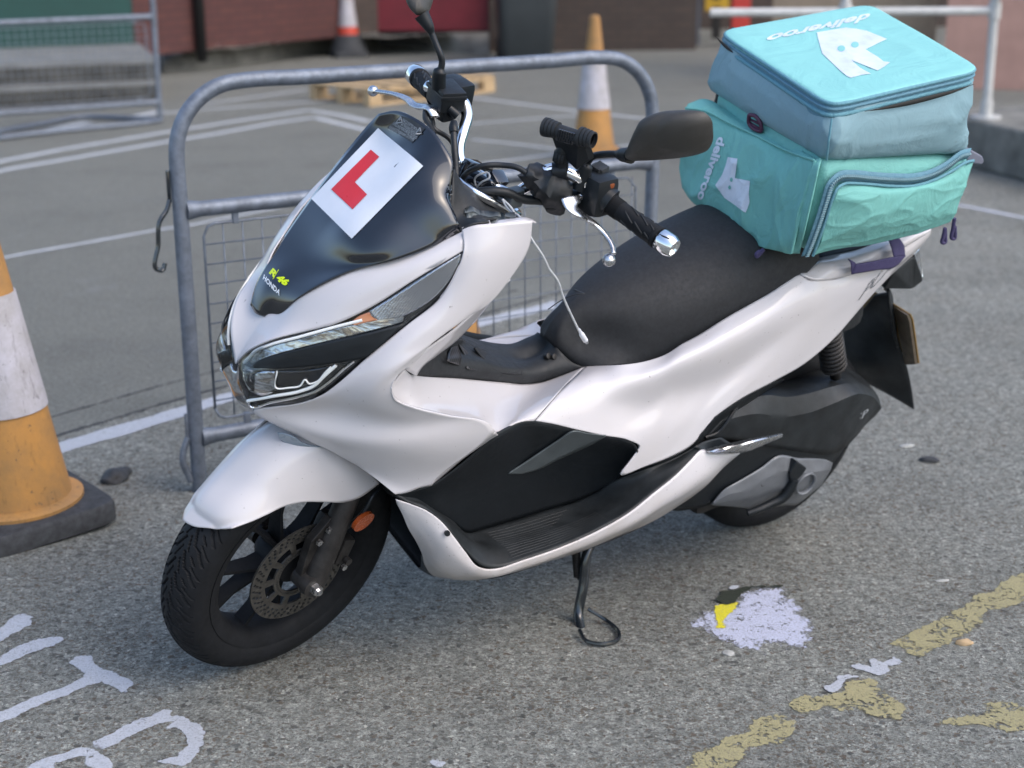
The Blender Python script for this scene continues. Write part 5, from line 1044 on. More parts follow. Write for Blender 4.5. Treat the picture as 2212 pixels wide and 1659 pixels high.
    dark_patch = t.math('MULTIPLY', t.ramp(t.math('ADD', d2.outputs['Value'], t.math('MULTIPLY', t.noise(co, 5, 6, .7), .35)), [(.28, .42), (.62, 0.0)]), 1.0)
    c = t.mix(dark_patch, c, (.045, .042, .040))
    t.to(c, 'Base Color'); t.set(Roughness=.85); t.p.inputs['Specular IOR Level'].default_value = .35
    h = t.math('ADD', t.math('MULTIPLY', in1, .5), t.math('MULTIPLY', in2, .4)); h = t.math('ADD', h, t.math('MULTIPLY', fine, .9)); h = t.math('ADD', h, t.math('MULTIPLY', pit, -.5))
    h = t.math('ADD', h, t.math('MULTIPLY', t.math('MULTIPLY', ribk, far), 1.2)); t.bump(h, 1.0, .008); return t.m
M['ground'] = ground_mat()
g = mesh('ground', [(-60, -30, 0), (60, -30, 0), (60, 90, 0), (-60, 90, 0)], [(0, 1, 2, 3)], 'ground', smooth=False); tag(g, kind='structure')
def paint_mat(name, col, wear, dirt, sc_=1.0, erode=.007, under=(.20, .205, .20)):
    """thin worn paint: it breaks up over the stones and frays towards its outline (the mesh stores the distance to that outline)"""
    t = NT(name); co = t.coord(); c = t.mix(t.noise(co, 45, 6, .7), tuple(x * .78 for x in col), col)
    c = t.mix(t.ramp(t.noise(co, 230, 4, .75), [(.50, 0.0), (.64, dirt)]), c, under); t.set(Roughness=.75)
    c = t.mix(t.ramp(t.vor(co, 160).outputs['Distance'], [(.10, dirt), (.22, 0.0)]), c, (.10, .10, .09)); t.to(c, 'Base Color')
    at = t.new('ShaderNodeAttribute', attribute_name='edge')
    n = t.math('ADD', t.math('MULTIPLY', t.noise(co, 110 * sc_, 6, .8), .55), t.math('MULTIPLY', t.noise(co, 22 * sc_, 5, .7), .45))
    v = t.math('ADD', n, t.math('MULTIPLY', t.math('MINIMUM', at.outputs['Fac'], erode), .17 / erode))
    mask = t.ramp(v, [(wear, 0.0), (wear + .010, 1.0)])
    tr = t.new('ShaderNodeBsdfTransparent'); mx = t.new('ShaderNodeMixShader'); t.l.new(mask, mx.inputs[0]); t.l.new(tr.outputs[0], mx.inputs[1]); t.l.new(t.p.outputs[0], mx.inputs[2]); t.l.new(mx.outputs[0], t.out.inputs[0])
    t.bump(t.noise(co, 230, 5, .75), .7, .004); return t.m
M['paint_w'] = paint_mat('worn white road paint', (.50, .52, .56), .572, .55); M['paint_y'] = paint_mat('worn yellow road paint', (.40, .355, .185), .632, .75, erode=.012, under=(.22, .20, .13))
M['paint_patch'] = paint_mat('flaking paper white', (.56, .585, .72), .552, .5, 1.3, .035); M['paint_line'] = paint_mat('worn white line', (.50, .52, .53), .52, .5, .6); M['patch_y'] = paint_mat('flaking bright yellow', (.75, .66, .02), .55, .35)
M['leafp'] = paint_mat('rotten leaf', (.02, .026, .014), .48, .2, erode=.004, under=(.03, .03, .02)); M['joint'] = paint_mat('dark joint', (.04, .04, .037), .47, .3, erode=.01)
def jag(P, step=.012, amp=.006, close=True):
    out = []; P = [Vector(p) for p in P]; n = len(P)
    for i in range(n if close else n - 1):
        a, b = P[i], P[(i + 1) % n]; k = max(1, int((b - a).length / step))
        for j in range(k):
            p = a.lerp(b, j / k); q = Vector((p.x, p.y, 0)); out.append(p + Vector((noise.noise(q * 55), noise.noise(q * 55 + Vector((7, 3, 0))), 0)) * amp * 1.6 + Vector((noise.noise(q * 160), noise.noise(q * 160 + Vector((7, 3, 0))), 0)) * amp * .8)
    return out
def decal(name, P, mat, z, label, cat, group=None, amp=.0035, step=.012, kind=None, cell=.007):
    P = jag(P, step, amp); n = len(P); X = [p.x for p in P]; Y = [p.y for p in P]; pad = .012
    x0, x1, y0, y1 = min(X) - pad, max(X) + pad, min(Y) - pad, max(Y) + pad; cell = max(cell, math.sqrt((x1 - x0) * (y1 - y0) / 30000)); pad = max(pad, cell * 1.5)
    nx, ny = int((x1 - x0) / cell) + 2, int((y1 - y0) / cell) + 2; S = {}
    bins = {}; B_ = max(.05, cell * 3)
    for i in range(n):
        a, b = P[i], P[(i + 1) % n]
        for bx_ in range(int(math.floor((min(a.x, b.x) - pad * 2) / B_)), int(math.floor((max(a.x, b.x) + pad * 2) / B_)) + 1):
            for by_ in range(int(math.floor((min(a.y, b.y) - pad * 2) / B_)), int(math.floor((max(a.y, b.y) + pad * 2) / B_)) + 1): bins.setdefault((bx_, by_), []).append((a.x, a.y, b.x, b.y))
    rows_ = []
    for j in range(ny):
        y = y0 + j * cell; xs = sorted(X[i] + (y - Y[i]) / (Y[(i + 1) % n] - Y[i]) * (X[(i + 1) % n] - X[i]) for i in range(n) if (Y[i] > y) != (Y[(i + 1) % n] > y)); row = []
        for i in range(nx):
            x = x0 + i * cell; ins = sum(1 for q in xs if q < x) % 2; d = pad * 2
            for (ax, ay, bx2, by2) in bins.get((int(math.floor(x / B_)), int(math.floor(y / B_))), ()):
                dx, dy = bx2 - ax, by2 - ay; L2 = dx * dx + dy * dy or 1e-9; u = max(0, min(1, ((x - ax) * dx + (y - ay) * dy) / L2)); d = min(d, math.hypot(x - ax - dx * u, y - ay - dy * u))
            row.append(d if ins else -d)
        rows_.append(row)
    vs = []; at = []; idx = {}; fs = []
    def vid(i, j):
        if (i, j) not in idx: idx[(i, j)] = len(vs); vs.append((x0 + i * cell, y0 + j * cell, z)); at.append(rows_[j][i])
        return idx[(i, j)]
    for j in range(ny - 1):
        for i in range(nx - 1):
            if max(rows_[j][i], rows_[j][i + 1], rows_[j + 1][i], rows_[j + 1][i + 1]) > -pad * .5: fs.append((vid(i, j), vid(i + 1, j), vid(i + 1, j + 1), vid(i, j + 1)))
    me = bpy.data.meshes.new(name); me.from_pydata(vs, [], fs); me.update(); A_ = me.attributes.new('edge', 'FLOAT', 'POINT'); A_.data.foreach_set('value', at)
    o = link(name, me, mat, smooth=False)
    return tag(o, label, cat, group, kind)
def line(name, P, w, mat, z, label, cat, group=None, kind=None, amp=.006, step=.03):
    P = [Vector(p) for p in P]; L = sum((b - a).length for a, b in zip(P, P[1:])); n = min(700, max(20, int(L / .018))); Q = []
    for k in range(n):      # straight legs, corners kept
        t_ = L * k / (n - 1); i = 0
        while i < len(P) - 2 and t_ > (P[i + 1] - P[i]).length: t_ -= (P[i + 1] - P[i]).length; i += 1
        Q.append(P[i].lerp(P[i + 1], t_ / max(1e-6, (P[i + 1] - P[i]).length)))
    m = 8; vs = []; at = []
    for k, p in enumerate(Q):
        d = (Q[min(k + 1, n - 1)] - Q[max(k - 1, 0)]).normalized(); s_ = Vector((-d.y, d.x, 0)); W = w * .5 + amp * noise.noise(Vector((p.x * 9, p.y * 9, 3))); off = amp * 1.2 * noise.noise(Vector((p.x * 2.3, p.y * 2.3, 8)))
        for j in range(m): u = (j / (m - 1) * 2 - 1) * (w * .5 + .012); q = p + s_ * (u + off); vs.append((q.x, q.y, z)); at.append(min(W - abs(u), min(k, n - 1 - k) * .018))
    me = bpy.data.meshes.new(name); me.from_pydata(vs, [], grid_faces(n, m)); me.update(); A_ = me.attributes.new('edge', 'FLOAT', 'POINT'); A_.data.foreach_set('value', at)
    for p in me.polygons:
        if p.normal.z < 0: p.flip()
    return tag(link(name, me, mat, smooth=False), label, cat, group, kind)
mk = 'white painted lettering at the lower left'
decal('painted_letter', [(-1.097,2.9315,0),(-1.0816,2.9746,0),(-1.0701,3.0326,0),(-1.0489,3.0448,0),(-1.0264,3.0239,0),(-1.0163,2.9846,0),(-1.0352,2.9499,0),(-1.0586,2.9012,0),(-1.0799,2.8785,0)], 'paint_w', .0016, 'short rounded white paint stroke, uppermost of the worn white strokes at the lower left', 'road marking', mk)
decal('painted_letter', [(-1.0618,2.8221,0),(-1.041,2.845,0),(-1.0276,2.8777,0),(-0.9923,2.9192,0),(-0.9438,2.9345,0),(-0.9234,2.916,0),(-0.9368,2.892,0),(-0.9921,2.8382,0),(-1.0252,2.7947,0),(-1.0474,2.7774,0)], 'paint_w', .0016, 'long plain white paint stroke between the rounded stroke and the T shaped one', 'road marking', mk)
decal('painted_letter', [(-0.8968,2.8147,0),(-0.8856,2.8427,0),(-0.8561,2.8463,0),(-0.8421,2.8189,0),(-0.8124,2.7837,0),(-0.7823,2.7638,0),(-0.7628,2.749,0),(-0.7363,2.7267,0),(-0.7426,2.7015,0),(-0.7473,2.6738,0),(-0.7764,2.702,0),(-0.8048,2.7258,0),(-0.8283,2.7121,0),(-0.8557,2.68,0),(-0.9069,2.6265,0),(-0.9344,2.5875,0),(-0.9727,2.5454,0),(-0.9907,2.6013,0),(-0.9695,2.6168,0),(-0.9201,2.6717,0),(-0.867,2.722,0),(-0.8474,2.7503,0),(-0.8629,2.7747,0)], 'paint_w', .0016, 'T shaped white paint letter with a crumbling right end below the front wheel', 'road marking', mk)
decal('painted_letter', [(-0.7705,2.4972,0),(-0.7429,2.5298,0),(-0.7141,2.5699,0),(-0.6815,2.597,0),(-0.6644,2.6187,0),(-0.6429,2.6202,0),(-0.6402,2.5965,0),(-0.6154,2.5918,0),(-0.575,2.5611,0),(-0.5614,2.5273,0),(-0.5594,2.4782,0),(-0.5684,2.4386,0),(-0.5835,2.4117,0),(-0.6134,2.4182,0),(-0.6351,2.4239,0),(-0.6335,2.4356,0),(-0.6038,2.4509,0),(-0.5944,2.4867,0),(-0.601,2.5195,0),(-0.6231,2.5449,0),(-0.6521,2.5411,0),(-0.6366,2.5688,0),(-0.6529,2.5648,0),(-0.6882,2.5315,0),(-0.7367,2.4709,0),(-0.7584,2.4744,0)], 'paint_w', .0016, 'hooked white paint letter with a curled end, lowest to the right at the lower left', 'road marking', mk)
decal('painted_letter', [(-0.868,2.41,0),(-0.8342,2.4484,0),(-0.79,2.4837,0),(-0.7747,2.4891,0),(-0.7393,2.4646,0),(-0.7168,2.4406,0),(-0.7031,2.4094,0),(-0.6803,2.3564,0),(-0.7144,2.3495,0),(-0.746,2.41,0),(-0.7726,2.4492,0),(-0.8074,2.4262,0),(-0.8205,2.3582,0),(-0.8646,2.3588,0)], 'paint_w', .0016, 'white paint letter cut off by the bottom edge beside the hooked one', 'road marking', mk)
yk = 'worn yellow lines at the lower right'
decal('yellow_line', [(0.2706,2.3952,0),(0.3052,2.4155,0),(0.3082,2.4427,0),(0.3403,2.4702,0),(0.3626,2.482,0),(0.3746,2.5104,0),(0.4233,2.5264,0),(0.4304,2.5601,0),(0.4628,2.5898,0),(0.5067,2.5936,0),(0.5131,2.5804,0),(0.5308,2.5587,0),(0.5197,2.5209,0),(0.4792,2.4563,0),(0.4612,2.4726,0),(0.4156,2.4453,0),(0.4136,2.4179,0),(0.3837,2.3937,0),(0.3528,2.3432,-0),(0.2735,2.3442,0)], 'paint_y', .0016, 'worn yellow paint strip, lowest piece running off the bottom edge', 'road marking', yk)
decal('yellow_line', [(0.4955,2.6175,0),(0.5187,2.6377,0),(0.5394,2.6555,0),(0.5852,2.664,0),(0.6224,2.6726,0),(0.6268,2.7051,0),(0.6543,2.7189,0),(0.6922,2.7269,0),(0.7162,2.7132,0),(0.7109,2.6806,0),(0.7221,2.662,0),(0.7387,2.6212,0),(0.7469,2.5963,0),(0.7164,2.5476,0),(0.6801,2.5566,0),(0.644,2.5873,0),(0.6034,2.5792,0),(0.5914,2.6055,0),(0.5707,2.5883,0),(0.5518,2.5799,0),(0.5604,2.5455,0),(0.5471,2.5542,0),(0.5346,2.5801,0),(0.5177,2.6066,0)], 'paint_y', .0024, 'big crumbling yellow paint blotch in the middle of the yellow line', 'road marking', yk)
decal('yellow_line', [(0.7467,2.8663,0),(0.7776,2.8973,0),(0.8235,2.9287,0),(0.8745,2.9771,0),(0.916,3.0044,0),(0.927,3.027,0),(0.9613,3.0436,0),(1.0062,3.1136,0),(1.0433,3.119,0),(1.0661,3.1613,0),(1.1134,3.1979,0),(1.1566,3.2328,0),(1.2205,3.2864,0),(1.2599,3.2465,0),(1.0995,3.053,0),(1.0617,3.0305,0),(1.0057,3.0086,0),(0.995,2.9641,0),(0.9482,2.9106,0),(0.9075,2.8848,0),(0.891,2.8589,0),(0.8528,2.839,0),(0.8197,2.8011,0),(0.7872,2.8196,0),(0.7841,2.8451,0)], 'paint_y', .0016, 'long yellow paint strip reaching the right edge of the view', 'road marking', yk)
decal('yellow_line', [(0.7766,2.5527,0),(0.7998,2.5721,0),(0.8267,2.5761,0),(0.8678,2.5842,0),(0.8797,2.6103,0),(0.8783,2.6263,0),(0.9088,2.6349,0),(0.943,2.6317,0),(0.96,2.6136,0),(1.0039,2.591,0),(0.9756,2.5064,0),(0.9275,2.5112,0),(0.896,2.5075,0),(0.8746,2.5202,0),(0.8457,2.5374,0),(0.8095,2.5295,0),(0.7768,2.5341,0)], 'paint_y', .0016, 'separate yellow paint patch cut by the right edge of the view', 'road marking', yk)
decal('yellow_line', [(0.6539,2.7866,0),(0.6759,2.7992,0),(0.6767,2.7814,0),(0.6559,2.7699,0)], 'paint_y', .0016, 'tiny ochre paint fleck beside the white flakes', 'road marking', yk, .003)
decal('yellow_line', [(0.7477,2.751,0),(0.76,2.7644,0),(0.7777,2.7583,0),(0.7661,2.7334,0),(0.7494,2.7298,0)], 'paint_y', .0016, 'tiny yellow paint fleck right of the white flakes', 'road marking', yk, .003)
decal('white_flakes', [(0.6619,2.7767,0),(0.6869,2.7861,0),(0.7031,2.776,0),(0.704,2.8008,0),(0.7242,2.8085,0),(0.7339,2.7904,0),(0.7628,2.8149,0),(0.7753,2.7898,0),(0.7671,2.7751,0),(0.7386,2.7706,0),(0.7431,2.7511,0),(0.7156,2.7303,0),(0.6956,2.7421,0),(0.675,2.7521,0)], 'paint_w', .0024, 'scattered white paint flakes between the two yellow strips', 'road marking')
decal('white_flakes', [(0.5825,2.6964,0),(0.6,2.6943,0),(0.6255,2.7098,0),(0.6293,2.7287,0),(0.6544,2.7408,0),(0.6795,2.7309,0),(0.6723,2.7186,0),(0.6479,2.7095,0),(0.6196,2.6589,0),(0.6029,2.6637,0)], 'paint_w', .0032, 'small white paint flakes at the left end of the big yellow blotch', 'road marking')
decal('white_flakes', [(-0.1566,2.4215,0),(-0.145,2.4369,0),(-0.1347,2.436,0),(-0.1198,2.421,0),(-0.1251,2.4003,0),(-0.1436,2.4052,0)], 'paint_w', .0016, 'small white paint fleck at the bottom edge of the view', 'road marking')
pp = decal('torn_paper', [(0.373,2.985,0),(0.3964,3.0183,0),(0.4228,3.0316,0),(0.4418,3.0636,0),(0.4767,3.063,0),(0.5061,3.1278,0),(0.5244,3.1481,0),(0.5933,3.147,0),(0.6124,3.0667,0),(0.6261,2.9922,0),(0.6276,2.948,0),(0.6161,2.8998,0),(0.5993,2.8479,0),(0.5511,2.8538,0),(0.546,2.8798,0),(0.5152,2.8647,0),(0.503,2.832,0),(0.4838,2.8445,0),(0.4668,2.8244,0),(0.4603,2.8603,0),(0.4311,2.8711,0),(0.4258,2.9027,0),(0.3966,2.8979,0),(0.3909,2.93,0),(0.3765,2.9519,0)], 'paint_patch', .0016, 'trampled bluish white paper stuck flat on the concrete behind the side stand', 'litter', amp=.010)
decal('yellow_print', [(0.4316,3.0545,0),(0.4624,3.0679,0),(0.4867,3.0699,0),(0.4719,3.0285,0),(0.4489,2.986,0),(0.4411,2.964,0),(0.4502,2.942,0),(0.4198,2.9382,0)], 'patch_y', .0030, None, None).parent = pp
decal('torn_corner', [(0.468,3.1284,0),(0.4797,3.1587,0),(0.5091,3.1557,0),(0.4908,3.128,0)], 'paint_w', .0040, None, None, amp=.002).parent = pp
o = decal('wet_leaf', [(0.4405,3.093,0),(0.4542,3.1202,0),(0.4857,3.1281,0),(0.5138,3.1459,0),(0.592,3.1544,0),(0.5929,3.1446,0),(0.5235,3.1421,0),(0.4976,3.1039,0),(0.4767,3.063,0),(0.453,3.0541,0),(0.4405,3.073,0)], 'leafp', .0045, 'dark rotten leaf lying over the trampled paper', 'leaf', amp=.006)
lk = 'white lines painted on the far yard'
line('parking_line', [(-1.3208,4.0077,0),(-1.2605,4.1275,0),(-1.1374,4.2665,0),(-0.9837,4.4391,0),(-0.8602,4.5873,0)] + [(-0.0974,5.4652,0),(0.1383,5.6869,0),(0.1872,5.7574,0)], .085, 'paint_w', .0016, 'broad white line along the slab joint behind the front wheel', 'road marking', amp=.012)
line('parking_line', [(2.1142,7.7506,0),(2.249,7.7031,-0),(2.3095,7.6172,0),(2.4678,7.3628,0),(2.5919,7.103,0)], .06, 'paint_w', .0016, 'white line right of the bag running to the right edge', 'road marking', amp=.008)
line('joint', [JA[0] + (JA[0] - JA[1]) * 6, JA[0], JA[1], JA[2], JA[2] + (JA[2] - JA[1]) * .6], .014, 'joint', .0010, None, None, kind='structure', amp=.006)
line('joint', [p + jn * .16 for p in (JA[0], JA[1], JA[2])], .006, 'joint', .0010, None, None, kind='structure', amp=.004)
line('parking_line', [(-2.2638,6.5344,0),(-2.1432,6.6857,0),(-1.9036,6.9407,0),(-1.6749,7.1791,0),(-1.5512,7.2853,0),(-1.1221,7.8089,0),(-0.8231,8.1303,0)], .045, 'paint_line', .004, 'thin white line crossing behind the middle of the near barrier', 'road marking', lk)
for P, w, lab in (([(-3.0174,8.8678,0),(-2.9658,8.9857,0),(-2.2595,10.0849,0),(-1.9805,10.4804,0),(-1.644,11.0353,0),(-1.414,11.3015,0),(-1.1835,10.9296,0),(-0.9491,10.5644,0)], .085, 'bent white line, nearer one of the long pair on the far yard'),
  ([(-3.1271,9.2075,0),(-3.0751,9.3342,0),(-2.8342,9.8094,0),(-2.3576,10.5441,0),(-1.9815,11.0944,0),(-1.5111,11.7274,0),(-1.2335,11.4139,0),(-0.9899,11.0424,0)], .085, 'bent white line, farther one of the long pair on the far yard'),
  ([(-2.5723,11.6027,0),(-2.4574,11.715,0),(-1.406,12.3552,0)], .07, 'faint white line just below the far barrier post'), ([(-2.5072,11.9621,0),(-1.6996,13.0994,0)], .06, 'faint white line ending at the pallet'),
  ([(-2.776,11.3484,0),(-2.6153,11.7237,0)], .13, 'short thick white dash below the far barrier'), ([(-3.1686,10.7533,0),(-3.0045,11.148,0)], .13, 'short white dash framed by the fallen frame'),
  ([(-0.3362,12.5002,0),(0.5087,11.5514,0),(0.9711,11.0891,0)], .07, 'faint white line passing behind the far cone towards the right'), ([(-0.4221,10.8099,0),(0.4987,11.3203,0)], .05, 'faint white line ending left of the far cone'),
  ([(-0.2564,10.128,0),(0.0046,9.9426,0),(0.3846,9.5642,0),(0.475,9.4662,0)], .05, 'faint white line seen just above the phone holder'), ([(-0.196,9.091,0),(0.3846,9.5642,0),(0.8798,9.9009,0),(1.0074,10.1019,0)], .05, 'white line seen just above the middle rail behind the phone holder')):
    line('parking_line', P, w, 'paint_line', .0016, lab, 'road marking', lk)
# loose bits
M['chip'] = simple('pale chip', (.34, .34, .32), .8, nscale=60)
def pebble(name, at_, r, h, mat, lab, cat, seed=0, sq=(1, 1)):
    bm = bmesh.new(); bmesh.ops.create_icosphere(bm, subdivisions=3, radius=1)
    for v in bm.verts:
        k = 1 + .35 * noise.noise(v.co * 1.6 + Vector((seed, 0, 0))); v.co = Vector((v.co.x * r * sq[0] * k, v.co.y * r * sq[1] * k, max(v.co.z, -.3) * h * k))
    me = bpy.data.meshes.new(name); bm.to_mesh(me); bm.free(); o = link(name, me, mat); o.location = Vector(at_) + Vector((0, 0, h * .25)); o.rotation_euler = (0, 0, seed); return tag(o, lab, cat)
pebble('rubble_chunk', (-1.0507,3.87,0), .052, .022, 'cone_b', 'dark lump of broken rubber between the near cone and the barrier foot', 'debris', 1.4, (1.1, .6))
pebble('rubble_chunk', (1.1307,3.9579,0), .032, .010, 'cone_b', 'small dark chip on the concrete right of the drive case', 'debris', 2.9, (1, .5))
pebble('pale_chip', (1.1002,4.0809,-0), .024, .004, 'chip', 'pale flat chip on the concrete right of the scooter, above the dark one', 'debris', .3, (1, .45))
pebble('pale_chip', (0.9574,3.178,0), .018, .003, 'chip', 'thin pale sliver above the yellow strip', 'debris', .2, (1, .3))
pebble('pale_chip', (0.4331,2.8331,0), .012, .004, 'chip', 'small white pebble just below the trampled paper', 'debris', .9)
pebble('brown_chip', (0.9188,2.8689,0), .020, .008, 'wood', 'curled brown chip right of the yellow strip', 'debris', 3.1, (1, .5))

# ================================================================== CONES
def cone(name, loc, rot, H, cols, label, group=None, base=.36, tilt=(0, 0)):
    """cols: body, sleeve, base, base height share"""
    r = empty(name, loc, (tilt[0], tilt[1], rot)); tag(r, label, 'traffic cone', group)
    def rad(z): return .132 + (.028 - .132) * (z / H) ** .97
    hb = .055; b = base / 2; n = 8; loops = []
    for (s, z) in ((.96, 0), (1.0, .006), (1.0, hb - .008), (.97, hb)):
        loops.append([Vector((p.x * s * b / .5, p.y * s * b / .5, z)) for p in rr_loop(.5, .5, .28, 48)])
    loops.append([Vector((.155 * math.cos(2 * math.pi * i / 48), .155 * math.sin(2 * math.pi * i / 48), hb + .004)) for i in range(48)])
    v, f = stack_loops(loops); mesh('base', v, f, cols[2], r, sharp=40)
    prof = [(hb + .002, .150), (hb + .012, .150), (hb + .018, .138)] + [(hb + .02 + (H - hb - .05) * k / 20, rad(hb + .02 + (H - hb - .05) * k / 20)) for k in range(21)] + [(H - .02, .031), (H - .006, .028), (H, .018), (H, 0)]
    lathe('body', prof, (0, 0, 0), (0, 0, 1), cols[0], r, n=64, sharp=40)
    z0, z1 = .36 * H, .70 * H; lathe('sleeve', [(z0, rad(z0) + .001)] + [(z0 + (z1 - z0) * k / 10, rad(z0 + (z1 - z0) * k / 10) + .0045) for k in range(11)] + [(z1, rad(z1) + .001)], (0, 0, 0), (0, 0, 1), cols[1], r, n=64, sharp=40)
    return r
ck_ = 'orange cones round the parked scooter'
cone('traffic_cone', (-1.205, 3.565, 0), R(40), .84, ('cone_o', 'cone_w', 'cone_b'), 'large faded orange cone cut by the left edge, nearest to the viewer', ck_, tilt=(0, R(-3)))
cone('traffic_cone', (0.4978,9.2879,0), R(10), .84, ('cone_o', 'cone_w', 'cone_b'), 'orange cone with a clean white sleeve standing behind the right end of the near barrier', ck_)
cone('traffic_cone', (-0.2082,4.8549,0), R(25), .52, ('cone_o', 'cone_w', 'cone_b'), 'orange cone almost hidden behind the front panel, seen through the gap under it', ck_)
rc_ = cone('traffic_cone', (-1.6454,16.1441,0), R(20), .84, ('cone_r', 'cone_w', 'cone_b'), 'red cone with white sleeve and tall black foot near the brick wall')
lathe('foot_skirt', [(.056, .19), (.10, .175), (.22, .128), (.225, .12)], (0, 0, 0), (0, 0, 1), 'cone_b', rc_, n=48)

# ================================================================== BARRIERS
def barrier(loc, rot, L, label, H=1.04):
    r = empty('mesh_barrier', loc, (0, 0, rot)); tag(r, label, 'barrier', 'galvanised mesh barriers')
    q = .17; P = [Vector((0, 0, 0)), Vector((0, 0, .3)), Vector((0, 0, H - q - .1))]
    P += [Vector((q - q * math.cos(t * math.pi / 16), 0, H - q + q * math.sin(t * math.pi / 16))) for t in range(9)]
    P += [Vector((q + (L - 2 * q) * k / 6, 0, H)) for k in range(1, 6)]
    P += [Vector((L - q + q * math.sin(t * math.pi / 16), 0, H - q + q * math.cos(t * math.pi / 16))) for t in range(9)] + [Vector((L, 0, .5)), Vector((L, 0, 0))]
    tube('frame', P, .0195, 'galv', r, n=20, res=160)
    for z in (.735, .145): tube('rail', [Vector((.012, 0, z)), Vector((.05, 0, z)), Vector((L - .05, 0, z)), Vector((L - .012, 0, z))], [.026, .0195, .0195, .026], 'galv', r, n=18)
    x0, x1, z0, z1 = .055, L - .055, .185, .695; geos = []
    c_ = [Vector((x0, 0, z0 + .03)), Vector((x0, 0, z1 - .03)), Vector((x0 + .012, 0, z1 - .006)), Vector((x0 + .03, 0, z1)), Vector((x1 - .03, 0, z1)), Vector((x1, 0, z1 - .03)), Vector((x1, 0, z0 + .03)), Vector((x1 - .03, 0, z0)), Vector((x0 + .03, 0, z0)), Vector((x0 + .01, 0, z0 + .008)), Vector((x0, 0, z0 + .03))]
    geos.append(tube_geo(c_, .0036, 8))
    k = 1
    while x0 + k * .052 < x1: geos.append(tube_geo([Vector((x0 + k * .052, .002, z0)), Vector((x0 + k * .052, .002, z1))], .0019, 6)); k += 1
    k = 1
    while z0 + k * .051 < z1: geos.append(tube_geo([Vector((x0, -.001, z0 + k * .051)), Vector((x1, -.001, z0 + k * .051))], .0019, 6)); k += 1
    v, f = join(geos); mesh('wire_mesh', v, f, 'galv', r)
    for x in (.14, L - .14):
        for z in (.712, .168): v, f = box_geo((.016, .012, .045), Matrix.Translation((x, 0, z)), .002); mesh('lug', v, f, 'galv', r, sharp=30)
    v, f = join([box_geo((.010, .006, .075), Matrix.Translation((-.026, 0, .80)), .003), tube_geo([(-.026, 0, .765), (-.034, -.004, .745), (-.058, -.01, .715), (-.066, -.012, .66), (-.075, -.015, .60), (-.060, -.012, .595), (-.052, -.01, .612)], .006, 8, 30)]); mesh('coupling_pin', v, f, 'dark_gloss', r, sharp=40)
    v, f = join([box_geo((.012, .008, .07), Matrix.Translation((-.022, 0, .18)), .003), tube_geo([(-.022, 0, .15), (-.035, 0, .12), (-.040, 0, .085), (-.030, 0, .055), (-.022, 0, .03)], .009, 8, 24)]); mesh('coupling_hook', v, f, 'galv', r, sharp=40)
    return r
BA, BB = Vector((-.812, 3.773, 0)), Vector((.410, 4.50, 0)); d = BB - BA
barrier(BA, math.atan2(d.y, d.x), d.length, 'grey galvanised mesh barrier with rounded corners standing right behind the scooter')
B2 = Vector((-2.4806,11.079,0)); B3 = B2 + Vector((-1.9, -1.15, 0)).normalized() * 2.1; d = B2 - B3
barrier(B3, math.atan2(d.y, d.x), d.length, 'far mesh barrier in front of the steps, at the upper left', H=1.1)
ff = [Vector(p) + Vector((0, 0, .02)) for p in [(-3.5504,9.9087,-0),(-3.4455,10.5158,0),(-3.2514,10.9315,0),(-3.0716,11.2782,0),(-2.7751,11.2031,0),(-2.483,11.0544,0),(-2.6849,10.8228,0),(-2.9175,10.648,0),(-3.3487,10.2069,0),(-3.5389,9.875,0)]]
tag(tube('fallen_frame', ff, .018, 'galv', None, n=12, res=80), 'bent steel frame lying on the ground under the far barrier', 'steel frame')
# ================================================================== BACKGROUND
M['brick_red'] = None
def brick_mat(name, c1, c2, mortar, sc_=1):
    t = NT(name); co = t.coord(); b = t.new('ShaderNodeTexBrick'); t.l.new(t.mapping(co, (1, 1, 1), (R(90), 0, 0)), b.inputs['Vector'])
    b.inputs['Color1'].default_value = c1 + (1,); b.inputs['Color2'].default_value = c2 + (1,); b.inputs['Mortar'].default_value = mortar + (1,)
    b.inputs['Scale'].default_value = 1; b.inputs['Brick Width'].default_value = .225; b.inputs['Row Height'].default_value = .075; b.inputs['Mortar Size'].default_value = .010
    n = t.noise(co, 4, 7, .7); c = t.mix(t.ramp(n, [(.35, .55), (.7, 1.0)]), tuple(x * .5 for x in c1), b.outputs['Color'])
    sp = t.ramp(t.noise(co, 9, 3, .6), [(.70, 0.0), (.74, .6)]); c = t.mix(sp, c, (.30, .24, .25))
    t.to(c, 'Base Color'); t.set(Roughness=.8); t.bump(b.outputs['Fac'], -.5, .01); return t.m
M['brick_red'] = brick_mat('painted dark red brick', (.105, .038, .032), (.085, .030, .028), (.060, .026, .026))
M['brick_brown'] = brick_mat('brown brick', (.085, .060, .048), (.065, .048, .040), (.05, .043, .038))
M['green_door'] = simple('dark green paint', (.006, .05, .042), .5, nscale=5)
M['maroon'] = simple('maroon painted board', (.155, .012, .020), .55, nscale=4, namt=.2)
M['old_stone'] = simple('mossy old concrete', (.17, .165, .145), .9, nscale=6, namt=.45, bumps=.6, bscale=60)
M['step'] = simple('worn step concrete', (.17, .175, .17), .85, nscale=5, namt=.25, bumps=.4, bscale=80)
M['step_dark'] = simple('dark concrete riser', (.06, .06, .055), .9, nscale=7, namt=.5)  # darker tone than the step, for the riser faces
M['bin'] = simple('dark grey bin plastic', (.032, .038, .040), .55, nscale=8)
M['pink_wall'] = simple('pink render', (.42, .25, .20), .8, nscale=5, namt=.12); M['tan_wall'] = simple('tan render', (.28, .215, .15), .8, nscale=4, namt=.2)
M['rail_white'] = simple('weathered white railing', (.50, .50, .48), .5, nscale=20, namt=.15)
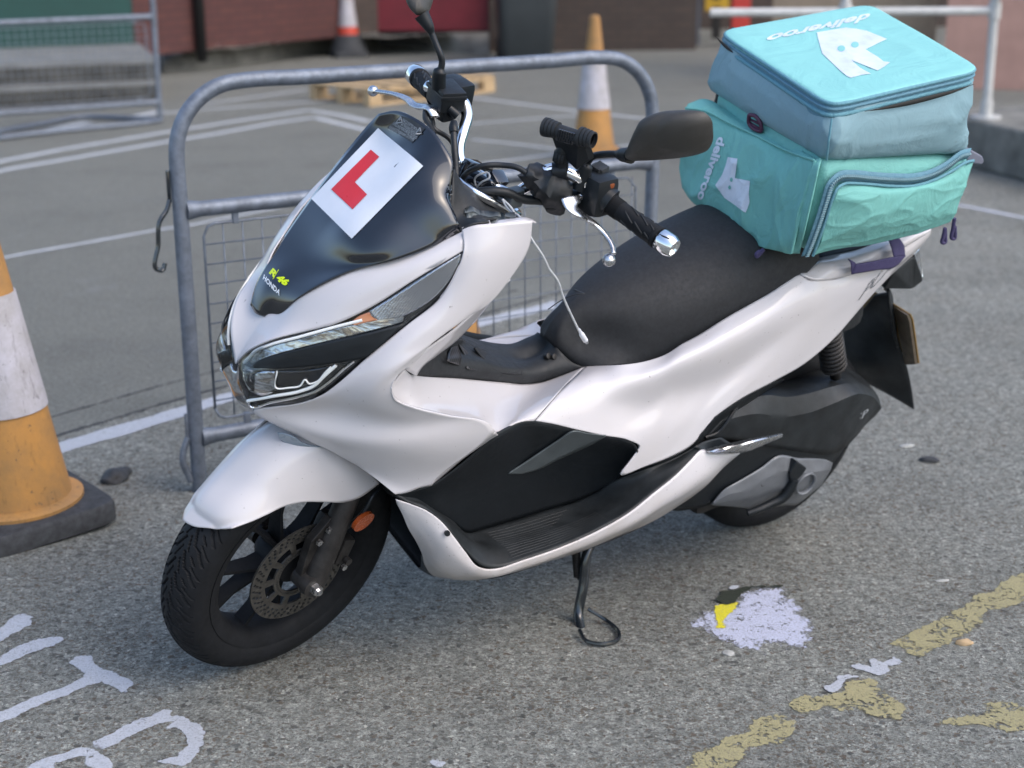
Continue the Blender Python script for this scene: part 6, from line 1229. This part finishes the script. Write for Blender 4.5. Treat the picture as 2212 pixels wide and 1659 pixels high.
M['sign_y'] = simple('yellow sign', (.55, .34, .03), .5); M['post_red'] = simple('red post', (.50, .05, .04), .5); M['blackish'] = simple('flat black', (.012, .012, .012), .7)
def wall(name, a, b, z0, z1, th, mat, label, cat='wall'):
    a, b = Vector(a), Vector(b); d = (b - a); d.z = 0; L = d.length; an = math.atan2(d.y, d.x)
    v, f = box_geo((L, th, z1 - z0), Matrix.Translation((L / 2, th / 2, (z1 - z0) / 2))); o = mesh(name, v, f, mat, smooth=False)
    o.location = (a.x, a.y, z0); o.rotation_euler = (0, 0, an)
    return tag(o, label, cat)
G0, G1 = [(-4.9248,13.2753,0.32),(-3.3065,13.9618,0.32)]
B0, B1, B2_, B3_ = [(-3.3009,13.9613,0.32),(-2.884,14.6557,0.2),(-2.8469,14.7018,0.2),(-1.73,16.1203,0.2)]
M0, M1 = [(-1.3775,16.6184,0.2),(-0.2185,16.5981,0.2)]
R0, R1 = [(-0.2094,16.5134,0.2),(1.9602,16.6257,0.05)]
wall('green_door', G0, G1, .32, 3.0, .1, 'green_door', 'dark green boarded door at the top left corner', 'door')
wall('brick_wall', B0, B1, .2, 3.2, .3, 'brick_red', 'dark red painted brick pier between the green door and the black downpipe')
wall('brick_wall', B2_, B3_, .2, 3.2, .3, 'brick_red', 'dark red painted brick wall right of the black downpipe')
a_, b_ = [(-1.7709,16.2432,0.2),(-1.3743,16.6181,0.2)]
wall('brick_wall', a_, b_, .2, 3.2, .3, 'brick_brown', 'narrow brown brick pier between the red cone and the maroon board')
sh_w = wall('shutter', M0, M1, .22, 3.0, .1, 'maroon', 'maroon boarded shutter behind the right mirror', 'shutter')
sl = wall('shutter_gap', Vector(M0) + Vector((0, .04, 0)), Vector(M1) + Vector((0, .04, 0)), .05, .22, .1, 'blackish', None, None); sl.parent = sh_w; bpy.context.view_layer.update(); sl.matrix_parent_inverse = sh_w.matrix_world.inverted()  # black strip stands in for the shade in the gap under the boards
wall('brick_wall', R0, R1, 0, 3.2, .3, 'brick_brown', 'brown brick wall behind the wheelie bin and far cone')
wall('back_wall', (-9, 19.2, 0), (14, 19.8, 0), 0, 5, .4, 'brick_brown', 'dark brick building filling the gaps along the top edge of the view', 'building')
v, f = tube_geo([Vector(B1) + Vector((.04, -.05, -.1)), Vector(B1) + Vector((.04, -.05, 3))], .05, 14); tag(mesh('downpipe', v, f, 'blackish'), 'black downpipe on the red brick wall', 'pipe')
# plinth of old rounded stones
def plinth(name, top, foot, h, mat, label, seed=0):
    rows = []; n = 90
    T = spline(top, n); F_ = spline(foot, n)
    for i in range(n):
        a, b = T[i], F_[i]; w = noise.noise(Vector((i * .16, seed, 0))) * .03; gap = .025 if i % 18 == 0 else 0
        rows.append([Vector((a.x, a.y + .1, h + w - gap)), Vector((a.x, a.y, h + w - gap)), a.lerp(b, .55) * 1 + Vector((0, 0, 0)), b])
        rows[-1][2].z = h * .93 + w - gap; rows[-1].insert(3, Vector((a.lerp(b, .9).x, a.lerp(b, .9).y, h * .6 - gap)))
        rows[-1][-1] = Vector((b.x, b.y, -.01))
    v = [p for r in rows for p in r]; o = mesh(name, v, grid_faces(n, len(rows[0])), mat); return tag(o, label, 'plinth')
plinth('stone_plinth', [(-3.3488,15.322,0.2),(-2.8543,14.6046,0.2),(-2.3758,15.2068,0.2),(-1.7417,16.082,0.2)] + [(-1.3362,16.0467,0.2),(-0.2202,16.6701,0.12)], [(-3.2173,14.6359,0),(-2.9184,14.8737,0),(-2.5373,15.4058,0),(-1.9531,16.6279,0)] + [(-1.4131,16.9192,0),(-0.2067,16.1042,0)], .2, 'old_stone', 'low mossy stone plinth along the foot of the red brick wall')
# steps in front of the green door
def step(P, z, depth, label):
    a, b = [Vector(p) for p in P]; a.z = b.z = 0; d = (b - a).normalized(); n = Vector((-d.y, d.x, 0)); geos = [prism_geo([a, b, b + n * depth, a + n * depth], (0, 0, z))]
    v, f = join(geos); o = mesh('stone_step', v, f, 'step', smooth=False); tag(o, label, 'step', 'stone steps at the upper left')
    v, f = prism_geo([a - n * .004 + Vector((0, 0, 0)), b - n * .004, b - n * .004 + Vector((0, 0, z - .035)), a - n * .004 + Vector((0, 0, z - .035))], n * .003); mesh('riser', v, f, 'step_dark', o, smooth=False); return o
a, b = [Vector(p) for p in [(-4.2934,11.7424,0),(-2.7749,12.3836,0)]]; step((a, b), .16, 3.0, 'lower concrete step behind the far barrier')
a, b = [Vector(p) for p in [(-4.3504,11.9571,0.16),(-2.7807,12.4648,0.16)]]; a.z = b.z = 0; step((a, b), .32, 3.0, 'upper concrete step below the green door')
# wheelie bin
bx = empty('wheelie_bin', (0.1575,15.5759,0), (0, 0, R(4))); tag(bx, 'dark grey wheelie bin cut by the top edge of the view', 'bin')
v, f = stack_loops([[Vector((p.x, p.y, z)) for p in rr_loop(w, d_, .25, 40)] for w, d_, z in ((.235, .26, .03), (.25, .28, .06), (.285, .33, .55), (.30, .36, .95), (.315, .375, .96), (.315, .375, 1.0))]); mesh('body', v, f, 'bin', bx, sharp=40)
v, f = stack_loops([[Vector((p.x, p.y, z)) for p in rr_loop(.32, .385, .25, 40)] for z in (1.003, 1.04, 1.06)]); mesh('lid', v, f, 'bin', bx, sharp=40)
for s in (-1, 1): lathe('wheel', [(-.025, 0), (-.025, .10), (.025, .10), (.025, 0)], (.24 * s, .32, .10), (1, 0, 0), 'rubber', bx, n=24)
# pallet
pa, pb, pc = [Vector(p) for p in [(-1.5258,12.4656,0),(-1.0655,11.8905,0),(-0.1677,12.8141,0)]]
ex = (pc - pb).normalized(); ey = Vector((-ex.y, ex.x, 0)); pl = empty('wooden_pallet', pb, (0, 0, math.atan2(ex.y, ex.x))); tag(pl, 'pale wooden pallet lying on the far yard behind the right grip', 'pallet')
pl.scale = (1.28, .8, 1)
for k in range(7): v, f = box_geo((.09, .9, .02), Matrix.Translation((.045 + k * .16, .45, .13)), .002); mesh('deck_board', v, f, 'wood', pl, smooth=False)
for y in (.045, .45, .855):
    v, f = box_geo((1.06, .09, .02), Matrix.Translation((.53, y, .108)), .002); mesh('stringer', v, f, 'wood', pl, smooth=False)
    v, f = box_geo((1.06, .09, .02), Matrix.Translation((.53, y, .011)), .002); mesh('stringer', v, f, 'wood', pl, smooth=False)
    for x in (.05, .53, 1.01): v, f = box_geo((.10, .088, .074), Matrix.Translation((x, y, .059)), .002); mesh('block', v, f, 'wood', pl, smooth=False)
# things at the upper right
def post(name, px_bottom, Y, w, z1, mat, label, cat):
    p = Vector(px_bottom); v, f = box_geo((w, w, z1 - p.z), Matrix.Translation((0, 0, (z1 - p.z) / 2)), .004); o = mesh(name, v, f, mat, smooth=False); o.location = p; return tag(o, label, cat)
post('red_post', (2.4689,17.0299,0), 0, .19, 1.6, 'post_red', 'red square post just left of the bag top', 'post')
o = post('grey_post', (2.0139,17.264,0), 0, .10, 1.3, 'galv', 'grey steel post left of the yellow sign', 'post')
s_ = Vector((2.3525,18.0703,0)); v, f = join([box_geo((.10, .08, .36), Matrix.Translation((0, 0, .18)), .01)]); sg = mesh('sign_stand', v, f, 'blackish', smooth=False); sg.location = s_; tag(sg, 'black stand carrying a yellow panel between the grey and red posts', 'sign')
v, f = box_geo((.27, .03, .42), Matrix.Translation((0, -.02, .52)), .004); mesh('panel', v, f, 'sign_y', sg, smooth=False)
v, f = join([prism_geo([(-.06, -.038, .44), (.02, -.038, .42), (.05, -.038, .52), (-.02, -.038, .56)], (0, -.002, 0)), prism_geo([(-.10, -.038, .60), (.03, -.038, .58), (.08, -.038, .66), (-.05, -.038, .70)], (0, -.002, 0))]); mesh('pictogram', v, f, 'blackish', sg, smooth=False)
t0 = Vector((2.2685,13.1189,0)); t1 = Vector((3.6082,13.2116,0)); t2 = Vector((3.557,12.9225,0)); t3 = Vector((4.7059,12.518,0))
wall('tan_wall', t0 + Vector((0, .6, 0)), t1 + Vector((0, .2, 0)), 0, 3, .3, 'tan_wall', 'tan rendered wall behind the white railing')
wall('pink_wall', t2, t3, 0, 3, .3, 'pink_wall', 'pink rendered wall at the upper right corner')
pa_ = [Vector(q) for q in ((2.50, 9.35, 0), (2.74, 8.55, 0), (3.05, 7.55, 0), (3.4, 6.6, 0), (7, 8.0, 0), (6.5, 10.2, 0))]
bm_v, bm_f = prism_geo(pa_, (0, 0, .27)); pf_ = mesh('raised_kerb', bm_v, bm_f, 'old_stone', smooth=False); tag(pf_, 'raised mossy concrete platform under the white railing post', 'platform')
m = pf_.modifiers.new('edge', 'BEVEL'); m.width = .02; m.segments = 3
P0 = Vector((2.73, 8.957, .27))
rl = empty('railing', P0); tag(rl, 'weathered white tube railing on the raised platform behind the bag', 'railing')
for x in (0, -.84):
    tube('post', [(x, 0, -.27 if x else 0), (x, 0, 1.05)], .026, 'rail_white', rl, n=20)
    lathe('base_flange', [(0, 0), (0, .085), (.012, .085), (.014, .034), (.10, .034), (.10, .027)], (x, 0, 0), (0, 0, 1), 'rail_white', rl, n=28, sharp=35)
    for z in (.60, 1.05): lathe('tube_clamp', [(-.045, .03), (-.045, .036), (.045, .036), (.045, .03)], (x, 0, z), (0, 0, 1), 'rail_white', rl, n=20, sharp=35)
for z in (.60, 1.05): tube('rail', [(-1.6, 0, z), (.03, 0, z)], .024, 'rail_white', rl, n=18)
tube('rail', [(0, 0, .70), (.9, -1.9, .70)], .026, 'rail_white', rl, n=18)

# ================================================================== DELIVERY BAG
bag = empty('delivery_bag'); bag.matrix_world = SCM; tag(bag, 'big turquoise insulated delivery bag strapped on the back of the scooter', 'bag')
OFF = Vector((-.092, -.44, 0))
def ring(FL, BL, BR, FR, e=.16, n=200, grow=0.):
    FL, BL, BR, FR = map(Vector, (FL, BL, BR, FR)); out = []
    for p in rr_loop(1, 1, e, n):
        u, v_ = (p.x * (1 + grow) + 1) / 2, (p.y * (1 + grow) + 1) / 2      # u: front, v: left
        out.append((BR.lerp(FR, u)).lerp(BL.lerp(FL, u), v_))
    return out
def wrinkle(p, amp, sc_=14, st=(1, 1, .55), seed=0):
    q = Vector((p.x * st[0], p.y * st[1], p.z * st[2])) * sc_ + Vector((seed, seed * .7, 0))
    a = 1 - abs(noise.noise(q)) * 2.2; b = 1 - abs(noise.noise(q * 2.3 + Vector((4, 1, 7)))) * 2.2
    return (max(0, a) ** 3 * 1.0 + max(0, b) ** 4 * .5 - .35 + .5 * noise.noise(q * .4)) * amp
def soft_shell(name, levels, mat, parent, amp, seed=0, sc_=14, cap=None, n=240, e=.16, sub=6, st=(1, 1, .55)):
    """levels: rings of four corners plus a bulge; the surface in between is splined and creased"""
    rings = [ring(*l[:4], e=e, n=n, grow=l[4]) for l in levels]; m = (len(levels) - 1) * sub + 1
    cols = [spline([r[i] for r in rings], m) for i in range(n)]; loops = [[cols[i][j].copy() for i in range(n)] for j in range(m)]
    if cap == 'top':
        c_ = sum(loops[-1], Vector()) / n; last = loops[-1]
        for k in range(1, 22):
            s_ = 1 - k / 22; loops.append([c_ + (p - c_) * s_ for p in last])
    cen = [sum(l, Vector()) / n for l in loops]
    for j, l in enumerate(loops):
        for i, p in enumerate(l):
            o = p - cen[min(j, m - 1)]; o = Vector((o.x, o.y, 0)).normalized() if j < m else Vector((0, 0, 1))
            k = 1.0 if 0 < j < m - 1 or j >= m else .35
            p += o * wrinkle(p, amp * k, sc_, st, seed)
    v, f = stack_loops(loops, cap == 'both', cap in ('both', 'top')); return mesh(name, v, f, mat, parent)
LBf, LBb = Vector((0.3141,0.21,0.8676)), Vector((-0.1125,0.21,0.881)); LMf, LMb = Vector((0.3405,0.232,0.9777)), Vector((-0.1028,0.236,0.9594)); LTf, LTb = Vector((0.3252,0.222,1.067)), Vector((-0.1233,0.205,1.028))
def quad4(a, b, g, o=OFF): return (a, b, b + o, a + o, g)
lower = soft_shell('lower_compartment', [quad4(LBf + Vector((-.03, -.02, -.01)), LBb + Vector((.02, -.02, -.01)), -.12), quad4(LBf, LBb, 0), quad4(LMf, LMb, .01), quad4(LTf, LTb, 0), quad4(LTf + Vector((-.01, -.01, .006)), LTb + Vector((.01, -.01, .006)), -.04)], 'teal', bag, .006, 3, sc_=8)
UBf, UBb = Vector((0.3256,0.224,1.0688)), Vector((-0.0922,0.212,1.0424)); UMf, UMb = Vector((0.3484,0.234,1.129)), Vector((-0.0591,0.228,1.1308)); UTf, UTb = Vector((0.3422,0.222,1.1624)), Vector((-0.0612,0.216,1.2065))
O1, O2, O3 = Vector((0.2585,-0.224,1.046)) - UBf, Vector((0.2695,-0.226,1.0916)) - UMf, Vector((0.2644,-0.222,1.1532)) - UTf
upper = soft_shell('upper_compartment', [quad4(UBf + Vector((-.02, -.02, -.006)), UBb + Vector((.02, -.02, -.006)), -.04, O1), quad4(UBf, UBb, 0, O1), quad4(UMf, UMb, .012, O2), quad4(UTf, UTb, -.004, O3), quad4(UTf + Vector((-.004, -.004, .012)), UTb + Vector((.004, -.004, .012)), -.01, O3)], 'bluegrey', bag, .009, 11, sc_=7)
Dc, Cc, Ac, Bc = Vector((0.3489,0.222,1.1853)), Vector((-0.0557,0.218,1.2285)), Vector((0.2553,-0.222,1.1752)), Vector((-0.1756,-0.222,1.2159))
dz = Vector((0, 0, .010))
lid = soft_shell('lid', [(Dc - dz * 1.6, Cc - dz * 1.6, Bc - dz * 1.6, Ac - dz * 1.6, -.02), (Dc - dz, Cc - dz, Bc - dz, Ac - dz, .004), (Dc - dz * .2, Cc - dz * .2, Bc - dz * .2, Ac - dz * .2, .004), (Dc, Cc, Bc, Ac, -.014)], 'lid', bag, .0028, 5, sc_=5, cap='top', st=(1, 1, 1))
def ring_tube(q, r, mat, name, grow=0., dzv=0., parent=bag, arc=None, e=.16):
    P = [p + Vector((0, 0, dzv)) for p in ring(*q, e=e, n=160, grow=grow)]; P.append(P[0]); v, f = tube_geo(P, r, 8, caps=False); return mesh(name, v, f, mat, parent)
ring_tube((Dc, Cc, Bc, Ac), .0042, 'piping', 'lid_piping', .004, -.006)
ring_tube((Dc, Cc, Bc, Ac), .0034, 'zip', 'lid_piping', .010, -.016); ring_tube((Dc, Cc, Bc, Ac), .0048, 'piping', 'lid_piping', .006, -.028)
zt = [[p + Vector((0, 0, dz_)) for p in ring(Dc, Cc, Bc, Ac, n=160, grow=g_)] for dz_, g_ in ((-.008, .006), (-.016, .010), (-.026, .008), (-.038, .004), (-.046, -.004))]
v, f = stack_loops(zt, False, False); mesh('zip_tape', v, f, 'zip', bag)
# zip open along the left side: dark ribbons paint the shade inside
def ribbon(name, P, w, up, mat, parent, n=60):
    Q = spline(P, n); up = Vector(up); v = []
    for i, p in enumerate(Q):
        d = (Q[min(i + 1, n - 1)] - Q[max(0, i - 1)]).normalized(); s_ = d.cross(up).normalized(); ww = w if not callable(w) else w(i / (n - 1)); v += [p - s_ * ww / 2, p + up * .0008, p + s_ * ww / 2]
    o = mesh(name, v, grid_faces(n, 3), mat, parent); m = o.modifiers.new('t', 'SOLIDIFY'); m.thickness = .0012; return o
ribbon('zip_gap', [(0.2668,0.2345,1.1683),(0.2191,0.2355,1.1711),(0.1586,0.2365,1.1763),(0.0966,0.2364,1.1833),(0.0325,0.2354,1.191),(-0.0268,0.2344,1.2025)], lambda t: .0105 * math.sin(math.pi * min(1, max(.03, t))) , (0, 1, 0), 'gap', bag)
ribbon('zip_gap', [(0.2771,-0.2072,1.1669),(0.2759,-0.1872,1.1612),(0.2784,-0.1572,1.1566),(0.2771,-0.1372,1.1528)], lambda t: .007 * math.sin(math.pi * min(1, max(.05, t))), (1, 0, 0), 'gap', bag)
tube('corner_seam', [(0.3465,0.2306,1.1584),(0.3479,0.2346,1.1415),(0.348,0.2376,1.121),(0.3406,0.2346,1.0973),(0.3297,0.2285,1.0733)], .0022, 'piping', bag, n=8, res=30)
# front pocket
pk = [
 [(0.3236,-0.2,1.025),(0.2787,-0.2,1.0327),(0.2705,-0.11,1.0298),(0.2866,0,1.0415),(0.3024,0.1,1.0526),(0.333,0.205,1.064)],
 [(0.3295,-0.1965,1.0171),(0.3159,-0.1616,1.0241),(0.3053,-0.0818,1.0248),(0.3026,0.008,1.0293),(0.3126,0.0979,1.0379),(0.3471,0.2127,1.0669)],
 [(0.3282,-0.1896,0.9675),(0.3243,-0.1447,0.9708),(0.3235,-0.065,0.9784),(0.3212,0.0147,0.9866),(0.3312,0.1044,0.9978),(0.356,0.219,1.0128)],
 [(0.318,-0.1883,0.8961),(0.3239,-0.1235,0.9021),(0.3307,-0.0438,0.9083),(0.3326,0.0359,0.9183),(0.3354,0.1155,0.9226),(0.3552,0.2202,0.9414)],
 [(0.3031,-0.1917,0.8462),(0.3189,-0.1318,0.8409),(0.3226,-0.052,0.8385),(0.3255,0.0279,0.8408),(0.3332,0.1177,0.8514),(0.3461,0.2125,0.8833)],
 [(0.2947,-0.195,0.8311),(0.3124,-0.13,0.8264),(0.3115,-0.06,0.821),(0.3136,0.02,0.8216),(0.3298,0.11,0.8334),(0.3304,0.2,0.859)]]
g_ = loft_pts(pk, 90, 80); P_ = [p + Vector((1, -.2, 0)).normalized() * wrinkle(p, .007, 9, (1, 1, .5), 8) for r in g_ for p in r]
pocket = mesh('front_pocket', P_, grid_faces(80, 90), 'teal', bag); m = pocket.modifiers.new('t', 'SOLIDIFY'); m.thickness = .003
panel('pocket_side', [[(0.3335,0.205,1.0656),(0.3373,0.222,1.0729)], [(0.3454,0.2124,1.065),(0.3496,0.2324,1.0689)], [(0.3538,0.2175,1.0103),(0.3572,0.2414,1.0161)], [(0.3516,0.2174,0.938),(0.3526,0.2393,0.943)], [(0.3332,0.203,0.8635),(0.3237,0.215,0.8678)]], 'teal', pocket, nu=6, nv=40)
tube('pocket_seam', [(0.3495,0.2188,1.0696),(0.3537,0.2198,1.0418),(0.3563,0.2198,1.0115),(0.3547,0.2197,0.974),(0.3549,0.2196,0.9394),(0.3526,0.2186,0.9004),(0.3485,0.2155,0.8715)], .0030, 'teal', pocket, n=8, res=50)
tube('pocket_seam', [(0.332,-0.1937,1.0184),(0.3187,-0.1588,1.0264),(0.3084,-0.079,1.0278),(0.3057,0.0107,1.0323),(0.3158,0.1005,1.0409),(0.3501,0.2153,1.0689)], .0026, 'teal', pocket, n=8, res=50)
# big curved zip of the side pocket
ZP = [(0.3177,0.227,0.8676),(0.321,0.237,0.9148),(0.3204,0.241,0.9596),(0.3198,0.243,0.9964),(0.3158,0.243,1.0283),(0.2988,0.241,1.0386),(0.2656,0.241,1.0383),(0.2187,0.2429,1.031),(0.153,0.2448,1.0216),(0.0846,0.2448,1.015),(0.0254,0.2387,1.0174),(-0.0247,0.2307,1.0276),(-0.065,0.2227,1.0408),(-0.1051,0.2126,1.038)]
zt_ = ribbon('side_zip', ZP, .024, (0, 1, 0), 'zip', bag, 110)
Q = spline(ZP, 240); geos = [tube_geo([p + Vector((0, .0025, 0)) for p in Q], .0024, 6)]
for i in range(0, 238, 2): geos.append(box_geo((.0016, .003, .009), frame(Q[i] + Vector((0, .004, 0)), Q[i + 1] - Q[i], (Q[i + 1] - Q[i]).cross(Vector((0, 1, 0))))))
v, f = join(geos); mesh('zip_teeth', v, f, 'bluegrey', zt_)
tube('zip_edging', [Vector(p) + Vector((0, .002, 0)) for p in [(0.3024,0.2289,0.8664),(0.3058,0.237,0.9128),(0.3053,0.241,0.9578),(0.3048,0.243,0.9947),(0.2981,0.243,1.0183),(0.2815,0.241,1.0238),(0.2474,0.241,1.0217),(0.214,0.2429,1.0173),(0.1475,0.2448,1.0067),(0.079,0.2448,1.0003),(0.0199,0.2387,1.0032),(-0.0393,0.2307,1.0142),(-0.0881,0.2206,1.024),(-0.1244,0.2106,1.0198)]], .0032, 'piping', zt_, n=8, res=100)
flap = [
 [(0.2906,0.2217,0.8631),(0.2307,0.2237,0.8696),(0.1441,0.2256,0.8659),(0.034,0.2255,0.8725),(-0.1062,0.2154,0.8824)],
 [(0.2985,0.2362,0.9182),(0.253,0.2501,0.9255),(0.1739,0.256,0.9283),(0.0634,0.2539,0.9343),(-0.1006,0.2257,0.9163)],
 [(0.2992,0.2402,0.9666),(0.2543,0.2561,0.9749),(0.1748,0.262,0.9749),(0.0599,0.2579,0.9733),(-0.1003,0.2277,0.9526)],
 [(0.2965,0.2422,1.0032),(0.2506,0.2542,1.0065),(0.1665,0.258,0.9988),(0.055,0.2539,0.9948),(-0.1063,0.2237,0.9888)],
 [(0.2816,0.2377,1.0208),(0.232,0.2397,1.0173),(0.1431,0.2416,1.0032),(0.0247,0.2355,1.0007),(-0.1257,0.2094,1.0174)]]
g_ = loft_pts(flap, 110, 60); P_ = [p + Vector((0, 1, 0)) * wrinkle(p, .0045, 7, (.5, 1, 1.5), 21) for r in g_ for p in r]
sp_ = mesh('side_pocket', P_, grid_faces(60, 110), 'teal', bag); m = sp_.modifiers.new('t', 'SOLIDIFY'); m.thickness = .003
# prints
def print_on(geo, surf, d, off, name, mat, parent):
    v, f = geo; trees = [bvh_of(s_) for s_ in (surf if isinstance(surf, list) else [surf])]; out = []
    for p in v:
        best = None
        for t in trees:
            h = t.ray_cast(Vector(p) - Vector(d).normalized() * .3, Vector(d).normalized())
            if h[0] is not None and (best is None or h[3] < best[1]): best = (h[0], h[3])
        out.append(best[0] - Vector(d).normalized() * off if best else Vector(p))
    return mesh(name, out, f, mat, parent, smooth=False)
VB = (-.704, -.645, -.298)
def flat_poly(P, step=.01, extra=()):
    bm = bmesh.new(); f = bm.faces.new([bm.verts.new(Vector(p)) for p in P]); bmesh.ops.triangulate(bm, faces=[f])
    for _ in range(6):
        e = [e for e in bm.edges if e.calc_length() > step]
        if not e: break
        bmesh.ops.subdivide_edges(bm, edges=e, cuts=1); bmesh.ops.triangulate(bm, faces=bm.faces)
    bm.verts.index_update(); v = [x.co.copy() for x in bm.verts]; F = [tuple(q.index for q in x.verts) for x in bm.faces]; bm.free(); return v, F
def disc_poly(C, A, B, n=20):
    C, A, B = Vector(C), Vector(A), Vector(B); return flat_poly([C + (A - C) * math.cos(2 * math.pi * i / n) + (B - C) * math.sin(2 * math.pi * i / n) for i in range(n)], .008)
print_on(flat_poly([(0.0858,-0.1095,1.2),(0.0396,-0.1159,1.2),(-0.0095,-0.122,1.2),(-0.0312,-0.1086,1.2),(-0.0452,-0.0943,1.2),(-0.051,-0.0388,1.2),(0.004,-0.0156,1.2),(0.0555,0.0072,1.2),(0.0647,0.0531,1.2),(0.0735,0.0778,1.2),(0.0616,0.0845,1.2),(0.0931,0.102,1.2),(0.1322,0.1205,1.2),(0.1376,0.0897,1.2),(0.1427,0.0567,1.2),(0.1599,0.0994,1.2),(0.1625,0.133,1.2),(0.1893,0.1343,1.2),(0.2273,0.1432,1.2),(0.2284,0.1334,1.2),(0.2181,0.1025,1.2),(0.1794,0.0087,1.2),(0.1235,-0.0637,1.2)]), lid, VB, .0032, 'printed_emblem', 'print', lid)
for q in ([(0.1093,-0.0092,1.2),(0.0998,-0.0077,1.2),(0.1241,0.0065,1.2)], [(0.0571,-0.0231,1.2),(0.0474,-0.0216,1.2),(0.0724,-0.0071,1.2)]): print_on(disc_poly(*q), lid, VB, .0048, 'emblem_hole', 'lid', lid)
print_on(quad_text('deliveroo', *[(-0.1597,-0.1965,1.2),(0.2161,-0.115,1.2),(-0.098,-0.1512,1.2)], bold=.035), lid, VB, .0034, 'printed_name', 'print', lid)
print_on(flat_poly([(0.3067,-0.06,0.9598),(0.3071,-0.03,0.9687),(0.3051,-0.03,0.9461),(0.3121,-0.02,0.9302),(0.2967,0.01,0.9361),(0.2944,0.01,0.922),(0.3018,0.02,0.9122),(0.3126,0.01,0.9098),(0.3229,0,0.9087),(0.308,0.01,0.9009),(0.2939,0.02,0.8932),(0.3062,0.03,0.8868),(0.3091,0.03,0.8745),(0.3145,0,0.8781),(0.3202,-0.03,0.8815),(0.3147,-0.07,0.8937),(0.3113,-0.06,0.9203),(0.3071,-0.06,0.9408)]), pocket, VB, .0025, 'printed_emblem', 'print', pocket)
for q in ([(0.3113,-0.03,0.9225),(0.307,-0.03,0.922),(0.31,-0.03,0.9175)], [(0.3113,-0.03,0.9054),(0.307,-0.03,0.9049),(0.3101,-0.03,0.9007)]): print_on(disc_poly(*q), pocket, VB, .0042, 'emblem_hole', 'teal', pocket)
print_on(quad_text('deliveroo', *[(0.33,-0.08,0.9986),(0.3326,-0.1,0.849),(0.3247,-0.06,1.0016)], bold=.035), pocket, VB, .0027, 'printed_name', 'print', pocket)
# straps, tabs, buckle, zip pulls
panel('webbing_strap', [[(-0.0228,0.1371,0.8148),(-0.0608,0.132,0.8126)], [(-0.0281,0.1482,0.7972),(-0.0763,0.1382,0.794)], [(-0.0323,0.1543,0.7827),(-0.0798,0.1443,0.7754)]], 'purple', bag, nu=6, nv=20, thick=.002)
panel('webbing_strap', [[(0.0936,0.1646,0.787),(0.0981,0.1645,0.764)], [(0.0271,0.1618,0.7848),(0.0232,0.1618,0.7614)], [(-0.0299,0.1555,0.7825),(-0.058,0.1504,0.7574)], [(-0.0812,0.1431,0.7747),(-0.0836,0.1431,0.7722)]], 'purple', bag, nu=6, nv=20, thick=.003)
panel('webbing_strap', [[(0.1093,0.1548,0.7961),(0.1074,0.1548,0.7955)], [(0.11,0.1604,0.7954),(0.0913,0.1634,0.7861)], [(0.0966,0.1634,0.7632),(0.0947,0.1633,0.7626)]], 'purple', bag, nu=6, nv=10, thick=.002)
def pull(pts, lab=None):
    o = tube('zip_pull', pts, .0042, 'purple', bag, n=8, res=24); return o
pull([(0.3447,0.1364,0.8425),(0.3541,0.1364,0.8317),(0.3585,0.1364,0.8281),(0.3617,0.1364,0.8334),(0.3542,0.1364,0.8393)]); pull([(-0.107,0.2057,0.8642),(-0.1099,0.2057,0.8449),(-0.111,0.2057,0.8301),(-0.1217,0.2057,0.8276),(-0.116,0.2057,0.8441),(-0.1073,0.2057,0.8634)]); pull([(-0.1288,0.2057,0.8843),(-0.1338,0.2057,0.8601),(-0.1404,0.2056,0.8354),(-0.1475,0.2056,0.8334),(-0.1389,0.2057,0.8631)])
prism('cloth_tab', [(0.2994,-0.0196,1.1472),(0.2981,0.0103,1.1433),(0.3026,0.0103,1.1349),(0.302,-0.0196,1.136)], (-.003, .0, 0), 'zip', bag)
v, f = tube_geo([(0.3085,-0.0262,1.0649),(0.3062,-0.0113,1.0681),(0.3036,0.0036,1.061),(0.2994,0.0085,1.0432),(0.3017,-0.0064,1.0403),(0.3031,-0.0263,1.0461),(0.3085,-0.0262,1.0649)], .0042, 8, 60); v2, f2 = tube_geo([(0.3013,-0.0263,1.0543),(0.302,-0.0014,1.0556)], .003, 8); v3, f3 = tube_geo([(0.3015,-0.0263,1.0476),(0.2989,0.0035,1.0446)], .003, 8)
v, f = join([(v, f), (v2, f2), (v3, f3)]); mesh('buckle', v, f, 'purple_pl', bag)
prism('handle_tab', [(-0.114,0.17,1.0362),(-0.1506,0.17,1.0286),(-0.2071,0.17,1.0039),(-0.2169,0.17,0.9923),(-0.2129,0.17,0.9845),(-0.181,0.17,0.9905),(-0.1331,0.17,1.0128)], (-.002, -.008, 0), 'grey_tab', bag, .003)
tube('shoulder_strap', [(.20,-.235,1.17), (.20,-.245,1.12), (.19,-.25,1.06), (.195,-.245,1.00), (.21,-.235,.93)], .009, 'black', bag, n=10, res=30)
